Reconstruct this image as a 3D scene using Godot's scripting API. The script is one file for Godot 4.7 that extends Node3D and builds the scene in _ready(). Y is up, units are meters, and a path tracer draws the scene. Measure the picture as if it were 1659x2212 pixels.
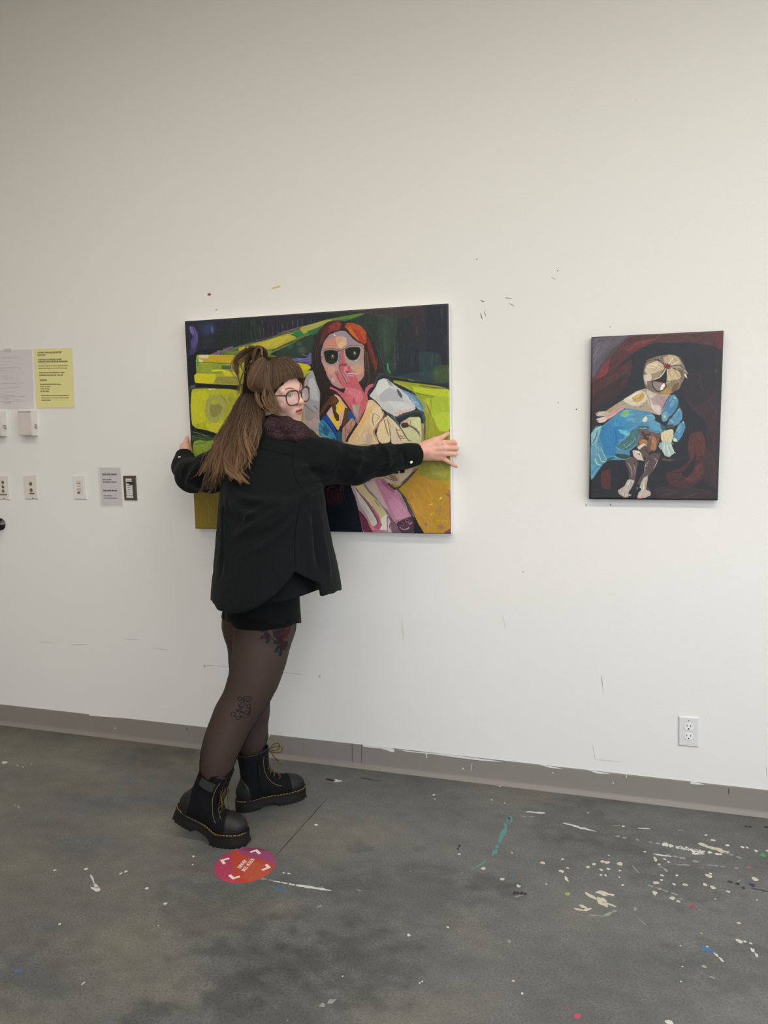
extends Node3D
# A woman in a black corduroy overshirt hugging a painting on a studio wall. Wall face at z = 0, room towards +z, floor at y = 0.

const FOCAL := 1619.9
const EYE := Vector3(0.0, 1.5, 2.9747)
var cam_basis := Basis()
var rng := RandomNumberGenerator.new()
var noise := FastNoiseLite.new()
var used := {}

func _ready():
	rng.seed = 7
	noise.seed = 11
	noise.frequency = 1.0
	noise.fractal_octaves = 3
	# --- camera
	cam_basis = Basis(Vector3.UP, 0.2897) * Basis(Vector3.RIGHT, -0.1182) * Basis(Vector3.BACK, -0.0161)
	var cam := Camera3D.new()
	cam.name = "camera"
	cam.fov = rad_to_deg(2.0 * atan(1106.0 / FOCAL))
	cam.near = 0.05
	cam.far = 60.0
	cam.transform = Transform3D(cam_basis, EYE)
	add_child(cam)
	cam.current = true
	#CROP
	# --- sky, exposure
	var env := Environment.new()
	env.background_mode = Environment.BG_SKY
	var sky := Sky.new()
	var psm := ProceduralSkyMaterial.new()
	psm.sky_top_color = Color(0.70, 0.75, 0.82)
	psm.sky_horizon_color = Color(0.88, 0.89, 0.9)
	psm.ground_bottom_color = Color(0.35, 0.34, 0.33)
	psm.ground_horizon_color = Color(0.7, 0.7, 0.7)
	psm.sky_energy_multiplier = 2.2
	sky.sky_material = psm
	env.sky = sky
	env.tonemap_mode = Environment.TONE_MAPPER_LINEAR
	env.tonemap_exposure = 1.29
	env.sdfgi_enabled = true
	env.ssao_enabled = true
	env.ssil_enabled = true
	var we := WorldEnvironment.new()
	we.name = "world_environment"
	we.environment = env
	add_child(we)
	# --- large lights: rows of ceiling lamps (their fittings are built with the ceiling)
	for k in LAMPS.size():
		var al := AreaLight3D.new()
		al.name = "ceiling_lamp_light"
		al.area_size = Vector2(LAMPS[k][2], 0.3)
		al.light_energy = LAMPS[k][3]
		al.light_color = LAMPS[k][4]
		al.area_range = 14.0
		al.area_attenuation = 2.0
		al.shadow_enabled = true
		al.position = Vector3(LAMPS[k][0], CEIL - 0.13, LAMPS[k][1])
		al.rotation.x = -PI / 2
		add_child(al, true)
	build_room()
	build_wall_fittings()
	build_paintings()
	build_floor_marks()
	build_person()
	for n in find_children("*", "GeometryInstance3D", true, false):
		n.cast_shadow = GeometryInstance3D.SHADOW_CASTING_SETTING_ON

# ------------------------------------------------------------------ helpers
func ray(px: float, py: float) -> Vector3:
	return cam_basis * Vector3((px - 829.5) / FOCAL, (1106.0 - py) / FOCAL, -1.0)

func at(px: float, py: float, z: float) -> Vector3:   # the point of the plane z that the photograph shows at this pixel
	var d := ray(px, py)
	return EYE + d * ((z - EYE.z) / d.z)

func on_floor(px: float, py: float, y := 0.0) -> Vector3:
	var d := ray(px, py)
	return EYE + d * ((y - EYE.y) / d.y)

func numbered(called: String) -> String:
	var n: int = used.get(called, 0)
	used[called] = n + 1
	return called if n == 0 else "%s_%03d" % [called, n]

func thing(called: String, label: String, category: String, where := Vector3.ZERO, group := "") -> Node3D:
	var o := Node3D.new()
	o.name = numbered(called)
	add_child(o)
	o.position = where
	tag(o, label, category, group)
	return o

func tag(o: Node, label: String, category := "", group := "") -> void:
	o.set_meta("label", label)
	if category:
		o.set_meta("category", category)
	if group:
		o.set_meta("group", group)

func part(called: String, m: Mesh, mat: Material, parent: Node, where := Vector3.ZERO) -> MeshInstance3D:
	var o := MeshInstance3D.new()
	o.name = called if parent != self else numbered(called)
	o.mesh = m
	o.material_override = mat
	o.position = where
	parent.add_child(o, true)
	return o

func struct(called: String, m: Mesh, mat: Material, label := "") -> MeshInstance3D:
	var o := part(called, m, mat, self)
	o.set_meta("kind", "structure")
	if label:
		o.set_meta("label", label)
	return o

func mat(c: Color, rough := 0.7, spec := 0.5) -> StandardMaterial3D:
	var m := StandardMaterial3D.new()
	m.albedo_color = c
	m.roughness = rough
	m.metallic_specular = spec
	return m

func vmat(rough := 0.7, spec := 0.5) -> StandardMaterial3D:   # colours come from the vertices
	var m := mat(Color.WHITE, rough, spec)
	m.vertex_color_use_as_albedo = true
	return m

func lin(c: Color) -> Color:
	return c.srgb_to_linear()

# A mesh under construction: triangles are given counter-clockwise as seen from outside.
class MB:
	var v := PackedVector3Array()
	var i := PackedInt32Array()
	var uv := PackedVector2Array()
	var c := PackedColorArray()

	func quad(a: Vector3, b: Vector3, cc: Vector3, d: Vector3) -> void:   # flat, its own corners
		var n := v.size()
		v.append_array(PackedVector3Array([a, b, cc, d]))
		i.append_array(PackedInt32Array([n, n + 1, n + 2, n, n + 2, n + 3]))

	func tri(a: Vector3, b: Vector3, cc: Vector3) -> void:
		var n := v.size()
		v.append_array(PackedVector3Array([a, b, cc]))
		i.append_array(PackedInt32Array([n, n + 1, n + 2]))

	func box(lo: Vector3, hi: Vector3) -> void:
		quad(Vector3(lo.x, lo.y, hi.z), Vector3(hi.x, lo.y, hi.z), hi, Vector3(lo.x, hi.y, hi.z))
		quad(Vector3(hi.x, lo.y, lo.z), lo, Vector3(lo.x, hi.y, lo.z), Vector3(hi.x, hi.y, lo.z))
		quad(Vector3(hi.x, lo.y, hi.z), Vector3(hi.x, lo.y, lo.z), Vector3(hi.x, hi.y, lo.z), hi)
		quad(lo, Vector3(lo.x, lo.y, hi.z), Vector3(lo.x, hi.y, hi.z), Vector3(lo.x, hi.y, lo.z))
		quad(Vector3(lo.x, hi.y, hi.z), hi, Vector3(hi.x, hi.y, lo.z), Vector3(lo.x, hi.y, lo.z))
		quad(lo, Vector3(hi.x, lo.y, lo.z), Vector3(hi.x, lo.y, hi.z), Vector3(lo.x, lo.y, hi.z))

	# rings of equal length joined into a skin; ring order such that (next point of the ring) x (next ring) points outwards
	func loft(rings: Array, closed := true, cap_first := false, cap_last := false, uv_scale := Vector2.ZERO) -> void:
		var n0 := v.size()
		var m: int = rings[0].size()
		for a in rings.size():
			v.append_array(PackedVector3Array(rings[a]))
			if uv_scale != Vector2.ZERO:
				for b in m:
					uv.append(Vector2(float(b) / m * uv_scale.x, float(a) / (rings.size() - 1) * uv_scale.y))
		var last := m if closed else m - 1
		for a in rings.size() - 1:
			for b in last:
				var p := n0 + a * m + b
				var q := n0 + a * m + (b + 1) % m
				i.append_array(PackedInt32Array([p, q, q + m, p, q + m, p + m]))
		for cap in 2:
			if (cap == 0 and cap_first) or (cap == 1 and cap_last):
				var ring: Array = rings[0] if cap == 0 else rings[-1]
				var mid := Vector3.ZERO
				for p in ring:
					mid += p
				mid /= m
				var k := v.size()
				v.append(mid)
				v.append_array(PackedVector3Array(ring))
				if uv_scale != Vector2.ZERO:
					for b in m + 1:
						uv.append(Vector2(0.5, 0.5))
				for b in m:
					var s := k + 1 + b
					var t := k + 1 + (b + 1) % m
					i.append_array(PackedInt32Array([k, t, s] if cap == 0 else [k, s, t]))

	func tube(path: Array, radii: Array, sides := 8, caps := true, flat := 1.0, up := Vector3.UP) -> void:
		var rings := []
		var side := Vector3.ZERO
		for a in path.size():
			var d: Vector3 = (path[mini(a + 1, path.size() - 1)] - path[maxi(a - 1, 0)]).normalized()
			if a == 0:
				side = d.cross(up)
				if side.length() < 0.05:
					side = d.cross(Vector3(0.3, 0.1, 1))
			side = (side - d * side.dot(d)).normalized()
			var other := side.cross(d) * flat
			var ring := []
			var r: float = radii[a] if radii.size() > 1 else radii[0]
			for b in sides:
				var t := TAU * b / sides
				ring.append(path[a] + (side * cos(t) - other * sin(t)) * r)
			rings.append(ring)
		loft(rings, true, caps, caps)

	func paint(col: Color) -> void:   # colours the vertices added since the last call
		while c.size() < v.size():
			c.append(col)

	func put(t: Transform3D, from := 0) -> void:
		for k in range(from, v.size()):
			v[k] = t * v[k]

	func mesh(smooth := true, crease := 0.0) -> ArrayMesh:
		var vv := v
		var ii := i
		var uu := uv
		var cc := c
		if crease > 0.0:
			smooth = false
		var nn := PackedVector3Array()
		if smooth:
			nn.resize(v.size())
			for k in range(0, i.size(), 3):
				var a := i[k]
				var b := i[k + 1]
				var d := i[k + 2]
				var n := (v[b] - v[a]).cross(v[d] - v[a])
				nn[a] += n
				nn[b] += n
				nn[d] += n
			for k in nn.size():
				nn[k] = nn[k].normalized() if nn[k].length_squared() > 1e-20 else Vector3.UP
		else:
			vv = PackedVector3Array()
			uu = PackedVector2Array()
			cc = PackedColorArray()
			ii = PackedInt32Array()
			var fn := PackedVector3Array()
			var touch := {}
			for k in range(0, i.size(), 3):
				var n := (v[i[k + 1]] - v[i[k]]).cross(v[i[k + 2]] - v[i[k]])
				fn.append(n)
				if crease > 0.0:
					for s in 3:
						var key := Vector3i((v[i[k + s]] * 20000.0).round())
						if not touch.has(key):
							touch[key] = PackedInt32Array()
						touch[key].append(k / 3)
			var lim := cos(crease)
			for k in range(0, i.size(), 3):
				var f := fn[k / 3]
				for s in 3:
					vv.append(v[i[k + s]])
					if uv.size():
						uu.append(uv[i[k + s]])
					if c.size():
						cc.append(c[i[k + s]])
					var n := f
					if crease > 0.0:
						n = Vector3.ZERO
						var fu := f.normalized()
						for g in touch[Vector3i((v[i[k + s]] * 20000.0).round())]:
							if fn[g].normalized().dot(fu) > lim:
								n += fn[g]
					nn.append(n.normalized() if n.length_squared() > 1e-24 else Vector3.UP)
					ii.append(vv.size() - 1)
		var flip := PackedInt32Array()
		flip.resize(ii.size())
		for k in range(0, ii.size(), 3):
			flip[k] = ii[k]
			flip[k + 1] = ii[k + 2]
			flip[k + 2] = ii[k + 1]
		var arr := []
		arr.resize(Mesh.ARRAY_MAX)
		arr[Mesh.ARRAY_VERTEX] = vv
		arr[Mesh.ARRAY_NORMAL] = nn
		arr[Mesh.ARRAY_INDEX] = flip
		if uu.size() == vv.size():
			arr[Mesh.ARRAY_TEX_UV] = uu
		if cc.size() == vv.size():
			arr[Mesh.ARRAY_COLOR] = cc
		var out := ArrayMesh.new()
		out.add_surface_from_arrays(Mesh.PRIMITIVE_TRIANGLES, arr)
		return out

func box_mesh(lo: Vector3, hi: Vector3) -> ArrayMesh:
	var b := MB.new()
	b.box(lo, hi)
	return b.mesh(false)

# a plate in the xy plane from z = 0 to z = d, its front edge bevelled; outline counter-clockwise
func plate_into(b: MB, outline: Array, d: float, bevel: float, z0 := 0.0) -> void:
	var inner := inset(outline, bevel)
	var rings := []
	for r in [[outline, z0], [outline, z0 + d - bevel], [inner, z0 + d]]:
		var ring := []
		for p in r[0]:
			ring.append(Vector3(p.x, p.y, r[1]))
		rings.append(ring)
	b.loft(rings, true, true, true)

func plate(outline: Array, d: float, bevel: float) -> ArrayMesh:
	var b := MB.new()
	plate_into(b, outline, d, bevel)
	return b.mesh(true, 0.5)

func inset(o: Array, e: float) -> Array:
	var out := []
	var n := o.size()
	for k in n:
		var p: Vector2 = o[(k - 1 + n) % n]
		var q: Vector2 = o[k]
		var r: Vector2 = o[(k + 1) % n]
		var n1 := (q - p).normalized().orthogonal() * -1.0
		var n2 := (r - q).normalized().orthogonal() * -1.0
		var m := (n1 + n2)
		m = m / maxf(0.3, m.dot(n1)) if m.length() > 1e-6 else n1
		out.append(q + m * e)
	return out

func rect(w: float, h: float, cx := 0.0, cy := 0.0) -> Array:
	return [Vector2(cx - w / 2, cy - h / 2), Vector2(cx + w / 2, cy - h / 2), Vector2(cx + w / 2, cy + h / 2), Vector2(cx - w / 2, cy + h / 2)]

func round_rect(w: float, h: float, r: float, n := 4, cx := 0.0, cy := 0.0) -> Array:
	var out := []
	for q in 4:
		var c := Vector2((w / 2 - r) * [1, -1, -1, 1][q] + cx, (h / 2 - r) * [1, 1, -1, -1][q] + cy)
		for k in n + 1:
			out.append(c + Vector2.from_angle(PI / 2 * (q + float(k) / n)) * r)
	return out

func disc(r: float, n := 20, cx := 0.0, cy := 0.0, squash := 1.0) -> Array:
	var out := []
	for k in n:
		out.append(Vector2(cx + cos(TAU * k / n) * r, cy + sin(TAU * k / n) * r * squash))
	return out

# points of a Catmull-Rom curve through pts, n per span
func curve(pts: Array, n := 6, closed := false) -> Array:
	var out := []
	var m := pts.size()
	for k in (m if closed else m - 1):
		var p0 = pts[(k - 1 + m) % m] if closed or k > 0 else pts[0]
		var p1 = pts[k]
		var p2 = pts[(k + 1) % m]
		var p3 = pts[(k + 2) % m] if closed or k + 2 < m else pts[m - 1]
		for s in n:
			var t := float(s) / n
			out.append(0.5 * ((2.0 * p1) + (p2 - p0) * t + (2.0 * p0 - 5.0 * p1 + 4.0 * p2 - p3) * t * t + (3.0 * p1 - p0 - 3.0 * p2 + p3) * t * t * t))
	if not closed:
		out.append(pts[m - 1])
	return out

func lerp_list(list: Array, t: float) -> float:   # list of [t, value], t rising
	if t <= list[0][0]:
		return list[0][1]
	for k in list.size() - 1:
		if t <= list[k + 1][0]:
			var f: float = (t - list[k][0]) / (list[k + 1][0] - list[k][0])
			return lerpf(list[k][1], list[k + 1][1], f)
	return list[-1][1]

func lettering(text: String, height: float, font: Font, wide := 1.0, thick := 0.0006) -> ArrayMesh:
	var t := TextMesh.new()
	t.text = text
	t.font = font
	t.font_size = 48
	t.pixel_size = height / 48.0
	t.depth = thick
	t.curve_step = 4.0
	t.horizontal_alignment = HORIZONTAL_ALIGNMENT_LEFT
	var out := ArrayMesh.new()
	out.add_surface_from_arrays(Mesh.PRIMITIVE_TRIANGLES, t.get_mesh_arrays())
	return out

func font(called: String, bold := false, italic := false) -> SystemFont:
	var f := SystemFont.new()
	f.font_names = PackedStringArray([called])
	f.font_weight = 700 if bold else 400
	f.font_italic = italic
	return f

# ------------------------------------------------------------------ the room
const CEIL := 3.85
const LAMPS := [[-1.7, 2.2, 2.4, 2.5, Color(1.0, 0.96, 0.9)], [1.4, 2.2, 2.4, 4.9, Color(1.0, 0.98, 0.945)], [-1.7, 4.6, 2.4, 2.2, Color(1.0, 0.96, 0.9)], [1.4, 4.6, 2.4, 4.5, Color(1.0, 0.98, 0.945)]]
const X0 := -4.6
const X1 := 3.4
const Z1 := 6.6

func value_image(w: int, h: int, fn: Callable) -> Image:
	var data := PackedByteArray()
	data.resize(w * h * 3)
	var k := 0
	for y in h:
		for x in w:
			var c: Color = fn.call(x, y)
			data[k] = int(clampf(c.r, 0, 1) * 255.0)
			data[k + 1] = int(clampf(c.g, 0, 1) * 255.0)
			data[k + 2] = int(clampf(c.b, 0, 1) * 255.0)
			k += 3
	return Image.create_from_data(w, h, false, Image.FORMAT_RGB8, data)

func wall_plane(b: MB, x0: float, x1: float, y0: float, y1: float, z0: float, z1: float) -> void:
	b.box(Vector3(x0, y0, z0), Vector3(x1, y1, z1))

func build_room() -> void:
	var white := mat(Color(0.905, 0.9, 0.885), 0.62, 0.35)
	var grain := NoiseTexture2D.new()
	grain.width = 512
	grain.height = 512
	grain.seamless = true
	var gn := FastNoiseLite.new()
	gn.seed = 3
	gn.frequency = 0.09
	gn.fractal_octaves = 3
	grain.noise = gn
	white.heightmap_enabled = true
	white.heightmap_texture = grain
	white.heightmap_scale = 0.015
	white.uv1_triplanar = true
	white.uv1_world_triplanar = true
	white.uv1_scale = Vector3.ONE * 2.2
	struct("wall_back", box_mesh(Vector3(X0 - 0.2, -0.2, -0.2), Vector3(X1 + 0.2, CEIL + 0.2, 0.0)), white, "white painted studio wall with scuffs and old paint flecks")
	struct("wall_left", box_mesh(Vector3(X0 - 0.2, -0.2, 0.0), Vector3(X0, CEIL + 0.2, Z1)), mat(Color(0.7, 0.67, 0.63), 0.7))
	# right wall and rear wall with window openings
	var b := MB.new()
	b.box(Vector3(X1, -0.2, 0), Vector3(X1 + 0.2, 1.0, Z1))
	b.box(Vector3(X1, 2.9, 0), Vector3(X1 + 0.2, CEIL + 0.2, Z1))
	b.box(Vector3(X1, 1.0, 0), Vector3(X1 + 0.2, 2.9, 1.2))
	b.box(Vector3(X1, 1.0, 5.6), Vector3(X1 + 0.2, 2.9, Z1))
	struct("wall_right", b.mesh(false), white)
	b = MB.new()
	b.box(Vector3(X0 - 0.2, -0.2, Z1), Vector3(X1 + 0.2, 0.9, Z1 + 0.2))
	b.box(Vector3(X0 - 0.2, 3.1, Z1), Vector3(X1 + 0.2, CEIL + 0.2, Z1 + 0.2))
	b.box(Vector3(X0 - 0.2, 0.9, Z1), Vector3(-0.6, 3.1, Z1 + 0.2))
	b.box(Vector3(2.8, 0.9, Z1), Vector3(X1 + 0.2, 3.1, Z1 + 0.2))
	struct("wall_front", b.mesh(false), white)
	struct("ceiling", box_mesh(Vector3(X0 - 0.2, CEIL, -0.2), Vector3(X1 + 0.2, CEIL + 0.2, Z1 + 0.2)), white)
	window("window_1", Vector3(X1 + 0.1, 1.95, 3.4), Vector2(4.4, 1.9), PI / 2, 4)
	window("window_2", Vector3(1.1, 2.0, Z1 + 0.1), Vector2(3.4, 2.2), 0.0, 3)
	for k in LAMPS.size():
		var t := thing("ceiling_lamp", ["long ceiling lamp above the left of the wall, nearer the wall", "long ceiling lamp above the right of the wall, nearer the wall", "long ceiling lamp on the left, farther from the wall", "long ceiling lamp on the right, farther from the wall"][k], "lamp", Vector3(LAMPS[k][0], CEIL, LAMPS[k][1]), "ceiling lamps")
		var w: float = LAMPS[k][2]
		b = MB.new()
		b.box(Vector3(-w / 2 - 0.03, -0.1, -0.18), Vector3(w / 2 + 0.03, 0.0, 0.18))
		part("housing", b.mesh(false), mat(Color(0.85, 0.85, 0.85), 0.5), t)
		var glow := mat(Color(0.9, 0.9, 0.9), 0.5)
		glow.emission_enabled = true
		glow.emission = LAMPS[k][4]
		glow.emission_energy_multiplier = 1.5
		part("diffuser", box_mesh(Vector3(-w / 2, -0.115, -0.15), Vector3(w / 2, -0.1, 0.15)), glow, t)
	build_floor()
	build_baseboard()

func window(called: String, where: Vector3, size: Vector2, turn: float, panes: int) -> void:
	var o := Node3D.new()
	o.name = called
	o.set_meta("kind", "structure")
	o.position = where
	o.rotation.y = turn
	add_child(o)
	var b := MB.new()
	var w := size.x / 2
	var h := size.y / 2
	for k in panes + 1:
		var x := -w + size.x * k / panes
		b.box(Vector3(x - 0.03, -h, -0.04), Vector3(x + 0.03, h, 0.04))
	for y in [-h, h]:
		b.box(Vector3(-w, y - 0.03, -0.045), Vector3(w, y + 0.03, 0.045))
	part("window_frame", b.mesh(false), mat(Color(0.3, 0.3, 0.31), 0.5), o)
	var glass := mat(Color(0.9, 0.95, 0.95, 0.06), 0.02)
	glass.transparency = BaseMaterial3D.TRANSPARENCY_ALPHA
	for k in panes:
		var x := -w + size.x * (k + 0.5) / panes
		part("pane", box_mesh(Vector3(x - size.x / panes / 2 + 0.03, -h + 0.03, -0.004), Vector3(x + size.x / panes / 2 - 0.03, h - 0.03, 0.004)), glass, o)

const FLOOR_X := -3.4
const FLOOR_W := 4.4
const FLOOR_D := 2.2

func build_floor() -> void:
	# sealed concrete: fine grain, trowel clouds, dark worn stains
	var a := FastNoiseLite.new()
	a.seed = 2
	a.frequency = 1.0
	a.fractal_octaves = 4
	var stains := []
	for e in [[1050, 1905, 0.10, 0.16], [905, 1830, 0.05, 0.13], [1310, 1830, 0.16, 0.12], [1480, 1905, 0.2, 0.12], [1110, 1930, 0.07, 0.12], [760, 2080, 0.25, 0.12], [500, 2140, 0.12, 0.14], [350, 1630, 0.2, 0.14], [1230, 1770, 0.25, 0.1], [780, 1830, 0.06, 0.15], [320, 2200, 0.08, 0.2], [880, 1935, 0.3, 0.08], [1560, 2080, 0.2, 0.1], [470, 1960, 0.3, 0.08], [600, 2120, 0.35, 0.09], [100, 2100, 0.2, 0.08]]:
		var p := on_floor(e[0], e[1])
		stains.append([p.x, p.z, e[2], e[3]])
	var w := 1920
	var h := 960
	var img := value_image(w, h, func(px: int, py: int) -> Color:
		var x := FLOOR_X + (px + 0.5) / w * FLOOR_W
		var z := (py + 0.5) / h * FLOOR_D
		var big := a.get_noise_2d(x * 1.6 + 9.0, z * 2.2)
		var mid := a.get_noise_2d(x * 9.0, z * 13.0 + 40.0)
		var fine := a.get_noise_2d(x * 95.0, z * 120.0 + 200.0)
		var v := 0.39 + big * 0.05 + mid * 0.03
		for s in stains:
			var d: float = Vector2(x - s[0], (z - s[1]) * 1.3).length() / s[2] + mid * 0.6
			if d < 1.0:
				v -= s[3] * 0.26 * smoothstep(1.0, 0.4, d)
		v += fine * 0.075 * (1.0 + 1.2 * maxf(mid, 0.0))
		if fine > 0.34:
			v -= (fine - 0.34) * 0.25
		var warm := clampf(0.5 - x * 0.3 - 0.6 + big * 0.8, 0.0, 1.0)
		return Color(v * lerpf(0.99, 1.03, warm), v * lerpf(1.0, 1.01, warm), v * lerpf(0.985, 0.9, warm)))
	var m := mat(Color.WHITE, 0.4, 0.42)
	m.albedo_texture = ImageTexture.create_from_image(img)
	var rough := NoiseTexture2D.new()
	rough.width = 512
	rough.height = 512
	rough.seamless = true
	var rn := FastNoiseLite.new()
	rn.seed = 8
	rn.frequency = 0.02
	rn.fractal_octaves = 5
	rough.noise = rn
	var ramp := Gradient.new()
	ramp.set_color(0, Color(0.3, 0.3, 0.3))
	ramp.set_color(1, Color(0.62, 0.62, 0.62))
	rough.color_ramp = ramp
	m.roughness = 1.0
	m.roughness_texture = rough
	var b := MB.new()
	b.box(Vector3(X0 - 0.2, -0.2, -0.2), Vector3(X1 + 0.2, 0.0, Z1 + 0.2))
	for v in b.v:
		b.uv.append(Vector2((v.x - FLOOR_X) / FLOOR_W, v.z / FLOOR_D))
	struct("floor", b.mesh(false), m, "dark grey sealed concrete floor with paint spatter")

func build_baseboard() -> void:
	var b := MB.new()
	var prof := [Vector2(0, 0), Vector2(0.017, 0), Vector2(0.016, 0.004), Vector2(0.009, 0.014), Vector2(0.005, 0.024), Vector2(0.004, 0.1), Vector2(0.002, 0.104), Vector2(0, 0.104)]
	var rings := []
	for x in [X0, X1]:
		var r := []
		for p in prof:
			r.append(Vector3(x, p.y, p.x))
		rings.append(r)
	b.loft(rings, true, true, true)
	struct("baseboard_back", b.mesh(true, 0.6), mat(Color(0.535, 0.508, 0.485), 0.5), "taupe rubber baseboard with a cove toe and paint chips")



# ------------------------------------------------------------------ the canvases
class Canvas:
	var w: int
	var h: int
	var px := PackedFloat32Array()
	var grit := PackedFloat32Array()
	var stamp := PackedInt32Array()
	var stamps := 0
	var dice := RandomNumberGenerator.new()

	func _init(ww: int, hh: int) -> void:
		w = ww
		dice.seed = ww
		h = hh
		px.resize(w * h * 3)
		stamp.resize(w * h)
		var g := FastNoiseLite.new()
		g.seed = 5
		g.frequency = 1.0
		g.fractal_octaves = 1
		grit.resize(256 * 256)
		for y in 256:
			for x in 256:
				grit[y * 256 + x] = g.get_noise_2d(x * 0.045, y * 0.5) + 0.5 * g.get_noise_2d(x * 0.12, y * 1.3 + 400.0)

	func fill(c: Color) -> void:
		for k in w * h:
			px[k * 3] = c.r
			px[k * 3 + 1] = c.g
			px[k * 3 + 2] = c.b

	func dab(x: int, y: int, c: Color, a: float, shade: float) -> void:
		var k := (y * w + x) * 3
		px[k] = lerpf(px[k], c.r + shade, a)
		px[k + 1] = lerpf(px[k + 1], c.g + shade, a)
		px[k + 2] = lerpf(px[k + 2], c.b + shade, a)

	func patch(pts: PackedVector2Array, c: Color, alpha: float, amp: float, deg: float) -> void:
		var lo := pts[0]
		var hi := pts[0]
		for p in pts:
			lo = lo.min(p)
			hi = hi.max(p)
		var ca := cos(deg_to_rad(deg))
		var sa := sin(deg_to_rad(deg))
		var n := pts.size()
		for y in range(maxi(0, int(lo.y)), mini(h, int(hi.y) + 1)):
			var yy := y + 0.5
			var cuts := []
			for k in n:
				var p := pts[k]
				var q := pts[(k + 1) % n]
				if (p.y <= yy) != (q.y <= yy):
					cuts.append(p.x + (yy - p.y) / (q.y - p.y) * (q.x - p.x))
			cuts.sort()
			for k in range(0, cuts.size() - 1, 2):
				var j := grit[(int(y * 0.6) & 255) * 256 + (int(cuts[k]) & 255)] * 1.3
				var x0 := maxf(0.0, cuts[k] + j)
				var x1 := minf(w, cuts[k + 1] + j)
				for x in range(int(x0), mini(w, int(x1) + 1)):
					var cover := clampf(x + 1.0 - x0, 0, 1) * clampf(x1 - x, 0, 1)
					var u := int(x * ca + y * sa + 4096.0) & 255
					var v := int(-x * sa + y * ca + 4096.0) & 255
					var g := grit[v * 256 + u]
					dab(x, y, c, alpha * cover, g * amp)

	func stroke(pts: Array, wide: float, c: Color, alpha: float) -> void:
		stamps += 1
		var r := maxf(wide * 0.5, 0.6)
		var along := 0.0
		var seed := stamps * 37
		var total := 0.0
		for k in pts.size() - 1:
			total += pts[k].distance_to(pts[k + 1])
		for k in pts.size() - 1:
			var p: Vector2 = pts[k]
			var q: Vector2 = pts[k + 1]
			var len := p.distance_to(q)
			if len < 0.01:
				continue
			var d := (q - p) / len
			for y in range(maxi(0, int(minf(p.y, q.y) - r)), mini(h, int(maxf(p.y, q.y) + r) + 2)):
				for x in range(maxi(0, int(minf(p.x, q.x) - r)), mini(w, int(maxf(p.x, q.x) + r) + 2)):
					if stamp[y * w + x] == stamps:
						continue
					var e := Vector2(x + 0.5, y + 0.5) - p
					var t := clampf(e.dot(d), 0, len)
					var off := (e - d * t).length()
					if off > r:
						continue
					var f := (along + t) / maxf(total, 1.0)
					var rr := r * (0.75 + 0.25 * sin(PI * clampf(f * 0.9 + 0.1, 0, 1)))
					var side := e.dot(Vector2(-d.y, d.x))
					var g := grit[(int(side * 3.0) + seed & 255) * 256 + (int(along + t) + seed & 255)]
					var a := clampf((rr - off) * 0.9 + 0.35, 0, 1) * clampf(1.0 + g * 0.9 - maxf(0.0, f - 0.75) * 1.6, 0.15, 1.0)
					stamp[y * w + x] = stamps
					dab(x, y, c, alpha * a, g * 0.1)
			along += len

	func soft(c: Color, alpha: float, m: Vector2, r: Vector2) -> void:
		for y in range(maxi(0, int(m.y - r.y)), mini(h, int(m.y + r.y) + 1)):
			for x in range(maxi(0, int(m.x - r.x)), mini(w, int(m.x + r.x) + 1)):
				var d := Vector2((x - m.x) / r.x, (y - m.y) / r.y).length()
				if d < 1.0:
					var g := grit[(y * 2 & 255) * 256 + (x & 255)]
					dab(x, y, c, alpha * smoothstep(1.0, 0.35, d + g * 0.25), g * 0.05)

	func touches(ring: PackedVector2Array, c: Color, deg: float, amp: float) -> void:   # loose brush touches within a patch
		var lo := ring[0]
		var hi := ring[0]
		for p in ring:
			lo = lo.min(p)
			hi = hi.max(p)
		lo = lo.clamp(Vector2.ZERO, Vector2(w, h))
		hi = hi.clamp(Vector2.ZERO, Vector2(w, h))
		var size := hi - lo
		var n := mini(130, int(size.x * size.y / (330.0 if amp < 0.075 else 120.0)))
		if n < 4:
			return
		for k in n:
			var p := lo + Vector2(dice.randf(), dice.randf()) * size
			var d := Vector2.from_angle(deg_to_rad(deg) + dice.randf_range(-0.35, 0.35)) * dice.randf_range(5.0, minf(32.0, size.length() * 0.2))
			if not (Geometry2D.is_point_in_polygon(p - d, ring) and Geometry2D.is_point_in_polygon(p + d, ring)):
				continue
			var v := dice.randf_range(-1.0, 1.0) * amp * (1.6 if amp < 0.075 else 2.2)
			var tint := dice.randf_range(-0.35, 0.35) * amp
			stroke([p - d, p + d.orthogonal() * dice.randf_range(-0.12, 0.12), p + d], dice.randf_range(2.0, 8.0), Color(c.r + v + tint, c.g + v, c.b + v - tint), dice.randf_range(0.3, 0.7))

	func run(text: String, gain: float) -> void:
		for l in text.split("\n", false):
			var t := l.split(" ", false)
			var c := Color.html(t[1])
			c = Color(c.r * gain, c.g * gain, c.b * gain)
			if t[0] == "F":
				fill(c)
				continue
			var head := 5 if t[0] == "P" or t[0] == "L" else 4 if t[0] == "S" else 3
			if t[0] == "C":
				soft(c, t[2].to_float(), Vector2(t[3].to_float(), t[4].to_float()), Vector2(maxf(1.0, t[5].to_float()), maxf(1.0, t[6].to_float())))
				continue
			var pts := []
			for k in range(head, t.size() - 1, 2):
				pts.append(Vector2(t[k].to_float(), t[k + 1].to_float()))
			if t[0] == "S":
				stroke(spline(pts, false), t[3].to_float(), c, t[2].to_float())
			else:
				var ring := PackedVector2Array(spline(pts, true))
				patch(ring, c, t[2].to_float(), t[3].to_float() / 380.0, t[4].to_float())
				touches(ring, c, t[4].to_float(), t[3].to_float() / 255.0)

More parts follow.
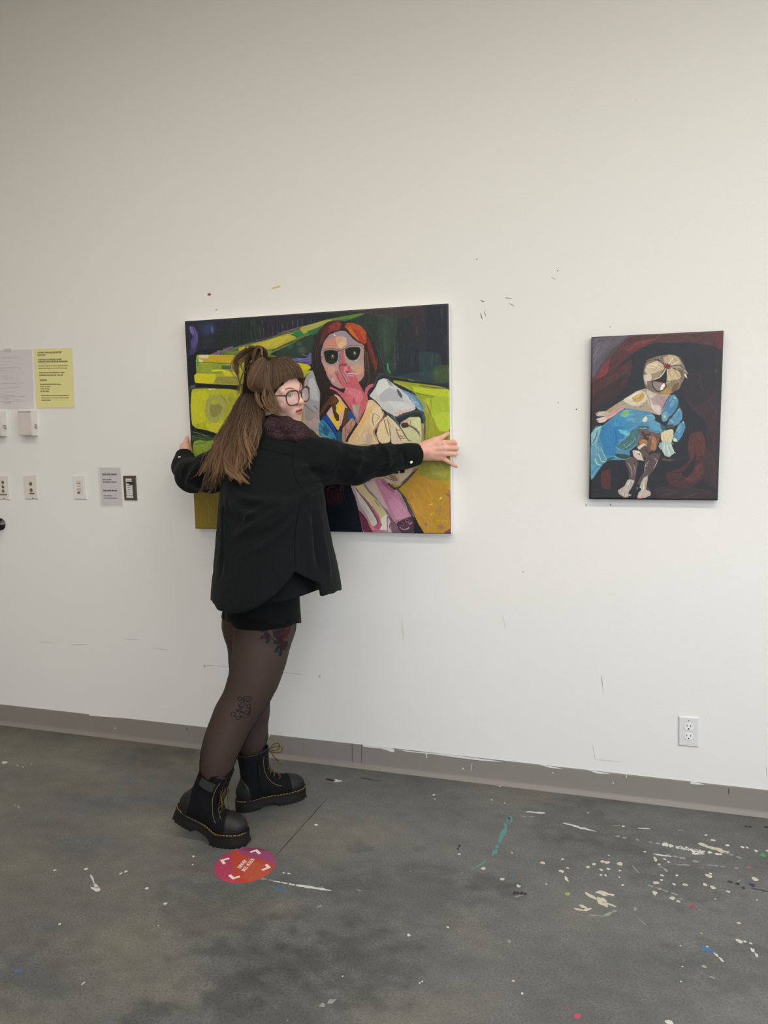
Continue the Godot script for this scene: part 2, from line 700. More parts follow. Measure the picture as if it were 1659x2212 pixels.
	func spline(pts: Array, closed: bool) -> Array:
		var out := []
		var m := pts.size()
		for k in (m if closed else m - 1):
			var p1: Vector2 = pts[k]
			var p2: Vector2 = pts[(k + 1) % m]
			var p0: Vector2 = pts[(k - 1 + m) % m] if closed or k > 0 else p1
			var p3: Vector2 = pts[(k + 2) % m] if closed or k + 2 < m else p2
			# centripetal-like tension keeps the outline from overshooting
			var len := p1.distance_to(p2)
			var t1 := (p2 - p0).limit_length(1.1 * len) * 0.38
			var t2 := (p3 - p1).limit_length(1.1 * len) * 0.38
			var n := clampi(int(len / 5.0), 2, 8)
			for s in n:
				var t := float(s) / n
				out.append(p1 * (2 * t * t * t - 3 * t * t + 1) + t1 * (t * t * t - 2 * t * t + t) + p2 * (3 * t * t - 2 * t * t * t) + t2 * (t * t * t - t * t))
		if not closed:
			out.append(pts[m - 1])
		return out

	func texture() -> ImageTexture:
		var data := PackedByteArray()
		data.resize(w * h * 3)
		for y in h:
			for x in w:
				var k := (y * w + x) * 3
				# the weave of the canvas
				var g := 1.0 + 0.02 * (1.0 if (x + y) & 1 else -1.0) + grit[(y & 255) * 256 + (x * 3 & 255)] * 0.03
				for s in 3:
					data[k + s] = int(clampf(px[k + s] * g, 0, 1) * 255.0)
		var im := Image.create_from_data(w, h, false, Image.FORMAT_RGB8, data)
		return ImageTexture.create_from_image(im)

	func relief() -> ImageTexture:   # paint stands up where its tone changes quickly
		var data := PackedByteArray()
		data.resize(w * h)
		for y in h:
			for x in w:
				var k := (y * w + x) * 3
				data[y * w + x] = int(clampf(0.5 + 0.3 * (px[k] + px[k + 1] + px[k + 2] - 1.0) + grit[(y * 2 & 255) * 256 + (x & 255)] * 0.1, 0, 1) * 255.0)
		var im := Image.create_from_data(w, h, false, Image.FORMAT_L8, data)
		return ImageTexture.create_from_image(im)

func canvas_thing(called: String, label: String, text: String, place: Vector2, size: Vector2, deep: float, tilt: float, edge: Color, gain: float) -> void:
	var t := thing(called, label, "painting", Vector3(place.x, place.y, 0))
	t.rotation.z = tilt
	var cv := Canvas.new(roundi(size.x * 1000.0), roundi(size.y * 1000.0))
	cv.run(text, gain)
	var m := mat(Color.WHITE, 0.42, 0.45)
	m.albedo_texture = cv.texture()
	m.heightmap_enabled = true
	m.heightmap_texture = cv.relief()
	m.heightmap_scale = 0.03
	# painted face, pillowed a touch at its edges
	var b := MB.new()
	var w := size.x / 2
	var h := size.y / 2
	var e := 0.0025
	var xs := [-w, -w + e, -w + 3 * e, 0.0, w - 3 * e, w - e, w]
	var ys := [h, h - e, h - 3 * e, 0.0, -h + 3 * e, -h + e, -h]
	for y in ys:
		for x in xs:
			var r := minf(w - absf(x), h - absf(y))
			b.v.append(Vector3(x, y, deep - (e if r <= 0.0 else 0.3 * e if r <= e * 1.1 else 0.0)))
			b.uv.append(Vector2((x + w) / size.x, (h - y) / size.y))
	for r in 6:
		for c in 6:
			var p := r * 7 + c
			b.i.append_array(PackedInt32Array([p, p + 7, p + 8, p, p + 8, p + 1]))
	part("painted_face", b.mesh(), m, t)
	# folded canvas sides
	b = MB.new()
	var rings := []
	for z in [0.004, deep - e]:
		rings.append([Vector3(-w, -h, z), Vector3(w, -h, z), Vector3(w, h, z), Vector3(-w, h, z)])
	b.loft(rings, true, true, false)
	part("canvas_side", b.mesh(false), mat(edge, 0.7), t)

func build_paintings() -> void:
	canvas_thing("canvas_painting", "large painting of a red-haired woman in sunglasses smoking on a yellow sofa", PAINT_SOFA, Vector2(-1.1777, 1.5008), Vector2(1.1596, 0.905), 0.04, 0.0059, Color(0.93, 0.92, 0.9), 1.0)
	canvas_thing("canvas_painting", "smaller dark painting of a furry open-mouthed animal held by blue gloves", PAINT_GLOVE, Vector2(0.1631, 1.5027), Vector2(0.4519, 0.6049), 0.03, 0.0016, Color(0.16, 0.15, 0.17), 1.0)

# brush strokes of the two canvases, in millimetres from the upper left corner of each: P patch, S stroke, C soft dab
const PAINT_SOFA := """
F 20282e
P 2a2b3a 1 14 80 -20 -15 308 -17 292 154 172 156 -12 296
P 1b2128 1 8 80 -9 171 51 127 251 122 320 103 266 160 59 151 51 282 -21 295
P 24302f 1 12 85 224 -15 425 -18 437 72 251 129 174 118
P 2d2b38 1 10 85 375 -13 554 -10 536 62 370 98
P 26342f 1 12 85 619 -20 956 -12 965 292 875 267 840 129 727 30
P 2f4039 .8 16 88 873 32 948 29 951 242 898 261 877 167
P 3a4a40 .6 16 88 887 61 917 62 923 169 896 189
P 3b3436 .8 10 20 736 -5 956 -5 1059 8 1044 49 880 32
P 1f2530 1 8 88 1059 1 1159 2 1160 181 1086 177 1050 105
P 252c33 1 10 88 955 65 1059 29 1071 176 1026 259 951 270
P 3a2c33 .6 10 88 1015 5 1067 5 1058 105 1021 118
P 2c4a4e .5 16 88 1042 182 1122 193 1128 277 1048 281
P 33494a .6 16 85 943 270 1158 250 1158 306 1025 298
P 4a5a2e .6 14 85 1100 241 1159 236 1160 299 1099 297
S 4f5a5e .5 7.2 1132 20 1135 61
S 46504f .5 6.4 931 -0 931 70
S 3f524a .6 8.0 898 83 904 168
S 3e4e49 .5 5.6 939 120 940 227
S 46564c .5 4.8 953 142 954 235
S 1a2a3c 1 11.2 869 188 895 225 928 255 973 271
S 3da35c 1 8.8 909 221 913 247 922 258
P 5b5390 .9 26 80 25 22 45 26 61 52 62 77 56 105 43 120 27 114 27 82 38 65 23 46
P 4a4570 .8 20 80 27 114 52 108 47 129 25 146 14 127
S 8b80b0 .5 4.5 36 36 53 58 54 83
C 3c4a72 .7 113 37 49 37
S 5b7fae .6 11.2 131 31 134 56
S 7a98bf .4 6.0 127 38 130 52
C 2b3a50 .6 77 25 26 34
C 222e28 .9 178 83 49 45
C 2c3b33 .6 110 86 45 26
C 3a2f46 .6 236 34 34 34
S 0f1419 .8 3.7 237 20 236 110
S 0f1419 .8 3.0 252 24 252 107
S 0f1419 .8 3.4 272 18 270 105
S 0f1419 .8 3.0 288 23 286 102
S 0f1419 .8 4.5 305 17 309 100
S 8b9693 .8 1.9 317 14 318 38
S 6d7a78 .8 2.2 311 52 317 97
S 8b9693 .7 1.9 334 19 329 39
S 6d7a78 .7 2.2 329 49 337 94
S 0f1419 .9 3.7 322 32 327 97
S 8b9693 .7 1.9 367 15 367 38
S 707d7a .7 2.6 353 40 358 92
S 0f1419 .9 3.7 380 28 385 87
S 707d7a .6 2.6 370 48 373 89
S 0f1419 .9 3.0 403 29 402 84
S 5d6866 .6 2.2 393 36 394 84
S 0f1419 .9 3.0 426 31 426 79
S 6d7a78 .6 2.2 414 40 414 81
S 6d7a78 .6 2.6 437 38 437 76
S 0f1419 .9 3.0 448 35 449 73
S 6d7a78 .6 3.0 457 39 456 70
S 0f1419 .9 2.6 469 33 470 67
S 6d7a78 .6 3.0 480 31 479 64
S 0f1419 .9 2.6 492 28 492 62
S 6d7a78 .6 3.0 503 28 504 59
S 0f1419 .9 2.6 514 26 515 56
S 6d7a78 .6 3.0 526 26 526 53
S 0f1419 .9 2.6 537 27 538 54
S 6d7a78 .6 3.0 548 24 549 51
S 0f1419 .9 2.6 561 25 561 49
S 6d7a78 .5 2.6 572 22 573 46
S 5d6866 .5 2.6 587 22 587 43
S 5d6866 .5 2.6 602 21 603 41
P 5d7a3a 1 16 -20 159 152 256 118 373 100 488 72 623 46 622 66 525 101 409 153 332 157 230 159
P b5a93c 1 22 -20 255 125 373 103 469 81 525 77 517 100 429 134 332 143 254 142
P c8ba45 .8 18 -20 357 113 442 90 488 89 441 120 372 131
P 2c7a48 1 16 -25 492 82 623 52 622 71 524 104 514 93
P 6d7b3c 1 14 -25 402 146 525 97 585 84 524 111 440 144
P a8923a .6 14 -15 253 174 389 166 484 181 521 199 483 205 252 188
P 7d8a38 1 14 -15 222 151 332 143 409 146 389 166 230 159
S 8a6f88 .8 3.4 176 135 232 124 334 101 431 82 526 60 616 43
S b59ab5 .7 1.9 287 116 373 100 488 68 564 52
P 7a5a8c 1 18 -25 119 147 152 134 176 132 180 125 224 117 228 122 199 136 167 149
S 2a2a30 .9 3.7 107 146 143 137 180 125 232 113 280 105
S 14181b 1 4.5 167 149 172 135
S 14181b 1 4.5 181 148 191 136
S 14181b 1 3.7 193 147 205 133
S 14181b 1 3.7 205 145 217 134
S 14181b 1 3.7 217 142 231 133
S 14181b 1 3.4 231 140 243 131
S 14181b 1 3.4 243 138 251 130
C 2e7a3e .8 246 153 19 11
S 2b332a .8 5.2 409 143 467 122 524 108 585 84
S 303a30 .7 3.7 319 104 373 96 450 76
P 2c4036 1 16 -20 428 147 486 126 554 102 592 84 594 142 575 161 521 186 476 180 428 161
C 3a6a52 .8 490 131 17 13
C 3d6b55 .7 531 122 19 11
C 54605c .7 541 149 26 22
S 7c8790 .7 5.2 545 166 559 174 582 161
P 6a6396 1 18 -5 484 181 529 179 559 181 582 161 580 209 521 198 480 189
S 2c2960 .9 6.0 502 194 551 201 577 202
S 9a94c0 .6 3.0 521 186 559 184
P c9c41e 1 12 5 517 199 565 208 580 222 557 235 527 234 513 213
P b0b838 1 12 0 534 238 579 233 556 252 545 262
P 6f7a38 .9 14 -12 147 132 250 137 433 168 530 210 431 220 249 160
P 5f8038 1 14 -22 536 62 649 32 727 23 774 18 820 18 727 44 632 60 567 93
P b3ab50 .9 12 -22 536 59 633 37 680 33 616 60 551 82
P 2f6a44 .9 12 -22 567 75 648 54 727 34 758 35 671 63 591 91
S a58fa0 .8 3.2 437 75 536 55 632 39
P a3a838 1 18 3 34 266 243 281 525 343 554 449 466 600 233 489 42 454
P c7b690 1 16 60 555 404 712 527 960 553 1052 460 1042 604 965 722 706 723 515 600
P b3b038 1 18 2 54 145 230 155 276 175 272 276 39 263 35 232 46 222 47 165
P d6cf2c 1 16 2 45 225 138 232 128 268 37 263 35 232
P c9a92c 1 16 2 110 157 237 166 229 187 60 178 63 165
P d9d0b8 1 10 0 60 147 109 149 106 162 62 158
P e4dcc0 .9 10 0 61 162 81 173 77 178 61 174
P 8aa03a 1 16 90 52 186 228 197 226 229 50 222
P a0a83a .8 16 90 72 189 124 193 123 218 70 219
S 3f7a34 1 4.9 48 179 93 179 161 186 228 190
C 3c9a4a .8 52 176 9 21
P 58603e .9 10 2 168 195 212 200 211 212 168 209
P d8cf30 1 16 5 119 218 171 220 178 234 226 243 226 229 172 213 123 211
C b8a43c .8 167 230 11 13
P d4cf38 .8 14 2 175 220 231 226 230 243 182 238
P 9a9246 1 14 3 146 243 241 249 240 277 128 268
S e8e85a .8 2.6 35 232 41 263
S c8d060 .8 2.2 58 151 47 165 46 222
P 191c20 1 6 3 31 266 88 270 168 276 247 284 247 302 167 294 87 288 29 289
P 4a5c4c .8 16 3 14 274 35 271 42 284 99 285 95 290 25 293 8 296
S b8c0a8 .6 2.2 9 285 26 277 39 272
S 2d3a4a .8 3.7 71 284 151 292 223 296
P b9bb2c 1 20 88 21 293 107 292 246 309 236 514 116 490 36 463 12 445 9 361
P c9c92a 1 16 88 22 307 86 298 97 320 78 381 79 431 21 438 12 379
P d2cf34 .9 14 88 78 446 152 437 215 456 149 484 101 475
P a9a85a .9 14 60 88 338 113 321 158 319 189 341 183 369 161 412 127 440 92 425 77 388
P 8f8a4c .9 14 60 107 360 140 357 163 369 154 397 120 418 101 392
P b5b83a .9 14 60 108 346 137 336 144 350 123 364
S 75704a .8 5.2 158 322 177 341 186 362
C 9d9d4c .9 205 338 22 19
P a8a838 .8 14 70 180 366 245 332 241 421 168 437
S d8d8a0 .7 2.2 120 418 133 415 144 433 160 430
S dcdc98 .7 1.9 138 386 149 415 158 433
S f0f0d8 .9 5.2 103 295 135 293
S cf9f6a .6 3.7 20 303 49 299
S 2a3230 1 5.2 7 292 6 343 5 434 19 463 60 475 125 490
S 8fa0a8 .7 1.9 8 357 7 434
P 1f2a26 1 12 10 5 445 24 460 78 469 148 493 147 526 118 523 79 512 11 491
P 3a5236 1 14 20 5 493 40 489 91 495 119 505 113 518 61 517 9 514
P 8fa83a 1 18 20 15 519 44 512 79 517 107 513 119 518 106 543 64 573 23 589 7 563
S 3c5038 .9 3.8 20 532 43 527 78 522
S 4d6a3a .8 3.3 37 537 60 543 78 533
S c8e850 .9 2.2 4 475 35 480 63 489 91 495
S b5d8a0 .7 1.6 10 506 18 486
S 2a3a34 .9 8.2 57 497 68 497
S 3b5546 .8 5.5 80 497 102 508
P 131a1e 1 5 10 8 445 24 458 75 472 126 493 114 495 75 484 24 468 7 460
P 8f7a2c 1 14 88 -0 731 112 754 104 907 -2 907
P a08a2a .9 12 88 77 762 108 762 101 905 75 900
P 7d6a34 .7 12 88 2 849 71 863 87 900 2 901
S a59a50 .5 5.5 21 822 30 875 52 895
S 6f5a2c .7 3.8 46 791 56 822
P 8f7a2c 1 14 88 15 757 342 724 510 754 537 909 6 912
P 96a02c 1 14 85 929 288 1016 300 1156 330 1161 473 1057 470 1053 398 1015 337
P b8c82a 1 14 80 1009 314 1099 328 1158 332 1158 369 1087 353 1016 332
P a8c028 1 14 85 1063 361 1158 378 1157 447 1138 469 1093 464 1084 399
P 8a9a2a .9 14 85 1082 367 1122 377 1110 413 1091 413
P b5d23a .9 12 85 1093 404 1119 418 1117 446 1100 457 1086 436
S 3f7a1e 1 3.3 1006 337 1063 348 1111 358 1158 372
S 1f1a24 1 6.1 920 276 992 290 1064 304 1156 316
S 5a3a5a .9 4.2 1040 310 1099 321 1156 325
S d8cf4a .9 2.4 995 286 1016 291
S 4a5a48 .9 3.8 905 266 944 275 992 283 1040 292
S d8b83a .9 4.2 934 295 968 307 1006 327
S 7a7a2c .8 4.7 1006 318 1013 325
S b8a85a .9 9.4 1058 370 1070 398 1074 433 1073 471
S 8a6f3a .9 6.1 1067 387 1081 422 1083 471
S d5c25a .9 6.1 1065 368 1075 387 1079 399
S 8f8a6a 1 3.3 1057 410 1064 445 1064 471
S 3f4a2c .8 1.4 1140 446 1152 456
P a8bc30 1 14 88 1091 361 1158 363 1158 491 1103 490
P 9aa02c 1 14 88 1068 417 1111 461 1159 491 1158 605 1050 604 1051 503
P b5c83a 1 10 88 1097 432 1156 419 1155 491 1118 490
P b0932c 1 14 60 1020 604 1159 620 1159 904 1045 906 987 766 903 722
P b58a2e 1 14 60 965 700 1079 648 1158 736 1159 897 1053 899 1009 795
P 8f9138 .9 16 40 1050 604 1159 627 1158 685 1093 685 1034 663
P a8a048 .6 14 30 1079 626 1153 649 1138 677 1086 663
S a8b03a .7 3.6 1080 665 1104 659 1131 665
S 8a9a3a .6 5.0 1070 648 1104 642 1152 655
P bd8d33 .8 14 60 964 733 1013 702 1069 719 1102 787 1066 896 1038 890 997 808
P c79a3c .6 10 60 991 771 1033 760 1050 821 1025 842
S 8a4a6a .8 8.6 1154 729 1159 786 1158 847
S 7a3f78 .9 5.7 1144 743 1157 753
S 7a3f70 .9 7.1 1160 806 1161 901
C 9a6a50 .5 1116 807 21 21
S d0b050 .8 2.5 1101 851 1115 854 1129 851 1156 854
S c8a848 .7 2.5 1045 897 1080 889 1107 899
C 9a5a78 .6 1056 866 11 9
C 9a5a78 .6 1118 875 18 14
S c6d82a 1 4.3 1071 787 1085 784 1087 777
S 6a7a2c .9 2.9 1088 767 1087 784
S c6e03a 1 6.4 1116 763 1124 756
S c6d82a 1 3.2 1077 821 1090 821
S c6d82a 1 3.2 1077 831 1084 821
P 7a3a60 .9 10 20 1132 898 1163 881 1162 903 1135 903
P 2b2624 1 12 80 698 37 654 43 617 77 596 116 584 170 583 210 592 238 600 284 613 330 612 376 605 410 600 435 629 436 668 395 688 364 723 333 796 313 851 300 892 261 886 217 868 165 844 111 816 77 779 53 741 46
P a9a6a6 1 16 70 556 256 587 236 600 292 612 319 606 485 571 463 542 428 530 358
P 8d8188 .9 14 60 552 262 583 240 593 267 559 294
S 7d6a78 .9 5.2 556 269 579 253 590 243
P b8bcc0 .9 12 60 565 318 606 319 608 371 567 373
S 7f97b0 .9 6.7 564 356 590 367
S 6a5f50 1 6.0 544 372 566 390 588 422 602 429
P b8aca6 1 14 70 544 386 581 404 602 436 593 484 556 463 538 435
S 8a7a70 .9 3.7 546 424 573 428 588 415
S 7a5f50 .9 4.5 589 380 607 402
S cfd4d8 .8 3.0 589 274 603 298 612 323
P a7a5a8 1 14 70 553 264 584 233 602 284 616 325 608 398 579 393 550 369
P c3c5c9 .9 12 70 568 271 588 261 604 311 610 357 580 352 566 328
S 8f98b8 .8 5.6 568 354 587 366
P a59a98 1 12 60 549 378 579 393 603 412 592 444 562 443 547 434
S 6a5a50 .9 3.7 549 374 569 393 593 409 598 417
S 5a4a40 .9 4.2 587 379 604 394
P c8a898 .8 10 70 562 443 592 426 600 435 584 461 561 461
P 5e2626 1 22 60 644 65 698 37 720 42 716 71 697 86 673 82 653 94 637 118 622 126 629 91
P 8a3a34 .8 22 60 664 59 698 43 715 51 707 75 682 78 658 88
S 3a1c20 .9 4.6 712 75 692 83 678 80 658 97
S 6e2c2a .8 6.0 641 91 625 118 617 140
S 7a7066 .5 2.8 607 135 602 161 598 193
S 5a4e48 .5 2.8 620 126 612 160 608 193
S 4d3a30 .7 4.2 641 94 632 127
P b04f22 1 20 55 741 50 774 54 802 67 823 92 824 128 815 138 791 126 768 107 745 79 731 63
P c87026 .9 18 55 745 66 766 83 791 122 777 112 752 89
P a83a2c .9 18 55 769 74 797 91 815 132 796 124 778 99
P b5502a .8 16 50 755 53 793 67 816 90 802 89 774 70
S 4a1f24 .9 3.7 729 54 750 60 760 56
S 5a2c28 .9 2.8 731 70 736 61 745 64
P 6e2a26 1 20 70 820 97 839 128 854 182 864 222 859 244 841 204 826 145
S 8a4a28 .9 5.1 814 158 818 203 819 247
S 6a4426 .9 7.0 823 172 829 221 826 265
S 7a3f28 .9 4.6 845 160 856 204 857 240
S 8f5a3a .7 3.7 865 194 864 227 854 257
S 5c5a3a .7 3.3 870 183 881 216 878 241
S 4a4038 .9 6.0 810 224 812 258 806 291
S 56402a .8 5.1 833 259 827 288 820 301
S 8a9a90 .6 1.4 793 56 821 73 844 105 850 125
S a0a89a .6 1.4 698 35 659 48 627 75 606 103
S 9aa8a0 .6 1.4 859 147 877 179 890 212
S a89a7a .5 1.6 891 206 892 241
P b98a86 1 12 60 687 85 716 82 730 83 754 106 777 130 801 135 812 145 808 202 810 236 807 264 787 288 763 290 724 311 700 310 671 293 650 258 639 226 627 199 626 163 642 118 665 93
P 9c8f9c 1 10 60 685 85 711 80 735 83 768 116 791 133 777 139 744 124 725 105 696 101 677 107 657 112 667 97
P c98a78 1 12 60 657 115 677 107 706 104 715 122 705 139 675 147 646 148 649 132
P d9a98a .8 12 60 691 103 730 105 739 123 729 141 700 144 695 130
P d8bd8a .9 14 40 698 139 715 122 734 119 739 132 724 143 709 151
P cbb5a8 .9 10 60 718 102 739 110 734 119 720 118
P a08a98 1 10 60 739 110 768 120 796 144 767 140 743 139
C f4e4dc 1 687 95 5 5
P c69488 1 12 70 630 194 649 213 673 219 693 215 702 229 687 251 691 278 710 297 681 291 657 263 641 231
P d3a48e .8 12 70 654 220 683 221 687 237 672 252 653 240
P b0848a .8 10 70 657 256 677 264 691 287 671 289 655 268
P dcc0ac .7 10 70 667 268 679 266 683 285 671 282
P a8a098 .9 12 60 727 194 756 207 789 208 806 198 808 224 774 223 750 222 736 208
P cf9f88 1 12 70 750 224 784 217 805 229 805 255 788 264 769 245 760 236
P c08a80 .9 12 70 783 264 807 247 804 267 789 286 780 277
S d8d0c0 .8 2.1 807 171 809 211 810 242 807 264 792 286
P c8665f 1 10 80 709 166 726 163 725 190 732 210 712 211 713 189
P 7a7a8c .9 8 85 700 173 710 171 713 193 707 211 698 206
P 9a4a50 1 8 0 702 218 712 209 727 212 739 213 736 219 722 223
S 5a2430 1 2.8 705 220 722 221 736 215
S 5a2430 1 2.3 707 213 702 224 707 234
P 8d8f8c 1 6 0 634 156 670 151 702 159 703 182 698 202 683 215 661 216 644 204 635 183
P 1a1b16 1 5 0 639 159 668 154 697 161 699 182 693 202 678 210 661 209 647 200 639 179
C 5d5e50 .9 676 181 12 13
C b0b09a 1 675 178 5 5
C f4f4e0 1 676 177 2 2
P 3a3a30 .6 6 0 655 191 688 197 676 208 659 205
P 9a9c98 1 6 0 726 154 748 144 791 146 802 153 799 180 789 197 770 205 751 204 735 190 725 172
P 1a1b16 1 5 0 731 156 753 147 791 149 796 157 792 179 780 196 763 200 746 195 735 181
C 62635a .9 771 172 10 13
C c8c8b8 1 771 170 5 5
C f8f8ec 1 771 169 2 2
S 2a2a28 1 2.8 634 154 656 149 685 150 704 157 726 154 748 142 777 140 803 144 810 156
S b8bab4 .9 1.6 639 159 645 199 661 214 683 212 699 197
S c8c8c4 .9 1.9 728 161 732 185 749 202 768 206 787 199 799 180
S 2d2d2d 1 3.7 699 162 714 161 726 161
S a8b0b4 .9 1.6 704 162 716 163
S b8b4a8 1 2.8 627 169 630 181
S 2c2c2a 1 2.8 623 178 633 183
C f0f0ea 1 698 204 3 3
C f0f0ea 1 776 200 3 3
P c4606c 1 14 60 724 230 736 221 748 222 759 247 773 259 782 281 796 309 810 332 813 314 832 299 849 297 846 308 829 319 821 337 823 372 808 404 793 426 778 457 764 439 752 407 736 379 718 356 699 333 680 318 658 309 661 302 685 312 718 329 726 315 712 297 698 272 687 255 692 244 706 254 720 277 732 293 739 278 725 257 711 241 705 227 712 223
P d97f86 .8 16 60 734 307 762 312 791 322 804 349 785 376 756 371 737 343 724 320
P cf6a78 .9 14 75 738 329 766 348 780 376 751 375 732 352
P b84a62 .8 12 75 761 348 770 366 765 375 756 366
S e8a8a8 .8 1.9 745 325 757 348 766 364
S e8a8a8 .7 1.9 786 326 776 349 770 366
S f0b8b4 .7 1.6 732 347 727 361 746 393
S e098a0 .8 1.9 789 380 793 403 783 426
S a03f58 .9 2.1 726 320 738 325 728 334
S a03f58 .8 1.9 738 316 746 312 743 320
S a03f58 .8 1.9 760 303 772 301 779 306
S d88a80 .9 2.8 696 256 710 279 724 302
S e0988a .9 2.8 723 239 735 262 749 287
S cf7a70 .9 3.3 746 224 757 245
P e88a9a 1 10 60 724 230 736 224 740 239 730 248 721 239
S 3a2a40 1 3.7 711 249 723 270 734 293
S 3a2a48 .9 2.8 692 251 696 269 710 295
S 30242c .9 2.8 702 220 704 233 711 249
S 6a2a38 .9 2.1 687 255 685 244 694 242 699 254
S 30182c 1 3.7 731 241 740 246 735 253
S 8a8a98 1 7.9 735 255 769 258
S f4f2ee 1 3.7 735 253 754 251 776 257
S e0dcd8 1 2.8 737 260 769 263
S e06a40 1 6.0 773 261 780 266
S f8f0e8 1 2.8 775 253 779 257
S c05a50 .9 5.6 768 272 775 277
S b5485e .8 2.3 768 267 761 283
S 2a2830 .9 2.3 671 295 695 310 718 329
S 4a4438 1 2.1 796 311 810 334 814 356 823 377 805 408 783 446
S 5a2838 .9 2.1 682 316 708 346 736 386 757 409 768 439
S f0b0a8 .9 1.4 661 304 685 316 704 333
S 8a3a48 .9 2.8 832 314 844 306
S c0606a .9 3.3 819 336 809 368 803 394
P a39a90 1 8 80 753 377 770 380 787 376 784 403 775 455 764 439 760 407
P b5b0a4 .7 6 80 756 380 770 382 772 414 764 414
P d8b0a0 1 12 70 679 334 699 342 717 367 736 393 735 415 720 433 710 463 680 463 642 413 666 382 683 364
P e8c040 1 14 70 696 357 717 374 721 392 711 424 701 424 692 391
P e6cc48 1 14 70 655 411 672 427 695 446 700 463 678 463 657 427
P e0b0a8 .9 10 60 697 396 716 406 705 442 691 432
P 4a3824 1 16 75 666 375 683 378 682 400 694 419 696 437 686 441 672 409 665 391
P 5a3a24 1 16 70 669 336 689 346 698 364 683 378 653 377 633 399 610 421 624 385 649 358
P 6b4a26 .8 16 70 679 350 688 357 683 368 668 368
P 1c4a8a 1 12 50 614 440 642 415 666 446 685 463 621 462
P 3f7a98 .9 20 50 614 445 632 440 646 462 614 462
P 24508a 1 14 60 738 404 759 420 768 443 756 448 737 438
P 5a3a22 1 18 75 726 392 738 393 737 438 719 460 705 463 718 438
P 1d4f94 1 14 50 622 429 644 418 664 450 685 490 683 531 669 513 645 472
P 4088a4 1 26 50 609 449 625 437 646 461 675 502 686 531 656 527 625 512 607 498
P 2c6088 .8 24 40 621 463 639 461 651 490 632 501
P 7ab0bc .8 22 40 614 489 635 501 656 513 643 524 619 512
P 2c5a6a 1 20 60 685 490 703 485 711 514 711 534 683 531
S 163a72 1 4.1 631 429 652 458 675 490 684 513
S a8c8d8 .8 1.8 622 437 649 464 678 507
C 14305e 1 671 517 8 6
C 3c78a8 1 671 517 4 3
P e4c23c 1 14 70 688 382 703 399 699 416 714 422 702 425 690 410 681 399
P d8b4ac 1 10 60 644 412 666 384 682 390 672 416 680 436 701 451 691 482 670 453
P e8c830 1 14 60 656 415 671 424 695 445 694 473 685 467 668 444
P e0a0a0 .8 10 60 699 422 714 425 704 451 695 439
P 4a3622 1 16 80 667 378 685 387 681 404 696 419 695 442 683 442 672 413
P 5a3c24 1 18 75 724 388 736 397 732 428 713 451 694 482 688 487 707 454 717 422
P 22508c 1 12 50 739 400 760 418 756 426 735 437
P b88a7a 1 12 60 710 474 732 451 753 432 768 452 755 474 730 508 720 534 708 528
S 5a3424 .9 2.9 728 477 736 491 743 477 752 469
S 5a3424 .9 2.6 756 440 746 460 755 474 764 466
S 5a3424 .9 2.6 730 491 742 497 736 514
S 3c2c1c 1 3.8 763 423 774 444 771 461 742 500 726 528
S 6a4a2c .9 3.5 725 457 721 502 723 528
P dcc094 1 14 70 824 363 842 361 868 384 891 415 881 443 866 460 851 482 848 493 864 539 729 537 739 514 773 466 792 441 811 402
P e0b878 .9 14 60 799 427 829 386 841 403 816 442 791 475 766 509 742 526 754 497
P d3b890 1 14 80 804 464 827 467 833 493 838 533 802 538 790 509
P c0a890 .8 14 80 821 493 838 504 832 538 808 538
P e4d0a8 .9 12 80 847 397 871 387 888 418 876 437 863 454 839 468 828 453
P e3cda0 1 12 80 869 460 899 430 916 478 912 531 879 539 865 527 856 499
P d9c8a8 1 12 75 900 424 928 444 951 470 974 507 991 540 921 539 916 472
P ddb8a8 .7 12 75 933 495 956 512 967 540 941 540
S a8606a .9 6.4 894 418 887 438 869 454 860 474 845 487 847 504 859 527
S 7a4048 .8 2.6 891 421 876 443 860 460 839 496
S c88a8a .7 2.9 899 427 911 444 913 461
S 5a5030 1 4.1 844 417 840 442 845 465
S 5a5030 .9 2.9 850 417 867 426 873 435
S 6a6040 .9 2.6 852 431 867 437 852 451
S 5a5236 1 4.7 890 443 898 477 909 511
S 5a5236 .9 3.5 902 438 910 472 918 528
S 8a8460 .7 4.1 896 460 901 488 910 506
S c8a080 .6 4.1 772 509 785 492 791 475
S f0e0bc .7 2.9 778 503 797 481 807 467
S e8d8b0 .7 2.9 790 529 803 504 821 487
P c9ccc8 1 14 50 831 344 843 336 965 340 1000 357 1022 391 1019 402 970 415 938 428 911 416 882 398 865 378 842 355
P c8cac6 1 14 50 831 345 855 313 870 285 890 277 905 280 934 302 967 326 991 350 1010 378 1022 402 1004 411 965 419 936 430 912 413 878 382 851 360
P d8dbd5 .9 12 60 857 313 875 283 895 282 914 296 911 324 889 337 864 341
P b4b6bc .9 12 50 869 346 914 315 953 335 976 368 957 377 918 366 883 370
P d2d4d6 .9 12 40 917 371 966 372 1010 397 980 408 942 395
P d8b8a4 .9 12 20 931 418 961 410 1005 401 1014 404 970 419 941 432
P 4a4450 .9 20 75 945 321 957 330 969 349 964 358 952 344
S 6a5f70 .8 1.9 953 335 964 354
P 9a98a0 .8 12 60 905 277 924 297 929 311 912 301
S 8a4f5a .9 2.8 905 284 924 306
P 7a9ab4 1 16 50 965 324 996 336 1025 351 1048 379 1058 407 1048 416 1029 402 1010 374 986 354
P c8dae4 .9 14 50 972 335 991 350 1000 369 1010 378 991 366
S d8e6ee .9 2.8 1005 360 1015 374 1022 381
S d8e6ee .8 2.8 1020 374 1034 381 1029 390
S 3c6a92 .9 3.8 996 338 1022 356 1044 382 1053 405
S d0e0ea .9 2.1 1029 397 1041 402 1046 396
S 1d3448 1 3.8 953 307 972 324 999 336
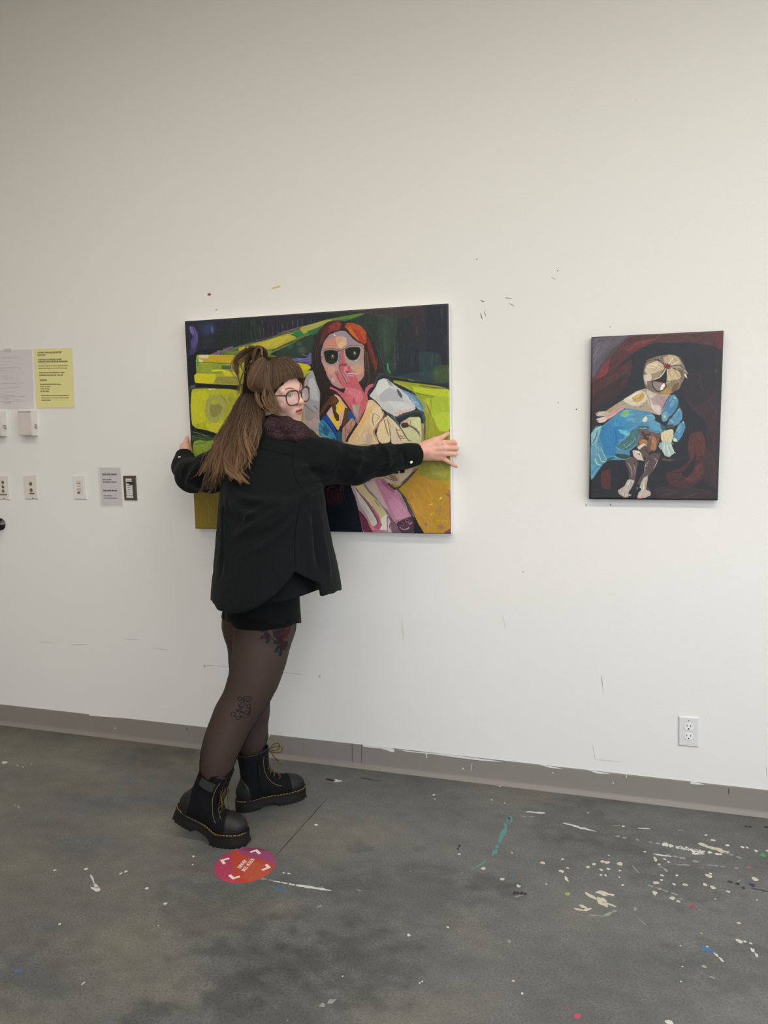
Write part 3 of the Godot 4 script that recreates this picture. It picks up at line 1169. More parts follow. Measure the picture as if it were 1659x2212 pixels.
S 26405a .9 2.4 1027 360 1041 381 1050 403
S 3c4a5a 1 8.0 855 294 866 271 878 265 893 258
S 6a4a54 .9 3.8 866 262 876 258 888 256
S 5a7080 .9 3.3 847 308 860 292
S 3a3432 1 3.8 831 350 858 369 878 393 887 415 911 427 935 449 952 468
S a8bec8 .9 2.8 875 389 907 408 931 430 950 458
S 3c3c44 1 2.4 936 437 950 463
S 3f4c52 1 10.3 951 433 980 422 1014 413 1048 412
S 3c4c58 1 14.1 1048 419 1057 444 1057 454
S 2c3a40 1 3.8 941 432 945 447
S 2c3a40 1 3.3 970 419 971 428
S 2c3a40 1 3.3 956 421 957 430
P c8c49a 1 14 85 963 456 996 435 1039 436 1044 472 1049 519 1037 541 991 540 977 507 954 473
P c2a8a4 .7 12 60 957 456 987 440 998 446 969 467
P d2d49a .8 12 85 1004 451 1039 438 1041 491 1021 474
P c8cc98 .8 12 60 974 484 1009 490 1034 513 1037 535 1008 538 985 512
P 3f3430 1 14 10 960 464 969 456 989 457 992 473 966 476
S 4a3f38 1 7.6 995 468 1015 479 1032 496 1037 508
S 4a3f38 .9 2.6 1000 449 998 465
S 5a4a40 .9 3.5 1024 480 1025 488
S c8b07a .8 4.1 1041 441 1045 474 1047 508
S 8f6a54 .9 8.8 1047 461 1049 497 1046 533
S 3c4a58 1 8.8 1053 419 1058 464 1057 530
S 8a8a78 .8 2.6 1067 431 1068 486 1063 530
S 5a5a4a .9 2.3 1073 425 1072 497 1066 530
S 44403a 1 4.7 929 433 954 470 977 507 991 529
S b8c2c4 .8 2.6 900 413 929 436 954 467
S 6a6250 1 5.3 939 478 948 506 962 529
S 6a6250 .9 4.1 942 484 957 487
S 6a6250 .9 4.1 948 506 968 512
S 6a6250 .9 4.1 956 518 979 518
S 5a5240 .9 4.1 988 524 1005 532
S 3c4438 1 4.1 996 432 1039 416 1056 425
P 0d141b 1 4 0 626 708 739 700 781 912 652 907 615 792
P 0d141b 1 4 0 463 677 748 677 789 910 454 911
P 0d151d 1 4 0 600 700 745 703 761 790 781 881 789 906 593 910
P 2a161c .0 4 80 630 707 712 706 713 791 642 798
P b39aa0 1 14 60 741 703 858 675 904 699 943 730 973 781 1008 836 1014 877 1006 904 791 906 775 832 758 762
P 6a3048 1 14 65 771 814 803 846 831 905 795 905 784 888
P b8607a 1 12 60 759 720 806 762 847 824 868 851 868 886 839 894 825 873 797 825
P d6cfc0 1 12 65 759 724 791 755 819 803 847 852 850 869 832 880 804 832 776 783
P c9c2b0 .8 10 65 783 783 818 824 839 859 825 859 797 821
P d2c08e 1 12 60 752 703 789 703 835 755 877 803 891 830 889 889 868 869 855 824 812 776 763 720
P e4d8d0 1 10 80 869 845 891 830 891 893 860 893 872 872
P d88878 .9 10 50 810 856 832 884 846 887 831 898 817 880
P b86a88 .8 12 60 831 891 868 893 889 896 831 905
S 4a2c3c 1 4.3 763 727 805 779 840 831 854 866 839 880
S 8a5f7a .8 5.0 766 731 805 772 847 831
S 6f6250 1 7.9 796 703 821 737 856 768 877 796
S 7d7468 .9 6.4 842 772 863 796
S 6a5a70 1 7.9 877 796 901 827 925 871 946 902
P c07f96 1 14 60 843 692 880 679 915 713 949 754 976 802 993 836 961 857 926 851 898 803 871 748
P d0b8ae .8 12 60 807 703 843 692 871 748 898 809 877 796 835 744
P cf94ae .8 12 70 899 768 935 761 976 809 983 836 933 847
P 9a5a78 .8 12 60 872 686 908 706 928 740 914 734 879 706
P 8a6a80 .8 12 60 935 730 963 768 976 802 956 768
P 7a5a6c 1 12 60 894 837 919 851 946 902 896 904
P e0c8c0 .9 12 60 897 841 908 858 900 879 914 903 896 904
P 4f3440 1 12 60 933 864 961 850 997 836 1010 870 1003 901 953 906
S d8b0b8 .9 5.0 947 881 964 891 982 884
S f0dce0 .9 4.3 978 888 986 881
S e8d0d4 .8 4.3 989 867 1000 860
S d8c0c4 .8 4.3 907 879 911 892
S 1c1820 1 9.3 943 727 970 761 987 808 1004 843 1024 880 1045 907
P 1c1820 1 8 60 1008 836 1028 870 1048 907 1006 906 1007 870
S a8a0b0 .8 2.1 950 733 977 778 1007 839
S 20202a 1 10.7 904 703 929 723 950 716
P c0a88c 1 12 40 887 668 965 658 1011 631 1028 635 996 675 950 709 929 706
P 8a6f50 .9 12 40 905 668 930 668 943 689 922 692
P d3c0a0 .9 10 40 944 665 1001 638 1004 652 957 692
S 7a4a50 .9 4.3 887 675 915 686 936 703
S d0b0b0 .8 3.6 915 689 936 699 950 703
S 4f4030 1 4.6 1018 638 993 669 954 703
S 2a2c30 1 7.9 950 716 986 682 1028 638
S 7f8a80 .6 3.6 1028 638 1053 625
S 2a2330 .8 3.2 -1 -1 1158 1
S 6a4a20 .7 3.2 -0 904 636 907
S 5a2f4a .7 4.0 781 907 1160 903
S 6a3448 0.9 2.9 934 870 928 866 927 860 932 854 939 854 945 858 945 864 940 869
S d8b4bc 0.9 2.9 941 850 941 845 944 842 949 840 954 841 957 844 958 849 955 853
S c89aa8 0.9 2.9 987 854 984 859 978 860 973 857 971 852 975 848 981 847 986 849
S b88498 0.9 2.9 989 824 993 826 996 829 996 833 993 836 988 838 984 837 981 834
S 6a3448 0.9 2.9 963 867 965 862 970 860 976 861 980 865 979 870 975 874 969 874
S b88498 0.9 2.9 956 861 961 862 964 866 965 871 962 875 957 877 952 876 948 873
S b88498 0.9 2.9 993 868 989 868 985 866 983 862 985 858 988 855 993 855 997 857
S b88498 0.9 2.9 981 875 985 876 987 879 987 883 984 886 981 887 977 886 974 883
S 6a3448 0.9 2.9 959 859 956 856 955 852 959 848 964 848 967 851 967 855 964 859
S c8a848 0.75 2.1 1126 796 1127 801 1124 806 1118 809 1112 808 1108 803 1108 798 1112 793
S cfb04a 0.75 2.1 1142 833 1147 836 1148 841 1146 846 1140 848 1135 848 1131 844 1131 839
S c8a848 0.75 2.1 1051 877 1048 872 1048 867 1051 862 1056 859 1062 859 1067 861 1071 865
S cfb04a 0.75 2.1 1076 881 1069 880 1065 875 1065 870 1069 865 1076 863 1082 865 1085 870
S cfb04a 0.75 2.1 1103 865 1105 871 1102 876 1095 878 1089 876 1087 871 1089 865 1095 862
S d0b458 0.75 2.1 1125 858 1122 863 1117 866 1111 866 1106 862 1105 856 1108 852 1114 849
S c8a848 0.75 2.1 1131 854 1137 853 1142 855 1144 860 1143 865 1138 868 1133 868 1128 865
S c8a848 0.75 2.1 1069 893 1064 893 1059 891 1058 886 1060 882 1064 879 1069 879 1073 882
S c8a848 0.75 2.1 1148 861 1144 859 1142 855 1143 850 1147 848 1152 847 1155 850 1157 854
S cfb04a 0.75 2.1 1127 826 1123 826 1120 823 1119 819 1121 816 1125 814 1130 815 1132 819"""
const PAINT_GLOVE := """
F 24252d
P 4a4046 1 10 -45 -12 -6 188 -6 143 29 91 71 41 121 -2 175
P 5a5560 1 16 -45 2 2 129 1 77 46 37 100 4 148
P 6a656e .6 16 -45 16 23 70 22 33 72 7 99
P 4e2c2e 1 14 -40 129 11 221 -1 349 2 452 0 450 43 318 27 209 35 137 73 58 149 -2 218 -2 175 51 101
P 7a3236 .9 18 -50 18 148 38 114 67 80 58 136 25 169
P 6a2e30 .9 16 -20 110 48 163 26 228 16 189 41 137 59
P 48292c 1 14 -40 1 175 58 136 118 103 144 90 145 139 106 179 60 219 5 246
P 35262a .9 12 -40 5 218 66 177 125 138 146 166 93 220 40 254 2 274
P 4e2f32 .8 14 0 228 13 349 8 449 7 452 76 426 55 318 34 241 33
P 5e2d31 .8 12 80 425 9 451 4 452 76 432 56
P 1f232b 1 8 0 144 70 222 43 306 40 383 87 417 175 433 276 393 412 330 481 268 607 0 611 1 445 60 268 126 179 145 125
P 3a2a2e .9 12 70 330 226 418 188 446 277 443 399 412 412 403 323 350 268
P 2a262c .9 10 60 315 158 410 128 425 222 369 261 324 226
P 52302f 1 14 75 353 364 391 354 405 398 401 460 356 467 345 412
P 44292c 1 14 -20 272 509 318 488 368 446 407 446 403 522 359 557 316 565 287 551
P 5a3130 .8 14 -30 331 516 394 467 399 509 358 543
P 1d2129 .9 12 60 325 509 362 460 374 433 366 495 345 523
P 3a2c30 .9 12 80 406 419 446 392 445 564 403 529
P 3a2c30 .8 12 0 234 565 300 551 397 564 446 577 447 602 255 600
P 4e2a2c 1 12 80 44 502 74 495 76 567 45 560
P 1c2028 1 6 0 104 459 152 459 168 609 114 609
P 2e2c33 .7 10 80 427 75 451 60 449 277 433 276
P a89a88 1 26 -35 57 275 94 248 127 228 160 205 193 195 226 203 278 218 292 249 260 273 247 293 195 278 148 270 114 266 88 290 61 303
P d8cdb8 .9 26 -40 117 235 160 208 180 202 200 237 181 257 148 256
P b8944a .8 26 -50 147 228 167 215 193 209 187 236 167 246 154 242
P c9bfae .9 26 60 186 209 213 203 233 238 247 265 214 258
P a88890 .7 20 60 213 230 259 225 279 246 254 272 227 265
P d8c8c0 .9 22 60 214 258 247 259 247 293 227 279
S e4dccc .7 4.1 127 242 153 215 173 205
S e4dccc .7 3.4 174 246 193 230 200 209
S 8f6a3c .7 4.1 157 236 174 226 190 216
S 7a6a5a .7 4.1 193 202 207 233 214 258
S d0b070 .7 3.4 207 251 213 230
P c8948c 1 16 -30 37 303 74 279 108 259 128 256 108 280 74 300 48 314
P b8b0a0 1 20 -20 20 281 33 275 57 275 71 286 47 293 23 292
P d6c8bc 1 16 -20 23 303 47 296 61 300 54 314 30 317
S a89a50 .8 4.7 54 275 74 269 94 262
S e8a8a8 .9 4.1 44 307 81 290 114 266
S c8424a 1 6.1 20 281 27 283
S c8424a 1 6.1 24 308 29 310
P 7a6c5e 1 28 70 185 154 188 120 197 93 233 80 275 75 307 87 324 115 334 145 322 172 304 202 278 218 246 217 213 206 193 188
P b8a488 1 28 80 249 88 275 77 300 83 314 111 288 113 269 109 253 102
P c9b498 1 26 30 191 133 197 110 230 97 253 112 256 129 224 141 205 148
P a08c72 .9 26 60 198 147 224 141 250 129 231 162 205 168
P d8cdbc .9 22 20 188 147 211 144 215 165 192 168
P c8b088 .9 26 70 269 129 302 127 315 158 290 171 267 167
P 8a7a60 1 26 60 277 170 316 168 310 199 278 211 258 204
P b08a3e .8 22 30 245 200 278 198 285 215 252 217
P 6a5040 .9 26 60 290 184 309 178 300 205 284 212
S 3a3234 1 4.7 194 99 220 90 249 98 256 112
S 8a6a70 .8 4.1 204 93 236 87 249 98
S 3a3438 1 4.1 276 119 298 130 318 141
S e0d4c0 .8 4.1 266 122 281 93 291 83
S e8dcc8 .8 4.1 276 116 301 104 310 97
S e0d4c4 .7 3.7 201 113 223 104 243 108
S e0d4c4 .8 3.7 279 123 308 121 318 128
S 4a3c34 .7 4.1 249 85 256 102
S 6a5a48 .8 4.7 199 175 212 196
S e0d8c8 .8 4.7 195 168 199 182
S c8bca8 .8 5.4 327 135 337 145
S e4dccc 1 6.1 328 148 335 162
S 8f7f6a .8 4.7 309 171 313 185
S d8c8a8 .8 4.1 289 137 296 157 303 164
S d8ccb0 .8 4.1 273 150 277 170
S 9a8058 .8 4.7 212 168 221 155
P 7a2a34 1 22 60 256 115 266 107 279 116 276 126 263 126
S c83a44 1 2.7 259 115 266 112
S 3a1a20 1 2.7 264 122 274 119
P 17181e 1 6 70 265 129 267 150 264 177 251 176 225 169 218 169 235 162 254 149
S d8d4cc 1 4.1 225 162 241 157 254 142 263 126
S 8f8f90 .9 3.4 215 151 231 148 253 129
S e4e0d8 1 3.0 269 129 267 150
P 8a807c 1 16 30 218 172 245 176 258 183 252 204 232 203 222 189
S 20181c 1 4.1 218 169 219 189 236 207 258 204
S a03a40 1 2.7 235 172 258 178
S c85058 .9 2.0 241 174 254 177
P f4efe2 1 6 60 258 177 261 187 252 200 245 202 248 187
S 20181c 1 3.4 258 201 265 190 264 177
S e8e4dc .9 3.4 267 177 277 174
P 6a5048 1 24 80 176 347 203 344 249 362 243 397 231 425 198 425 171 417 164 396
P b07a48 .9 20 80 177 389 203 376 204 397 184 410
P a87248 .9 20 80 223 369 237 383 234 421 218 418
P 3a3436 1 16 80 183 351 203 362 216 355 207 386 193 379
P d0c4b4 1 20 60 171 410 191 396 204 404 184 421
P 5a4a42 1 20 70 181 417 197 403 214 418 208 453 192 446
S b8a088 .7 4.7 203 369 223 376
P 5a4a48 1 22 80 128 459 145 445 172 452 169 502 163 537 146 534 142 502
P c9b8ac 1 18 60 154 421 178 424 192 453 195 460 172 456 158 442
C 15161a 1 177 434 4 3
S f0ece4 .9 3.0 164 424 185 435 192 446
P 54464a 1 22 70 198 456 224 432 251 432 248 453 229 495 210 520 197 537 180 552 174 544 186 516 199 491
S c4b0b0 .8 4.1 232 453 242 460 229 491
S 9f9094 .8 4.7 212 460 199 481 199 502
S d8d4dc .8 3.0 199 477 201 481
S b8a8a8 .7 4.1 138 467 152 495 153 523
S e0d8d0 .6 3.4 159 474 166 502
P b4aaa0 1 20 65 140 530 163 534 154 559 141 584 154 587 134 598 107 584 106 570 127 555
S dcd6cc .9 4.7 146 534 137 559
S dcd6cc .9 4.7 134 566 124 588
S 7a7478 .9 3.0 130 573 127 595
S 7a7478 .9 3.0 141 577 144 591
S c06a6a .9 4.1 107 581 114 584
S c85a5a 1 4.1 122 593 127 597
S c85a5a .9 4.1 134 595 141 595
P b8b0a4 1 20 80 193 527 210 516 207 544 204 566 221 576 221 587 202 598 175 601 178 580 188 566 181 559
S b08a40 .9 4.7 202 534 203 566
S dcd6cc .9 4.7 197 544 194 573
S dcd6cc .8 4.1 188 580 181 594
S e0a090 .9 4.7 214 576 215 590
S d86a6a 1 4.7 175 598 181 598
S d86a6a 1 4.7 188 598 195 596
S d86a6a .9 4.1 211 587 218 583
S c87070 .9 4.7 174 559 172 566
P d8c8a4 1 22 75 252 355 291 345 295 370 286 397 263 397 253 383
P a8bcb4 1 20 75 256 390 283 390 296 418 300 432 281 446 268 442 257 421
S d8ded8 .9 4.4 263 397 264 425 267 439
S d8ded8 .9 4.4 273 401 280 425 284 446
S c8d0d0 .9 4.1 283 401 293 422 303 432
S c8d0d0 .8 4.1 286 390 296 401
S c8585a 1 4.1 268 442 269 444
S c8585a .9 3.4 284 446 286 449
S 6a5a34 .9 5.4 258 456 284 460 301 456
S 8a7a44 .7 2.7 258 453 281 455 297 456
P 4a86a8 1 18 -20 4 359 20 331 44 328 81 297 108 273 134 266 175 274 214 282 231 303 228 310 255 328 268 342 259 355 236 359 209 348 176 337 177 375 164 407 144 424 145 445 125 456 64 459 43 481 30 502 10 531 4 517
P 2f78a8 1 16 80 21 345 48 331 95 304 109 325 103 389 90 438 56 438 42 388
P 3a88b4 .9 16 80 75 304 135 291 149 333 116 368 82 357
P 5590b0 .9 16 10 121 270 175 276 195 292 182 320 149 319 122 297
P 2a76b0 .9 12 80 82 335 116 332 123 375 89 381
P 5f9cb8 .9 18 20 195 292 221 289 231 307 215 317 195 316
P 5f98b8 1 14 40 215 313 242 321 265 338 249 352 222 344 209 327
P 3a5a5c 1 12 30 248 324 266 335 270 349 255 348
P 3d5e60 1 14 20 169 333 209 334 206 344 176 344
S a8d8d8 .9 3.0 176 340 203 342
P 3f6a6c 1 22 45 97 406 137 371 149 347 176 340 170 389 151 410 124 421
S 8fb8ac .8 3.0 117 417 150 396 163 375
S 7fa8a4 .8 2.7 120 410 137 385
S 7fa8a4 .8 2.7 131 413 150 386
S 7fa8a4 .8 2.7 107 413 124 396
S 74a09c .8 4.1 93 406 100 413 117 420
P 6ab8c8 .9 20 20 102 343 136 350 145 361 136 368 109 357
P 7ab07c 1 14 -30 108 287 121 273 138 273 138 287 122 297 108 294
S c0e070 .8 2.7 122 296 135 293
P d4d8b8 1 14 60 185 313 192 299 200 297 202 313 192 318
S e8e8c8 .8 2.4 198 299 205 306
S a8d8e0 .8 3.0 208 292 225 296 228 303
S 8fc8d8 .7 3.4 129 312 149 305 155 316
S 7fb8d0 .8 4.1 132 291 155 288
P 7fb0c0 1 22 75 4 359 21 338 41 328 35 359 25 391 8 409
S b0d870 1 4.7 21 342 41 331
S c8e060 .8 3.4 17 356 23 370
P 5f94a8 1 22 75 3 409 25 391 42 420 50 456 36 473 16 488 6 502
S a8d0cc .9 4.1 32 434 43 463
S 90bcb8 .9 4.1 39 409 56 445 64 459
S b4dcd8 .9 4.7 19 452 29 473 43 477
S c8e088 .9 4.1 47 463 60 463
S a8d088 .8 3.4 53 456 74 452
S 7aa8b8 .8 4.7 6 524 20 502 37 484
S 9cc8d0 .7 3.0 6 531 16 513
S 3a5c5e .9 4.7 8 395 21 374 28 345
P 2c4a44 1 14 10 90 434 124 435 145 442 131 456 104 449
S 8fb4b4 .8 3.4 91 445 125 456 145 449
P 34504c .9 14 20 63 452 91 445 84 452 64 463
S 1a5a90 .7 6.8 89 346 96 374 90 410
P 4a7fa4 1 16 65 266 249 278 225 294 219 308 239 308 260 293 287 271 307 255 314 251 293
P 6a9cba .8 14 65 279 235 294 222 305 239 295 260 279 266
S 2f5a78 .9 3.0 276 256 285 239 295 236 298 253 286 273
P 6f9cb8 1 14 65 251 290 267 280 275 290 271 314 258 317
C b4d870 1 262 298 6 8
C b8dc70 .9 296 232 5 4
S 3a3040 1 3.4 278 222 266 245 254 272
P 5c8fb0 1 16 60 293 294 312 267 322 284 323 308 307 329 284 335 274 321
S 34607c .9 3.0 306 304 315 284
S b8d8d0 .8 3.4 277 307 294 321
S c8dcc8 .9 3.4 274 325 288 335
P 34504c 1 14 60 268 328 294 328 297 339 272 342
C b4d068 .9 310 275 5 4
P 4f86a8 1 16 70 301 353 313 325 329 319 335 339 324 370 309 391 295 384 295 370
P 7fb0c8 .8 14 70 304 349 317 329 323 336 314 360
S 3a5a74 .9 3.0 305 359 317 346 320 332
C c8d878 1 326 320 4 5
P b8dcb0 1 20 30 294 377 305 380 309 391 296 390
S e4f0d0 .9 2.7 295 380 305 389
P 8fb0a0 1 18 70 244 407 253 390 257 411 254 421
S 17181c 1 2.7 0 602 453 602
S 17181c .9 2.7 2 2 452 -1
S 17181c .8 2.4 2 2 -1 600"""

# ------------------------------------------------------------------ soft shapes: tapered capsules and ellipsoids joined by smooth minima, meshed as surface nets
class Soft:
	var kind := PackedInt32Array()       # 0 capsule, 1 ellipsoid, 2 half space (a = point, b = normal; keeps the side against the normal)
	var a := PackedVector3Array()
	var b := PackedVector3Array()        # capsule end / ellipsoid radii / normal
	var r := PackedVector2Array()        # capsule radii
	var k := PackedFloat32Array()
	var cut := PackedByteArray()         # 1: taken away
	var turn: Array[Basis] = []
	var grow := 0.0
	var col_lo := 0.0
	var col_hi := 1.0
	var col_mid := PackedVector2Array()
	var col_rad := PackedVector3Array()
	var hem := PackedFloat32Array()

	func cap(p: Vector3, q: Vector3, r0: float, r1: float, blend := 0.03, away := 0) -> void:
		kind.append(0); a.append(p); b.append(q); r.append(Vector2(r0, r1)); k.append(blend); cut.append(away); turn.append(Basis())

	func ell(c: Vector3, radii: Vector3, blend := 0.03, basis := Basis(), away := 0) -> void:
		kind.append(1); a.append(c); b.append(radii); r.append(Vector2.ZERO); k.append(blend); cut.append(away); turn.append(basis.transposed())

	func half(p: Vector3, n: Vector3, blend := 0.004) -> void:
		kind.append(2); a.append(p); b.append(n.normalized()); r.append(Vector2.ZERO); k.append(blend); cut.append(1); turn.append(Basis())

	# stations from low to high: [y, middle x, middle z, half width, half depth, facing in degrees]
	func column(st: Array) -> void:
		col_lo = st[0][0]
		col_hi = st[-1][0]
		for n in 96:
			var y := lerpf(col_lo, col_hi, n / 95.0)
			var s := 0
			while s < st.size() - 2 and y > st[s + 1][0]:
				s += 1
			var t: float = (y - st[s][0]) / (st[s + 1][0] - st[s][0])
			var v := []
			for q in range(1, 6):
				var p1: float = st[s][q]
				var p2: float = st[s + 1][q]
				var m1: float = (p2 - st[s - 1][q]) / (st[s + 1][0] - st[s - 1][0]) * (st[s + 1][0] - st[s][0]) if s > 0 else p2 - p1
				var m2: float = (st[s + 2][q] - p1) / (st[s + 2][0] - st[s][0]) * (st[s + 1][0] - st[s][0]) if s + 2 < st.size() else p2 - p1
				v.append(p1 * (2 * t * t * t - 3 * t * t + 1) + m1 * (t * t * t - 2 * t * t + t) + p2 * (3 * t * t - 2 * t * t * t) + m2 * (t * t * t - t * t))
			col_mid.append(Vector2(v[0], v[1]))
			col_rad.append(Vector3(v[2], v[3], deg_to_rad(v[4])))

	func col_point(y: float, phi: float) -> Vector3:
		var n := clampi(roundi((y - col_lo) / (col_hi - col_lo) * 95.0), 0, 95)
		var q := col_rad[n]
		var fr := q.y * cos(phi)
		var ri := q.x * sin(phi)
		return Vector3(col_mid[n].x + fr * cos(q.z) + ri * sin(q.z), y, col_mid[n].y - fr * sin(q.z) + ri * cos(q.z))

	func draped(shrink := 0.0, lower_top := 0.0, blend := 0.03, away := 0) -> void:
		kind.append(3); a.append(Vector3.ZERO); b.append(Vector3.ZERO); r.append(Vector2(shrink, lower_top)); k.append(blend); cut.append(away); turn.append(Basis())

	func hemmed() -> void:
		kind.append(4); a.append(Vector3.ZERO); b.append(Vector3.ZERO); r.append(Vector2.ZERO); k.append(0.001); cut.append(1); turn.append(Basis())

	func chain(pts: Array, radii: Array, blend := 0.03) -> void:
		for s in pts.size() - 1:
			cap(pts[s], pts[s + 1], radii[s], radii[s + 1], blend)

	func one(s: int, p: Vector3) -> float:
		if kind[s] == 0:
			var ab := b[s] - a[s]
			var t := clampf((p - a[s]).dot(ab) / maxf(ab.length_squared(), 1e-9), 0.0, 1.0)
			return p.distance_to(a[s] + ab * t) - lerpf(r[s].x, r[s].y, t)
		if kind[s] == 1:
			var q: Vector3 = turn[s] * (p - a[s])
			var e := b[s]
			var f := q / e
			var l := f.length()
			var g := (f / e).length()
			return l * (l - 1.0) / g if g > 1e-6 else -minf(e.x, minf(e.y, e.z))
		if kind[s] == 2:
			return (a[s] - p).dot(b[s])
		# 3: a draped column of ellipses, 4: what hangs below its hem
		var g := clampf((p.y - col_lo) / (col_hi - col_lo) * 95.0, 0.0, 94.999)
		var gi := int(g)
		var gf := g - gi
		var c := col_mid[gi].lerp(col_mid[gi + 1], gf)
		var ax := col_rad[gi].lerp(col_rad[gi + 1], gf)   # half width, half depth, facing angle
		var cs := cos(ax.z)
		var sn := sin(ax.z)
		var dx := p.x - c.x
		var dz := p.z - c.y
		var fr := dx * cs - dz * sn
		var ri := dx * sn + dz * cs
		if kind[s] == 4:
			var ph := (atan2(ri, fr) / TAU + 1.0) * 120.0
			var pi0 := int(ph)
			return p.y - lerpf(hem[pi0 % 120], hem[(pi0 + 1) % 120], ph - pi0)
		var e2 := Vector2(ax.x - r[s].x, ax.y - r[s].x)
		var f2 := Vector2(ri / e2.x, fr / e2.y)
		var l2 := f2.length()
		var g2 := Vector2(f2.x / e2.x, f2.y / e2.y).length()
		var d2 := l2 * (l2 - 1.0) / g2 if g2 > 1e-6 else -minf(e2.x, e2.y)
		return maxf(d2, maxf(p.y - col_hi + r[s].y, col_lo - p.y))

	func field(p: Vector3, list: PackedInt32Array) -> float:
		var d := 1e3
		for s in list:
			var e := one(s, p)
			var kk := k[s]
			if cut[s] == 2:   # keep only what lies inside
				d = maxf(d, e)
			elif cut[s]:
				e = -e
				var h := maxf(kk - absf(d - e), 0.0) / kk
				d = maxf(d, e) + h * h * kk * 0.25
			else:
				var h := maxf(kk - absf(d - e), 0.0) / kk
				d = minf(d, e) - h * h * kk * 0.25
		return d - grow

	func all() -> PackedInt32Array:
		var l := PackedInt32Array()
		for s in kind.size():
			l.append(s)
		return l

	func nearest(p: Vector3) -> int:
		var best := 0
		var bd := 1e9
		for s in kind.size():
			if cut[s] == 0:
				var e := one(s, p)
				if e < bd:
					bd = e
					best = s
		return best

	func march(o: Vector3, d: Vector3, far := 6.0) -> Vector3:   # first point on the surface along a ray
		var l := all()
		var t := 0.5
		for n in 120:
			var e := field(o + d * t, l)
			if e < 0.0004:
				break
			t += e * 0.85
			if t > far:
				break
		return o + d * t

	func slope(p: Vector3) -> Vector3:
		var l := all()
		var e := 0.002
		return Vector3(field(p + Vector3(e, 0, 0), l) - field(p - Vector3(e, 0, 0), l), field(p + Vector3(0, e, 0), l) - field(p - Vector3(0, e, 0), l), field(p + Vector3(0, 0, e), l) - field(p - Vector3(0, 0, e), l)).normalized()

	# adds the surface to m; lo, hi bound it
	func into(m: MB, lo: Vector3, hi: Vector3, cell: float) -> void:
		const B := 8
		var nb := Vector3i(((hi - lo) / (cell * B)).ceil())
		var nx := nb.x * B + 1
		var ny := nb.y * B + 1
		var sx := 1
		var sy := nx
		var sz := nx * ny
		var f := PackedFloat32Array()
		f.resize(nx * ny * (nb.z * B + 1))
		f.fill(1e6)
		var ids := PackedInt32Array()
		ids.resize(f.size())
		ids.fill(-1)
		var active := []
		var every := all()
		var reach := cell * B * 0.8661
		for bz in nb.z:
			for by in nb.y:
				for bx in nb.x:
					var c := lo + (Vector3(bx, by, bz) + Vector3.ONE * 0.5) * cell * B
					if absf(field(c, every)) > reach * 1.25 + 0.02:
						continue
					var near := PackedFloat32Array()
					var least := 1e9
					for s in every:
						var e := one(s, c)
						near.append(e)
						if cut[s] == 0:
							least = minf(least, e)
					var list := PackedInt32Array()
					for s in every:
						if cut[s] == 2:
							list.append(s)
						elif cut[s]:
							if -near[s] > -reach * 1.3 - k[s] - 0.02:
								list.append(s)
						elif near[s] < maxf(least, 0.0) + reach * 2.0 + k[s] + 0.01:
							list.append(s)
					active.append(Vector3i(bx, by, bz))
					for z in range(bz * B, bz * B + B + 1):
						for y in range(by * B, by * B + B + 1):
							var n := z * sz + y * sy + bx * B
							var p := lo + Vector3(bx * B, y, z) * cell
							for x in B + 1:
								if f[n] > 9e5:
									f[n] = field(p, list)
								n += 1
								p.x += cell
		var cor := [0, sx, sy, sx + sy, sz, sx + sz, sy + sz, sx + sy + sz]
		var cv := [Vector3(0, 0, 0), Vector3(1, 0, 0), Vector3(0, 1, 0), Vector3(1, 1, 0), Vector3(0, 0, 1), Vector3(1, 0, 1), Vector3(0, 1, 1), Vector3(1, 1, 1)]
		var edges := [[0, 1], [2, 3], [4, 5], [6, 7], [0, 2], [1, 3], [4, 6], [5, 7], [0, 4], [1, 5], [2, 6], [3, 7]]
		var cells := PackedInt32Array()
		for q in active:
			for z in range(q.z * B, q.z * B + B):
				for y in range(q.y * B, q.y * B + B):
					var n: int = z * sz + y * sy + q.x * B
					for x in range(q.x * B, q.x * B + B):
						var inside := 0
						for s in 8:
							if f[n + cor[s]] < 0.0:
								inside += 1
						if inside > 0 and inside < 8:
							var sum := Vector3.ZERO
							var cnt := 0
							for e in edges:
								var f0: float = f[n + cor[e[0]]]
								var f1: float = f[n + cor[e[1]]]
								if (f0 < 0.0) != (f1 < 0.0):
									sum += cv[e[0]].lerp(cv[e[1]], f0 / (f0 - f1))
									cnt += 1
							ids[n] = m.v.size()
							m.v.append(lo + (Vector3(x, y, z) + sum / cnt) * cell)
							cells.append(n)
						n += 1
		for n in cells:
			var s0 := f[n] < 0.0
			for ax in 3:
				var step: int = [sx, sy, sz][ax]
				if (f[n + step] < 0.0) == s0:
					continue
				var u: int = [sy, sz, sx][ax]
				var w: int = [sz, sx, sy][ax]
				if n - u - w < 0:
					continue
				var i0 := ids[n]
				var i1 := ids[n - u]
				var i2 := ids[n - u - w]
				var i3 := ids[n - w]
				if i1 < 0 or i2 < 0 or i3 < 0:
					continue
				if s0:
					m.i.append_array(PackedInt32Array([i0, i1, i2, i0, i2, i3]))
				else:
					m.i.append_array(PackedInt32Array([i0, i2, i1, i0, i3, i2]))

# ------------------------------------------------------------------ the person
const BASE := Vector3(-1.25, 0.0, 0.5)
var person: Node3D
var body_shape := Soft.new()
var legs := Soft.new()
var jacket := Soft.new()
var folds := []
var cuffs := []
var head_frame := Transform3D()
var hand_right := []
var hand_left := []

func to_px(p: Vector3) -> Vector2:
	var q := cam_basis.transposed() * (p - EYE)
	return Vector2(829.5 - FOCAL * q.x / q.z, 1106.0 + FOCAL * q.y / q.z)

func worn(called: String, m: Mesh, mt: Material, parent: Node = null) -> MeshInstance3D:
	return part(called, m, mt, parent if parent else person, -BASE if parent == null or parent == person else Vector3.ZERO)

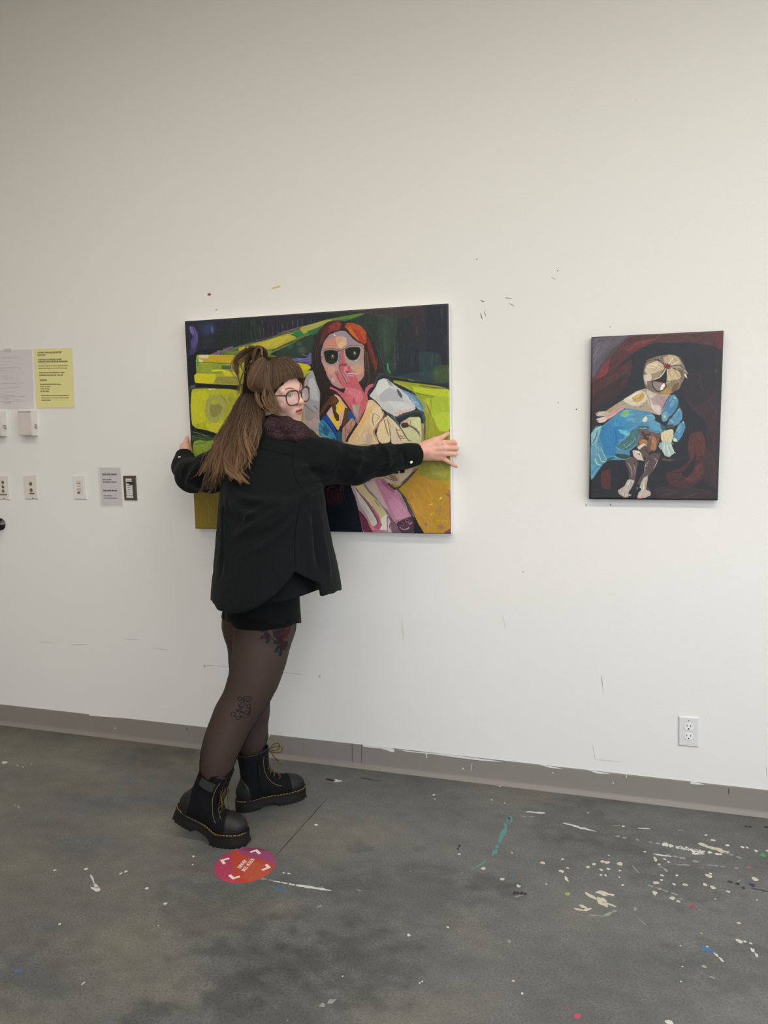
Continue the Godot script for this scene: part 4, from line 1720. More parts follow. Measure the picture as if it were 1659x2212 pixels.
func build_person() -> void:
	person = thing("person", "person in black corduroy overshirt, sheer tights and lace-up boots hugging the large painting", "person", BASE)
	# head frame: x to her left, y up, z forward; she looks over her right shoulder, head tipped towards the room
	var l := cam_basis * Vector3(0.60, 0.33, -0.73)
	var f := cam_basis * Vector3(0.80, -0.15, 0.58)
	f = (f - l.normalized() * f.dot(l.normalized())).normalized()
	l = l.normalized()
	head_frame = Transform3D(Basis(l, f.cross(l), f), Vector3.ZERO)
	head_frame.origin = at(638, 849, 0.34) - head_frame.basis * Vector3(0, 0.004, 0.082)
	build_body()
	build_tights()
	build_jacket()
	build_scarf()
	build_skirt()
	build_hair()
	build_glasses()
	build_boots()

func leg_shape(s: Soft) -> void:
	# right leg, knee bent; left leg straight
	var rl := [at(572, 1290, 0.47), at(571, 1350, 0.49), at(560, 1420, 0.53), at(548, 1468, 0.56), at(531, 1508, 0.585), at(505, 1550, 0.62), at(485, 1595, 0.65), at(472, 1630, 0.672), at(466, 1662, 0.682), at(468, 1712, 0.685)]
	s.chain(rl, [0.108, 0.104, 0.087, 0.076, 0.066, 0.0625, 0.056, 0.047, 0.04, 0.034], 0.05)
	var ll := [at(545, 1290, 0.38), at(540, 1350, 0.385), at(543, 1430, 0.40), at(546, 1490, 0.41), at(545, 1540, 0.41), at(545, 1590, 0.415), at(545, 1650, 0.42)]
	s.chain(ll, [0.102, 0.094, 0.073, 0.058, 0.053, 0.046, 0.04], 0.05)

func build_body() -> void:
	var s := body_shape
	var chest := at(570, 1040, 0.34)
	var waist := at(578, 1150, 0.385)
	var pelvis := at(566, 1262, 0.43)
	s.cap(pelvis, waist, 0.125, 0.105, 0.06)
	s.cap(waist, chest, 0.105, 0.11, 0.06)
	var nape := at(578, 955, 0.335)
	s.cap(chest, nape, 0.1, 0.05, 0.06)
	s.cap(nape, head_frame * Vector3(0, -0.04, -0.02), 0.052, 0.052, 0.02)
	var sr := at(622, 985, 0.345)
	var sl := at(505, 990, 0.31)
	s.cap(sl, sr, 0.06, 0.06, 0.05)
	var wr := at(904, 979, 0.098)
	var wl := at(398, 982, 0.078)
	s.chain([sr, at(765, 1008, 0.28), at(850, 990, 0.175), wr], [0.05, 0.04, 0.036, 0.027], 0.02)
	s.chain([sl, at(412, 1028, 0.21), wl], [0.05, 0.04, 0.026], 0.02)
	leg_shape(s)
	leg_shape(legs)
	var m := MB.new()
	s.into(m, Vector3(-1.9, 0.12, 0.0), Vector3(-0.6, 1.62, 0.85), 0.011)
	m.paint(lin(Color(0.83, 0.68, 0.61)))
	head_into(m)
	hands_into(m)
	var skin := vmat(0.52, 0.4)
	skin.subsurf_scatter_enabled = true
	skin.subsurf_scatter_strength = 0.08
	var body := worn("body", m.mesh(), skin)
	body.set_meta("label", "fair skin of face, neck, hands and legs")
	eyes(body)
	build_nails(body)
	tattoos(body)

func head_into(m: MB) -> void:
	var s := Soft.new()
	s.ell(Vector3(0, 0.03, -0.012), Vector3(0.073, 0.09, 0.093), 0.03)
	s.ell(Vector3(0, -0.03, 0.026), Vector3(0.056, 0.074, 0.06), 0.035)
	s.ell(Vector3(0, -0.097, 0.06), Vector3(0.019, 0.016, 0.018), 0.03)
	for q in [-1.0, 1.0]:
		s.cap(Vector3(q * 0.05, -0.055, 0.0), Vector3(q * 0.014, -0.098, 0.056), 0.017, 0.013, 0.03)
		s.ell(Vector3(q * 0.036, -0.03, 0.062), Vector3(0.025, 0.023, 0.021), 0.03)
		s.cap(Vector3(q * 0.014, 0.023, 0.0815), Vector3(q * 0.046, 0.02, 0.064), 0.011, 0.009, 0.015)
		s.ell(Vector3(q * 0.0715, -0.01, -0.012), Vector3(0.007, 0.03, 0.018), 0.01)
	s.cap(Vector3(0, -0.02, 0.0), Vector3(0, -0.16, -0.03), 0.052, 0.053, 0.03)
	for q in [-1.0, 1.0]:
		s.ell(Vector3(q * 0.0315, 0.004, 0.096), Vector3(0.0195, 0.0125, 0.0155), 0.012, Basis(), 1)
	s.cap(Vector3(0, 0.014, 0.083), Vector3(0, -0.024, 0.103), 0.0078, 0.0095, 0.014)
	s.ell(Vector3(0, -0.029, 0.105), Vector3(0.0115, 0.0105, 0.0115), 0.008)
	for q in [-1.0, 1.0]:
		s.ell(Vector3(q * 0.0115, -0.032, 0.0955), Vector3(0.0075, 0.007, 0.0095), 0.006)
	s.ell(Vector3(0, -0.062, 0.072), Vector3(0.03, 0.022, 0.019), 0.02)
	s.cap(Vector3(-0.019, -0.0625, 0.0835), Vector3(0, -0.0575, 0.0915), 0.0032, 0.005, 0.005)
	s.cap(Vector3(0.019, -0.0625, 0.0835), Vector3(0, -0.0575, 0.0915), 0.0032, 0.005, 0.005)
	s.cap(Vector3(-0.014, -0.069, 0.0845), Vector3(0.014, -0.069, 0.0845), 0.0045, 0.0045, 0.005)
	s.ell(Vector3(0, -0.0695, 0.0895), Vector3(0.012, 0.0058, 0.0055), 0.005)
	s.ell(Vector3(0, -0.0635, 0.095), Vector3(0.016, 0.0017, 0.008), 0.002, Basis(), 1)
	for q in [-1.0, 1.0]:
		s.ell(Vector3(q * 0.0315, 0.003, 0.0735), Vector3(0.017, 0.0125, 0.0135), 0.006)
		s.ell(Vector3(q * 0.0315, 0.0028, 0.09), Vector3(0.0138, 0.0058, 0.011), 0.002, Basis(), 1)
		s.cap(Vector3(q * 0.0055, -0.038, 0.103), Vector3(q * 0.0065, -0.036, 0.1), 0.0026, 0.0026, 0.003, 1)
	var from := m.v.size()
	s.into(m, Vector3(-0.086, -0.165, -0.12), Vector3(0.086, 0.135, 0.13), 0.0022)
	var skin := Color(0.915, 0.745, 0.685)
	for n in range(from, m.v.size()):
		var p := m.v[n]
		var c := skin
		var g := noise.get_noise_3dv(p * 60.0)
		c = c.lerp(Color(0.87, 0.63, 0.57), clampf(exp(-Vector2((absf(p.x) - 0.04) / 0.024, (p.y + 0.032) / 0.02).length_squared()) * 0.5 * float(p.z > 0.03) + g * 0.1, 0, 1))
		c = c.lerp(Color(0.87, 0.62, 0.57), 0.55 * exp(-((p - Vector3(0, -0.03, 0.112)) / 0.013).length_squared()))
		# lips
		var lx := absf(p.x) / 0.0215
		if lx < 1.0 and p.z > 0.06:
			var up := -0.0545 - 0.007 * lx * lx + 0.0012 * cos(lx * 9.0)
			var dn := -0.0752 + 0.0105 * lx * lx
			var w := smoothstep(-0.0012, 0.0012, up - p.y) * smoothstep(-0.0012, 0.0012, p.y - dn)
			c = c.lerp(Color(0.72, 0.38, 0.37), 0.8 * w)
			if absf(p.y + 0.0635) < 0.0016 and lx < 0.8:
				c = Color(0.34, 0.13, 0.13)
		# brows
		for q in [-1.0, 1.0]:
			var bx: float = (p.x * q - 0.0135) / 0.036
			if bx > 0.0 and bx < 1.0 and p.z > 0.03:
				var by := 0.0235 + 0.0075 * sin(bx * 2.3) - 0.006 * bx * bx
				c = c.lerp(Color(0.36, 0.25, 0.19), 0.8 * smoothstep(0.0038, 0.0012, absf(p.y - by)) * smoothstep(0.0, 0.12, bx) * smoothstep(1.0, 0.7, bx))
			# lash line
			var ex: float = (p.x * q - 0.0315) / 0.0145
			var ey: float = p.y - 0.0028
			if absf(ex) < 1.05 and p.z > 0.07:
				var e := absf(Vector2(ex, ey / 0.0064).length() - 1.0)
				c = c.lerp(Color(0.2, 0.12, 0.1), (0.9 if ey > 0.0 else 0.35) * smoothstep(0.3, 0.05, e))
		if p.y > 0.07 or p.z < -0.03:
			c = Color(0.2, 0.14, 0.1)
		m.c.append(lin(c))
	m.put(head_frame, from)

func eyes(body: Node) -> void:
	for q in [-1.0, 1.0]:
		var b := MB.new()
		var rings := []
		var gaze := Vector3(-0.25, 0.05, 1.0).normalized()
		var u := gaze.cross(Vector3.UP).normalized()
		var w := gaze.cross(u)
		for n in 14:
			var t := PI * maxf(n, 0.02) / 13.5
			var ring := []
			for k in 20:
				var d := u * cos(TAU * k / 20) + w * sin(TAU * k / 20)
				ring.append(gaze * cos(t) * 0.0122 + d * sin(t) * 0.0122)
			rings.append(ring)
		b.loft(rings, true, true, true)
		for p in b.v:
			var t := rad_to_deg(p.angle_to(gaze))
			b.c.append(lin(Color(0.03, 0.03, 0.03) if t < 12 else Color(0.33, 0.36, 0.3) if t < 26 else Color(0.2, 0.2, 0.18) if t < 30 else Color(0.86, 0.82, 0.79)))
		var tr := head_frame * Transform3D(Basis(), Vector3(q * 0.0315, 0.0028, 0.0735))
		b.put(tr)
		part("eye", b.mesh(), vmat(0.12, 0.6), body)

func finger(s: Soft, pts: Array, radii: Array) -> void:
	for k in pts.size() - 1:
		s.cap(pts[k], pts[k + 1], radii[k], radii[k + 1], 0.004)

func hands_into(m: MB) -> void:
	var skin := Color(0.88, 0.7, 0.62)
	# right hand: back of the hand to the room, fingers bent round the right edge of the canvas
	var s := Soft.new()
	var wr := at(899, 979, 0.1)
	s.cap(wr, at(925, 975, 0.093), 0.027, 0.026, 0.02)
	s.cap(wr + Vector3(0, 0.008, -0.004), at(920, 968, 0.088), 0.024, 0.022, 0.02)
	var mcp := [at(957, 957, 0.082), at(961, 968, 0.083), at(960, 979.5, 0.08), at(955, 989, 0.074)]
	var root := [at(918, 965, 0.088), at(918, 972, 0.09), at(917, 979, 0.09), at(916, 986, 0.086)]
	for k in 4:
		s.cap(root[k], mcp[k], 0.0165, 0.0128, 0.014)
	finger(s, [mcp[0], at(980, 955.5, 0.07), at(983, 958, 0.044), at(980.5, 960, 0.022)], [0.0112, 0.0098, 0.0085, 0.0075])
	finger(s, [mcp[1], at(983.5, 968, 0.071), at(986, 969.5, 0.043), at(983, 971, 0.02)], [0.0115, 0.01, 0.0088, 0.0078])
	finger(s, [mcp[2], at(981, 980.5, 0.068), at(984, 981.5, 0.043), at(981.5, 982, 0.022)], [0.0112, 0.0097, 0.0085, 0.0075])
	finger(s, [mcp[3], at(968, 997, 0.063), at(978, 1003.5, 0.052), at(986, 1007.5, 0.043)], [0.0105, 0.0085, 0.0074, 0.0064])
	s.cap(at(917, 962, 0.09), at(940, 950, 0.078), 0.0155, 0.0125, 0.014)
	finger(s, [at(938, 951, 0.08), at(955, 944.5, 0.066), at(967.5, 936.5, 0.056)], [0.0125, 0.0098, 0.0078])
	# tendons
	for k in 3:
		s.cap(root[k].lerp(mcp[k], 0.3) + Vector3(0.002, 0.001, 0.0145), mcp[k] + Vector3(0.0, 0.0, 0.0095), 0.002, 0.0035, 0.008)
	s.into(m, Vector3(-0.79, 1.28, 0.0), Vector3(-0.53, 1.5, 0.15), 0.003)
	# left hand: thumb up along the outer edge of the canvas, fingers bent behind the forearm
	var h := Soft.new()
	var wl := at(398, 986, 0.085)
	h.cap(wl, at(400, 968, 0.068), 0.026, 0.023, 0.02)
	h.cap(at(396, 978, 0.08), at(398, 964, 0.07), 0.017, 0.015, 0.012)
	finger(h, [at(397, 968, 0.072), at(401.5, 956, 0.066), at(404.5, 945, 0.058)], [0.0145, 0.0105, 0.0082])
	var lm := [at(405, 961, 0.055), at(406, 967, 0.055), at(407, 973, 0.055), at(407, 979, 0.057)]
	for k in 4:
		h.cap(at(401, 972 + k * 3, 0.07), lm[k], 0.0135, 0.0115, 0.01)
		finger(h, [lm[k], lm[k] + Vector3(0.0, 0.004, -0.02), lm[k] + Vector3(-0.008, 0.012, -0.036), lm[k] + Vector3(-0.013, 0.016, -0.04)], [0.0102, 0.0092, 0.008, 0.007])
	h.into(m, Vector3(-1.86, 1.3, 0.0), Vector3(-1.68, 1.5, 0.15), 0.003)
	while m.c.size() < m.v.size():
		var p := m.v[m.c.size()]
		var g := noise.get_noise_3dv(p * 45.0)
		var c := skin.lerp(Color(0.84, 0.57, 0.51), clampf(0.25 + g * 0.5, 0, 1))
		m.c.append(lin(c))
	nails = [[at(967.8, 935.5, 0.0635), Vector3(0.55, 0.75, 0.0)], [at(986, 1006.2, 0.0495), Vector3(0.8, -0.4, 0.0)], [at(404.6, 944.0, 0.0665), Vector3(0.3, 1.0, 0.0)]]

var nails := []
func build_nails(body: Node) -> void:
	for q in nails:
		var b := MB.new()
		var d: Vector3 = q[1].normalized()
		var sd := d.cross(Vector3.BACK)
		var ring := []
		for k in 12:
			ring.append(q[0] + d * cos(TAU * k / 12) * 0.0055 + sd * sin(TAU * k / 12) * 0.0042)
		var mid: Vector3 = q[0] + Vector3(0, 0, 0.0012)
		for k in 12:
			b.tri(mid, ring[(k + 1) % 12], ring[k])
		part("nail", b.mesh(), mat(Color(0.86, 0.68, 0.62), 0.3), body)

func build_tights() -> void:
	var s := Soft.new()
	leg_shape(s)
	s.grow = 0.0028
	s.half(Vector3(0, 0.86, 0), Vector3.UP)
	var m := MB.new()
	s.into(m, Vector3(-1.55, 0.1, 0.2), Vector3(-1.0, 0.9, 0.85), 0.008)
	var t := mat(Color(0.075, 0.068, 0.078, 0.735), 0.6, 0.3)
	t.transparency = BaseMaterial3D.TRANSPARENCY_ALPHA
	var o := worn("tights", m.mesh(), t)
	o.set_meta("label", "sheer black tights")


func fabric(c: Color, stripe: bool) -> StandardMaterial3D:
	var m := mat(c, 0.9, 0.25)
	m.rim_enabled = true
	m.rim = 0.42
	m.rim_tint = 0.6
	if stripe:
		var im := Image.create(16, 8, false, Image.FORMAT_RGB8)
		var hm := Image.create(16, 8, false, Image.FORMAT_L8)
		for x in 16:
			var g := absf(sin(PI * (x + 0.5) / 16.0))
			for y in 8:
				im.set_pixel(x, y, Color.WHITE * lerpf(0.72, 1.0, sqrt(g)))
				hm.set_pixel(x, y, Color.WHITE * sqrt(g))
		m.albedo_texture = ImageTexture.create_from_image(im)
		m.heightmap_enabled = true
		m.heightmap_texture = ImageTexture.create_from_image(hm)
		m.heightmap_scale = 0.06
	return m

func fold_height(p: Vector3) -> float:
	var h := 0.0
	for e in folds:
		if p.distance_squared_to(e[2]) > e[3]:
			continue
		var best := 1.0
		var bt := 0.0
		var pts: PackedVector3Array = e[0]
		var n := pts.size() - 1
		for s in n:
			var ab := pts[s + 1] - pts[s]
			var w := p - pts[s]
			var t := clampf(w.dot(ab) / ab.length_squared(), 0.0, 1.0)
			var d2 := (w - ab * t).length_squared()
			if d2 < best:
				best = d2
				bt = (s + t) / n
		if best < e[4] * 4.0:
			h += e[1] * exp(-best / e[4]) * minf(1.0, 0.15 + 3.0 * minf(bt, 1.0 - bt))
	h += 0.0045 * noise.get_noise_3d(p.x * 7.0, p.y * 3.5, p.z * 7.0) + 0.0016 * noise.get_noise_3dv(p * 24.0)
	for e in cuffs:
		h *= smoothstep(0.02, 0.09, p.distance_to(e)) * 0.9 + 0.1
	if p.y < 1.05:
		h *= smoothstep(0.8, 1.05, p.y) * 0.5 + 0.5
	return h

func on_jacket(px: float, py: float, off := 0.001) -> Vector3:
	var p := jacket.march(EYE, ray(px, py).normalized())
	return p + jacket.slope(p) * (fold_height(p) + off)

func build_jacket() -> void:
	var s := jacket
	var q := func(y: float, px: float, py: float, z: float, w: float, d: float, turn: float) -> Array:
		var p := at(px, py, z)
		return [y, p.x, p.z, w, d, turn]
	s.column([q.call(0.70, 598, 1340, 0.43, 0.262, 0.25, 36), q.call(0.88, 598, 1270, 0.43, 0.255, 0.242, 37), q.call(1.0, 595, 1205, 0.41, 0.25, 0.225, 41), q.call(1.12, 590, 1140, 0.39, 0.24, 0.205, 48), q.call(1.27, 586, 1052, 0.365, 0.225, 0.178, 58), q.call(1.34, 582, 1010, 0.35, 0.205, 0.15, 62), q.call(1.40, 580, 975, 0.34, 0.165, 0.11, 65), q.call(1.44, 578, 950, 0.335, 0.11, 0.085, 66), q.call(1.475, 577, 935, 0.335, 0.07, 0.07, 66)])
	s.hem.resize(120)
	var edge := [[450, 1285], [456, 1296], [470, 1319], [500, 1328], [530, 1323], [560, 1312], [600, 1284], [634, 1243], [640, 1232], [646, 1243], [670, 1254], [689, 1264], [694, 1291], [720, 1283], [745, 1272], [760, 1270]]
	for n in 120:
		var phi := TAU * n / 120.0
		var deg := n * 3.0
		var y := 0.85
		if deg >= 18 and deg <= 204:
			for it in 8:
				var p := to_px(s.col_point(y, phi))
				y += (p.y - lerp_list(edge, p.x)) / 572.0
		s.hem[n] = y
	for n in range(69, 126):   # the hidden side runs between the two ends in view
		s.hem[n % 120] = lerpf(s.hem[68], s.hem[6], (n - 68) / 58.0)
	s.draped(0.0, 0.0, 0.05)
	var sr := at(625, 990, 0.35)
	s.cap(at(585, 955, 0.335), sr, 0.06, 0.082, 0.05)
	var ra := [sr, at(695, 996, 0.325), at(765, 1005, 0.27), at(830, 992, 0.205), at(882, 983.5, 0.13), at(903, 980.5, 0.102)]
	s.chain(ra, [0.085, 0.086, 0.07, 0.056, 0.0435, 0.0425], 0.025)
	var sl := at(505, 1000, 0.31)
	s.cap(at(565, 955, 0.33), sl, 0.06, 0.08, 0.05)
	var la := [sl, at(455, 1020, 0.265), at(416, 1027, 0.215), at(397, 1008, 0.14), at(398, 982, 0.09)]
	s.chain(la, [0.082, 0.078, 0.066, 0.048, 0.037], 0.025)
	cuffs = [ra[-1], la[-1]]
	# hollow skirt of the shirt, hem, cuff openings
	s.draped(0.013, 0.5, 0.004, 1)
	s.hemmed()
	for e in [[ra, 0.0315], [la, 0.028]]:
		var d: Vector3 = (e[0][-1] - e[0][-2]).normalized()
		s.cap(e[0][-1] - d * 0.02, e[0][-1] + d * 0.08, e[1], e[1], 0.003, 1)
		s.ell(e[0][-1] + d * 0.2, Vector3.ONE * 0.2, 0.003, Basis(), 1)
	var m := MB.new()
	s.into(m, Vector3(-1.92, 0.68, 0.0), Vector3(-0.64, 1.5, 0.76), 0.0065)
	# folds
	for e in [[8, 10, 510, 1062, 538, 1080, 570, 1084, 605, 1078], [8, 10, 497, 1076, 512, 1098, 535, 1113, 562, 1113], [10, 12, 647, 1075, 600, 1105, 555, 1135, 505, 1163], [7, 9, 645, 1085, 612, 1115, 585, 1135, 556, 1150], [7, 9, 640, 1076, 590, 1090, 550, 1112, 520, 1142], [6, 11, 650, 1092, 620, 1135, 580, 1175, 530, 1200], [9, 9, 694, 1050, 672, 1062, 650, 1078], [-6, 8, 480, 1078, 480, 1150, 476, 1250], [5, 8, 490, 1074, 490, 1150, 488, 1240], [5, 11, 663, 1105, 668, 1170, 672, 1236], [5, 11, 690, 1100, 700, 1180, 712, 1255], [-5, 9, 677, 1100, 684, 1170, 692, 1240],
		[6, 8, 641, 968, 660, 955, 684, 947], [7, 9, 640, 1018, 670, 1008, 703, 992], [7, 9, 731, 962, 722, 990, 697, 1022], [-5, 8, 752, 968, 742, 1000, 725, 1034], [7, 8, 779, 966, 776, 995, 764, 1030], [5, 8, 803, 963, 812, 980, 800, 1010], [5, 6, 828, 962, 840, 985, 838, 1010], [5, 6, 857, 961, 867, 980], [-4, 5, 869, 961, 872, 980, 876, 1002], [5, 9, 650, 1040, 690, 1036, 730, 1030], [5, 8, 745, 985, 775, 996, 805, 998], [5, 7, 800, 1022, 825, 1004, 850, 996],
		[7, 10, 432, 1000, 418, 1025, 402, 1052], [-6, 9, 447, 1008, 440, 1035, 430, 1060], [6, 8, 415, 996, 402, 1012, 392, 1030], [5, 9, 468, 1035, 445, 1048, 420, 1054]]:
		var line := []
		for k in range(2, e.size(), 2):
			line.append(Vector2(e[k], e[k + 1]))
		var pts := PackedVector3Array()
		var mid := Vector3.ZERO
		for c2 in curve(line, 3):
			var p := s.march(EYE, ray(c2.x, c2.y).normalized(), 3.6)
			if s.field(p, s.all()) < 0.01:
				pts.append(p)
				mid += p
		if pts.size() < 2:
			continue
		mid /= pts.size()
		var rr := 0.0
		for p in pts:
			rr = maxf(rr, p.distance_to(mid))
		var wide: float = e[1] * 0.85 / 572.0
		folds.append([pts, e[0] * 0.0024, mid, pow(rr + wide * 2.2, 2), wide * wide])
	var nrm := PackedVector3Array()
	nrm.resize(m.v.size())
	for k in range(0, m.i.size(), 3):
		var n := (m.v[m.i[k + 1]] - m.v[m.i[k]]).cross(m.v[m.i[k + 2]] - m.v[m.i[k]])
		for t in 3:
			nrm[m.i[k + t]] += n
	m.uv.resize(m.v.size())
	var axis_r := ra
	for k in m.v.size():
		var p := m.v[k]
		m.v[k] = p + nrm[k].normalized() * fold_height(p)
		# cords: upright on the body, along the arm on the sleeves
		var near := s.nearest(p)
		if near == 0 or near == 1 or near == 7:
			var g := clampi(int((p.y - s.col_lo) / (s.col_hi - s.col_lo) * 95.0), 0, 95)
			m.uv[k] = Vector2(atan2(p.x - s.col_mid[g].x, p.z - s.col_mid[g].y) * 0.2 / 0.0048, p.y / 0.05)
		else:
			var d: Vector3 = (s.b[near] - s.a[near]).normalized()
			var u := d.cross(Vector3.BACK).normalized()
			var w := p - s.a[near]
			m.uv[k] = Vector2(atan2(w.dot(u), -w.dot(d.cross(u))) * 0.065 / 0.0048, w.dot(d) / 0.05)
	var o := worn("jacket", m.mesh(), fabric(Color(0.075, 0.088, 0.094), true))
	o.set_meta("label", "black corduroy overshirt with a curved hem")
	jacket_details(o)

func skirt_ring(y0: float, hem_px: Array, mid: Vector3, w: float, d: float, turn: float, flare: float) -> MB:
	var b := MB.new()
	var rings := []
	var a := deg_to_rad(turn)
	var f := Vector3(cos(a), 0, -sin(a))
	var r := Vector3(sin(a), 0, cos(a))
	var low := []
	for n in 72:
		var phi := TAU * n / 72
		var g := 1.0 + 0.012 * sin(phi * 9.0 + 1.0) + 0.01 * sin(phi * 5.0)
		var dir := f * d * cos(phi) + r * w * sin(phi)
		var y := 0.78
		for it in 8:
			var p := to_px(Vector3(mid.x, y, mid.z) + dir * flare * g)
			y += (p.y - lerp_list(hem_px, p.x)) / 572.0
		low.append([dir, y, g])
	for t in 9:
		var ring := []
		for e in low:
			var k := t / 8.0
			ring.append(Vector3(mid.x, lerpf(y0, e[1], k), mid.z) + e[0] * lerpf(1.0, flare * lerpf(1.0, e[2], k), k))
		rings.append(ring)
	# a turned-in edge gives the cloth thickness
	for inn in [0.985, 0.97]:
		var ring := []
		for e in low:
			ring.append(Vector3(mid.x, e[1] + (0.0 if inn > 0.98 else 0.03), mid.z) + e[0] * flare * e[2] * inn)
		rings.append(ring)
	rings.reverse()
	b.loft(rings)
	return b

func build_skirt() -> void:
	var mid := at(567, 1300, 0.44)
	var o := worn("skirt", skirt_ring(1.0, [[480, 1337], [490, 1341], [540, 1346], [600, 1348], [648, 1346], [655, 1345]], mid, 0.165, 0.133, 38, 1.06).mesh(), fabric(Color(0.055, 0.058, 0.065), false))
	o.set_meta("label", "short black skirt")
	var sh2 := Soft.new()
	leg_shape(sh2)
	sh2.grow = 0.006
	sh2.half(Vector3(0, 0.86, 0), Vector3.UP, 0.003)
	sh2.half(at(560, 1357, 0.59), Vector3(0.02, -1, 0.05), 0.003)
	var sm := MB.new()
	sh2.into(sm, Vector3(-1.55, 0.66, 0.2), Vector3(-1.0, 0.9, 0.85), 0.007)
	o = worn("shorts", sm.mesh(), fabric(Color(0.03, 0.03, 0.033), false))
	o.set_meta("label", "tight black shorts edge under the skirt")
	var sh := at(590, 1250, 0.43)
	o = worn("shirt", skirt_ring(0.98, [[450, 1322], [500, 1318], [560, 1306], [610, 1299], [650, 1288], [688, 1274], [700, 1272]], sh, 0.19, 0.15, 38, 1.12).mesh(), fabric(Color(0.07, 0.075, 0.085), false))
	o.set_meta("label", "dark shirt hem showing under the overshirt")

func jacket_details(jk: Node) -> void:
	# stitched seams: armhole, yoke, side, back hem edge
	var thread := mat(Color(0.045, 0.05, 0.054), 0.9, 0.2)
	for line in [[[641, 942], [636, 965], [633, 990], [634, 1015], [640, 1040], [652, 1056]], [[556, 968], [590, 976], [634, 984]], [[646, 1085], [640, 1120], [637, 1165], [637, 1200], [639, 1222]], [[866, 960], [870, 980], [876, 1005]]]:
		var pts := []
		for q in line:
			pts.append(Vector2(q[0], q[1]))
		var path := []
		for q in curve(pts, 5):
			path.append(on_jacket(q.x, q.y, 0.0003))
		var b := MB.new()
		b.tube(path, [0.001], 6)
		part("seam", b.mesh(), thread, jk)
	# pearl snaps on the cuffs
	for q in [[888.5, 998.5, 0.0062], [387.5, 987, 0.0055]]:
		var p := on_jacket(q[0], q[1], 0.0)
		var n := jacket.slope(p)
		var u := n.cross(Vector3.UP).normalized()
		var w := u.cross(n)
		var rings := []
		for e in [[1.0, 0.0], [1.0, 0.25], [0.85, 0.38], [0.8, 0.3], [0.5, 0.48], [0.15, 0.52]]:
			var ring := []
			for k in 20:
				ring.append(p + (u * cos(TAU * k / 20) - w * sin(TAU * k / 20)) * q[2] * e[0] * -1.0 + n * q[2] * e[1])
			rings.append(ring)
		var b := MB.new()
		b.loft(rings, true, false, true)
		var pearl := mat(Color(0.93, 0.92, 0.9), 0.18, 0.7)
		var o := part("snap_button", b.mesh(), pearl, jk)
		o.set_meta("label", "pearl snap button")
	# unfastened end of the right cuff hanging below the sleeve
	var b := MB.new()
	var rows := []
	for e in [[[836, 1003, 0.17], [855, 1000, 0.15], [874, 999, 0.135]], [[837, 1014, 0.168], [856, 1012, 0.15], [874, 1010, 0.135]], [[838, 1024.5, 0.165], [856, 1023, 0.148], [873.5, 1021.5, 0.134]]]:
		var row := []
		for q in e:
			row.append(at(q[0], q[1], q[2]))
		for k in [2, 1, 0]:
			row.append(row[k] - Vector3(0, 0, 0.003))
		rows.append(row)
	rows.reverse()
	b.loft(rows, true, true, true)
	part("cuff_flap", b.mesh(true, 0.7), fabric(Color(0.085, 0.097, 0.102), false), jk)
	b = MB.new()
	var rings := []
	var c := at(862, 1019.5, 0.1455)
	for e in [[0.0042, 0.0], [0.0042, 0.0015], [0.0028, 0.002], [0.0022, 0.001]]:
		var ring := []
		for k in 16:
			ring.append(c + Vector3(cos(TAU * k / 16) * e[0], sin(TAU * k / 16) * e[0], e[1]))
		rings.append(ring)
	b.loft(rings, true, false, true)
	part("snap_stud", b.mesh(), mat(Color(0.75, 0.75, 0.74), 0.25), jk)

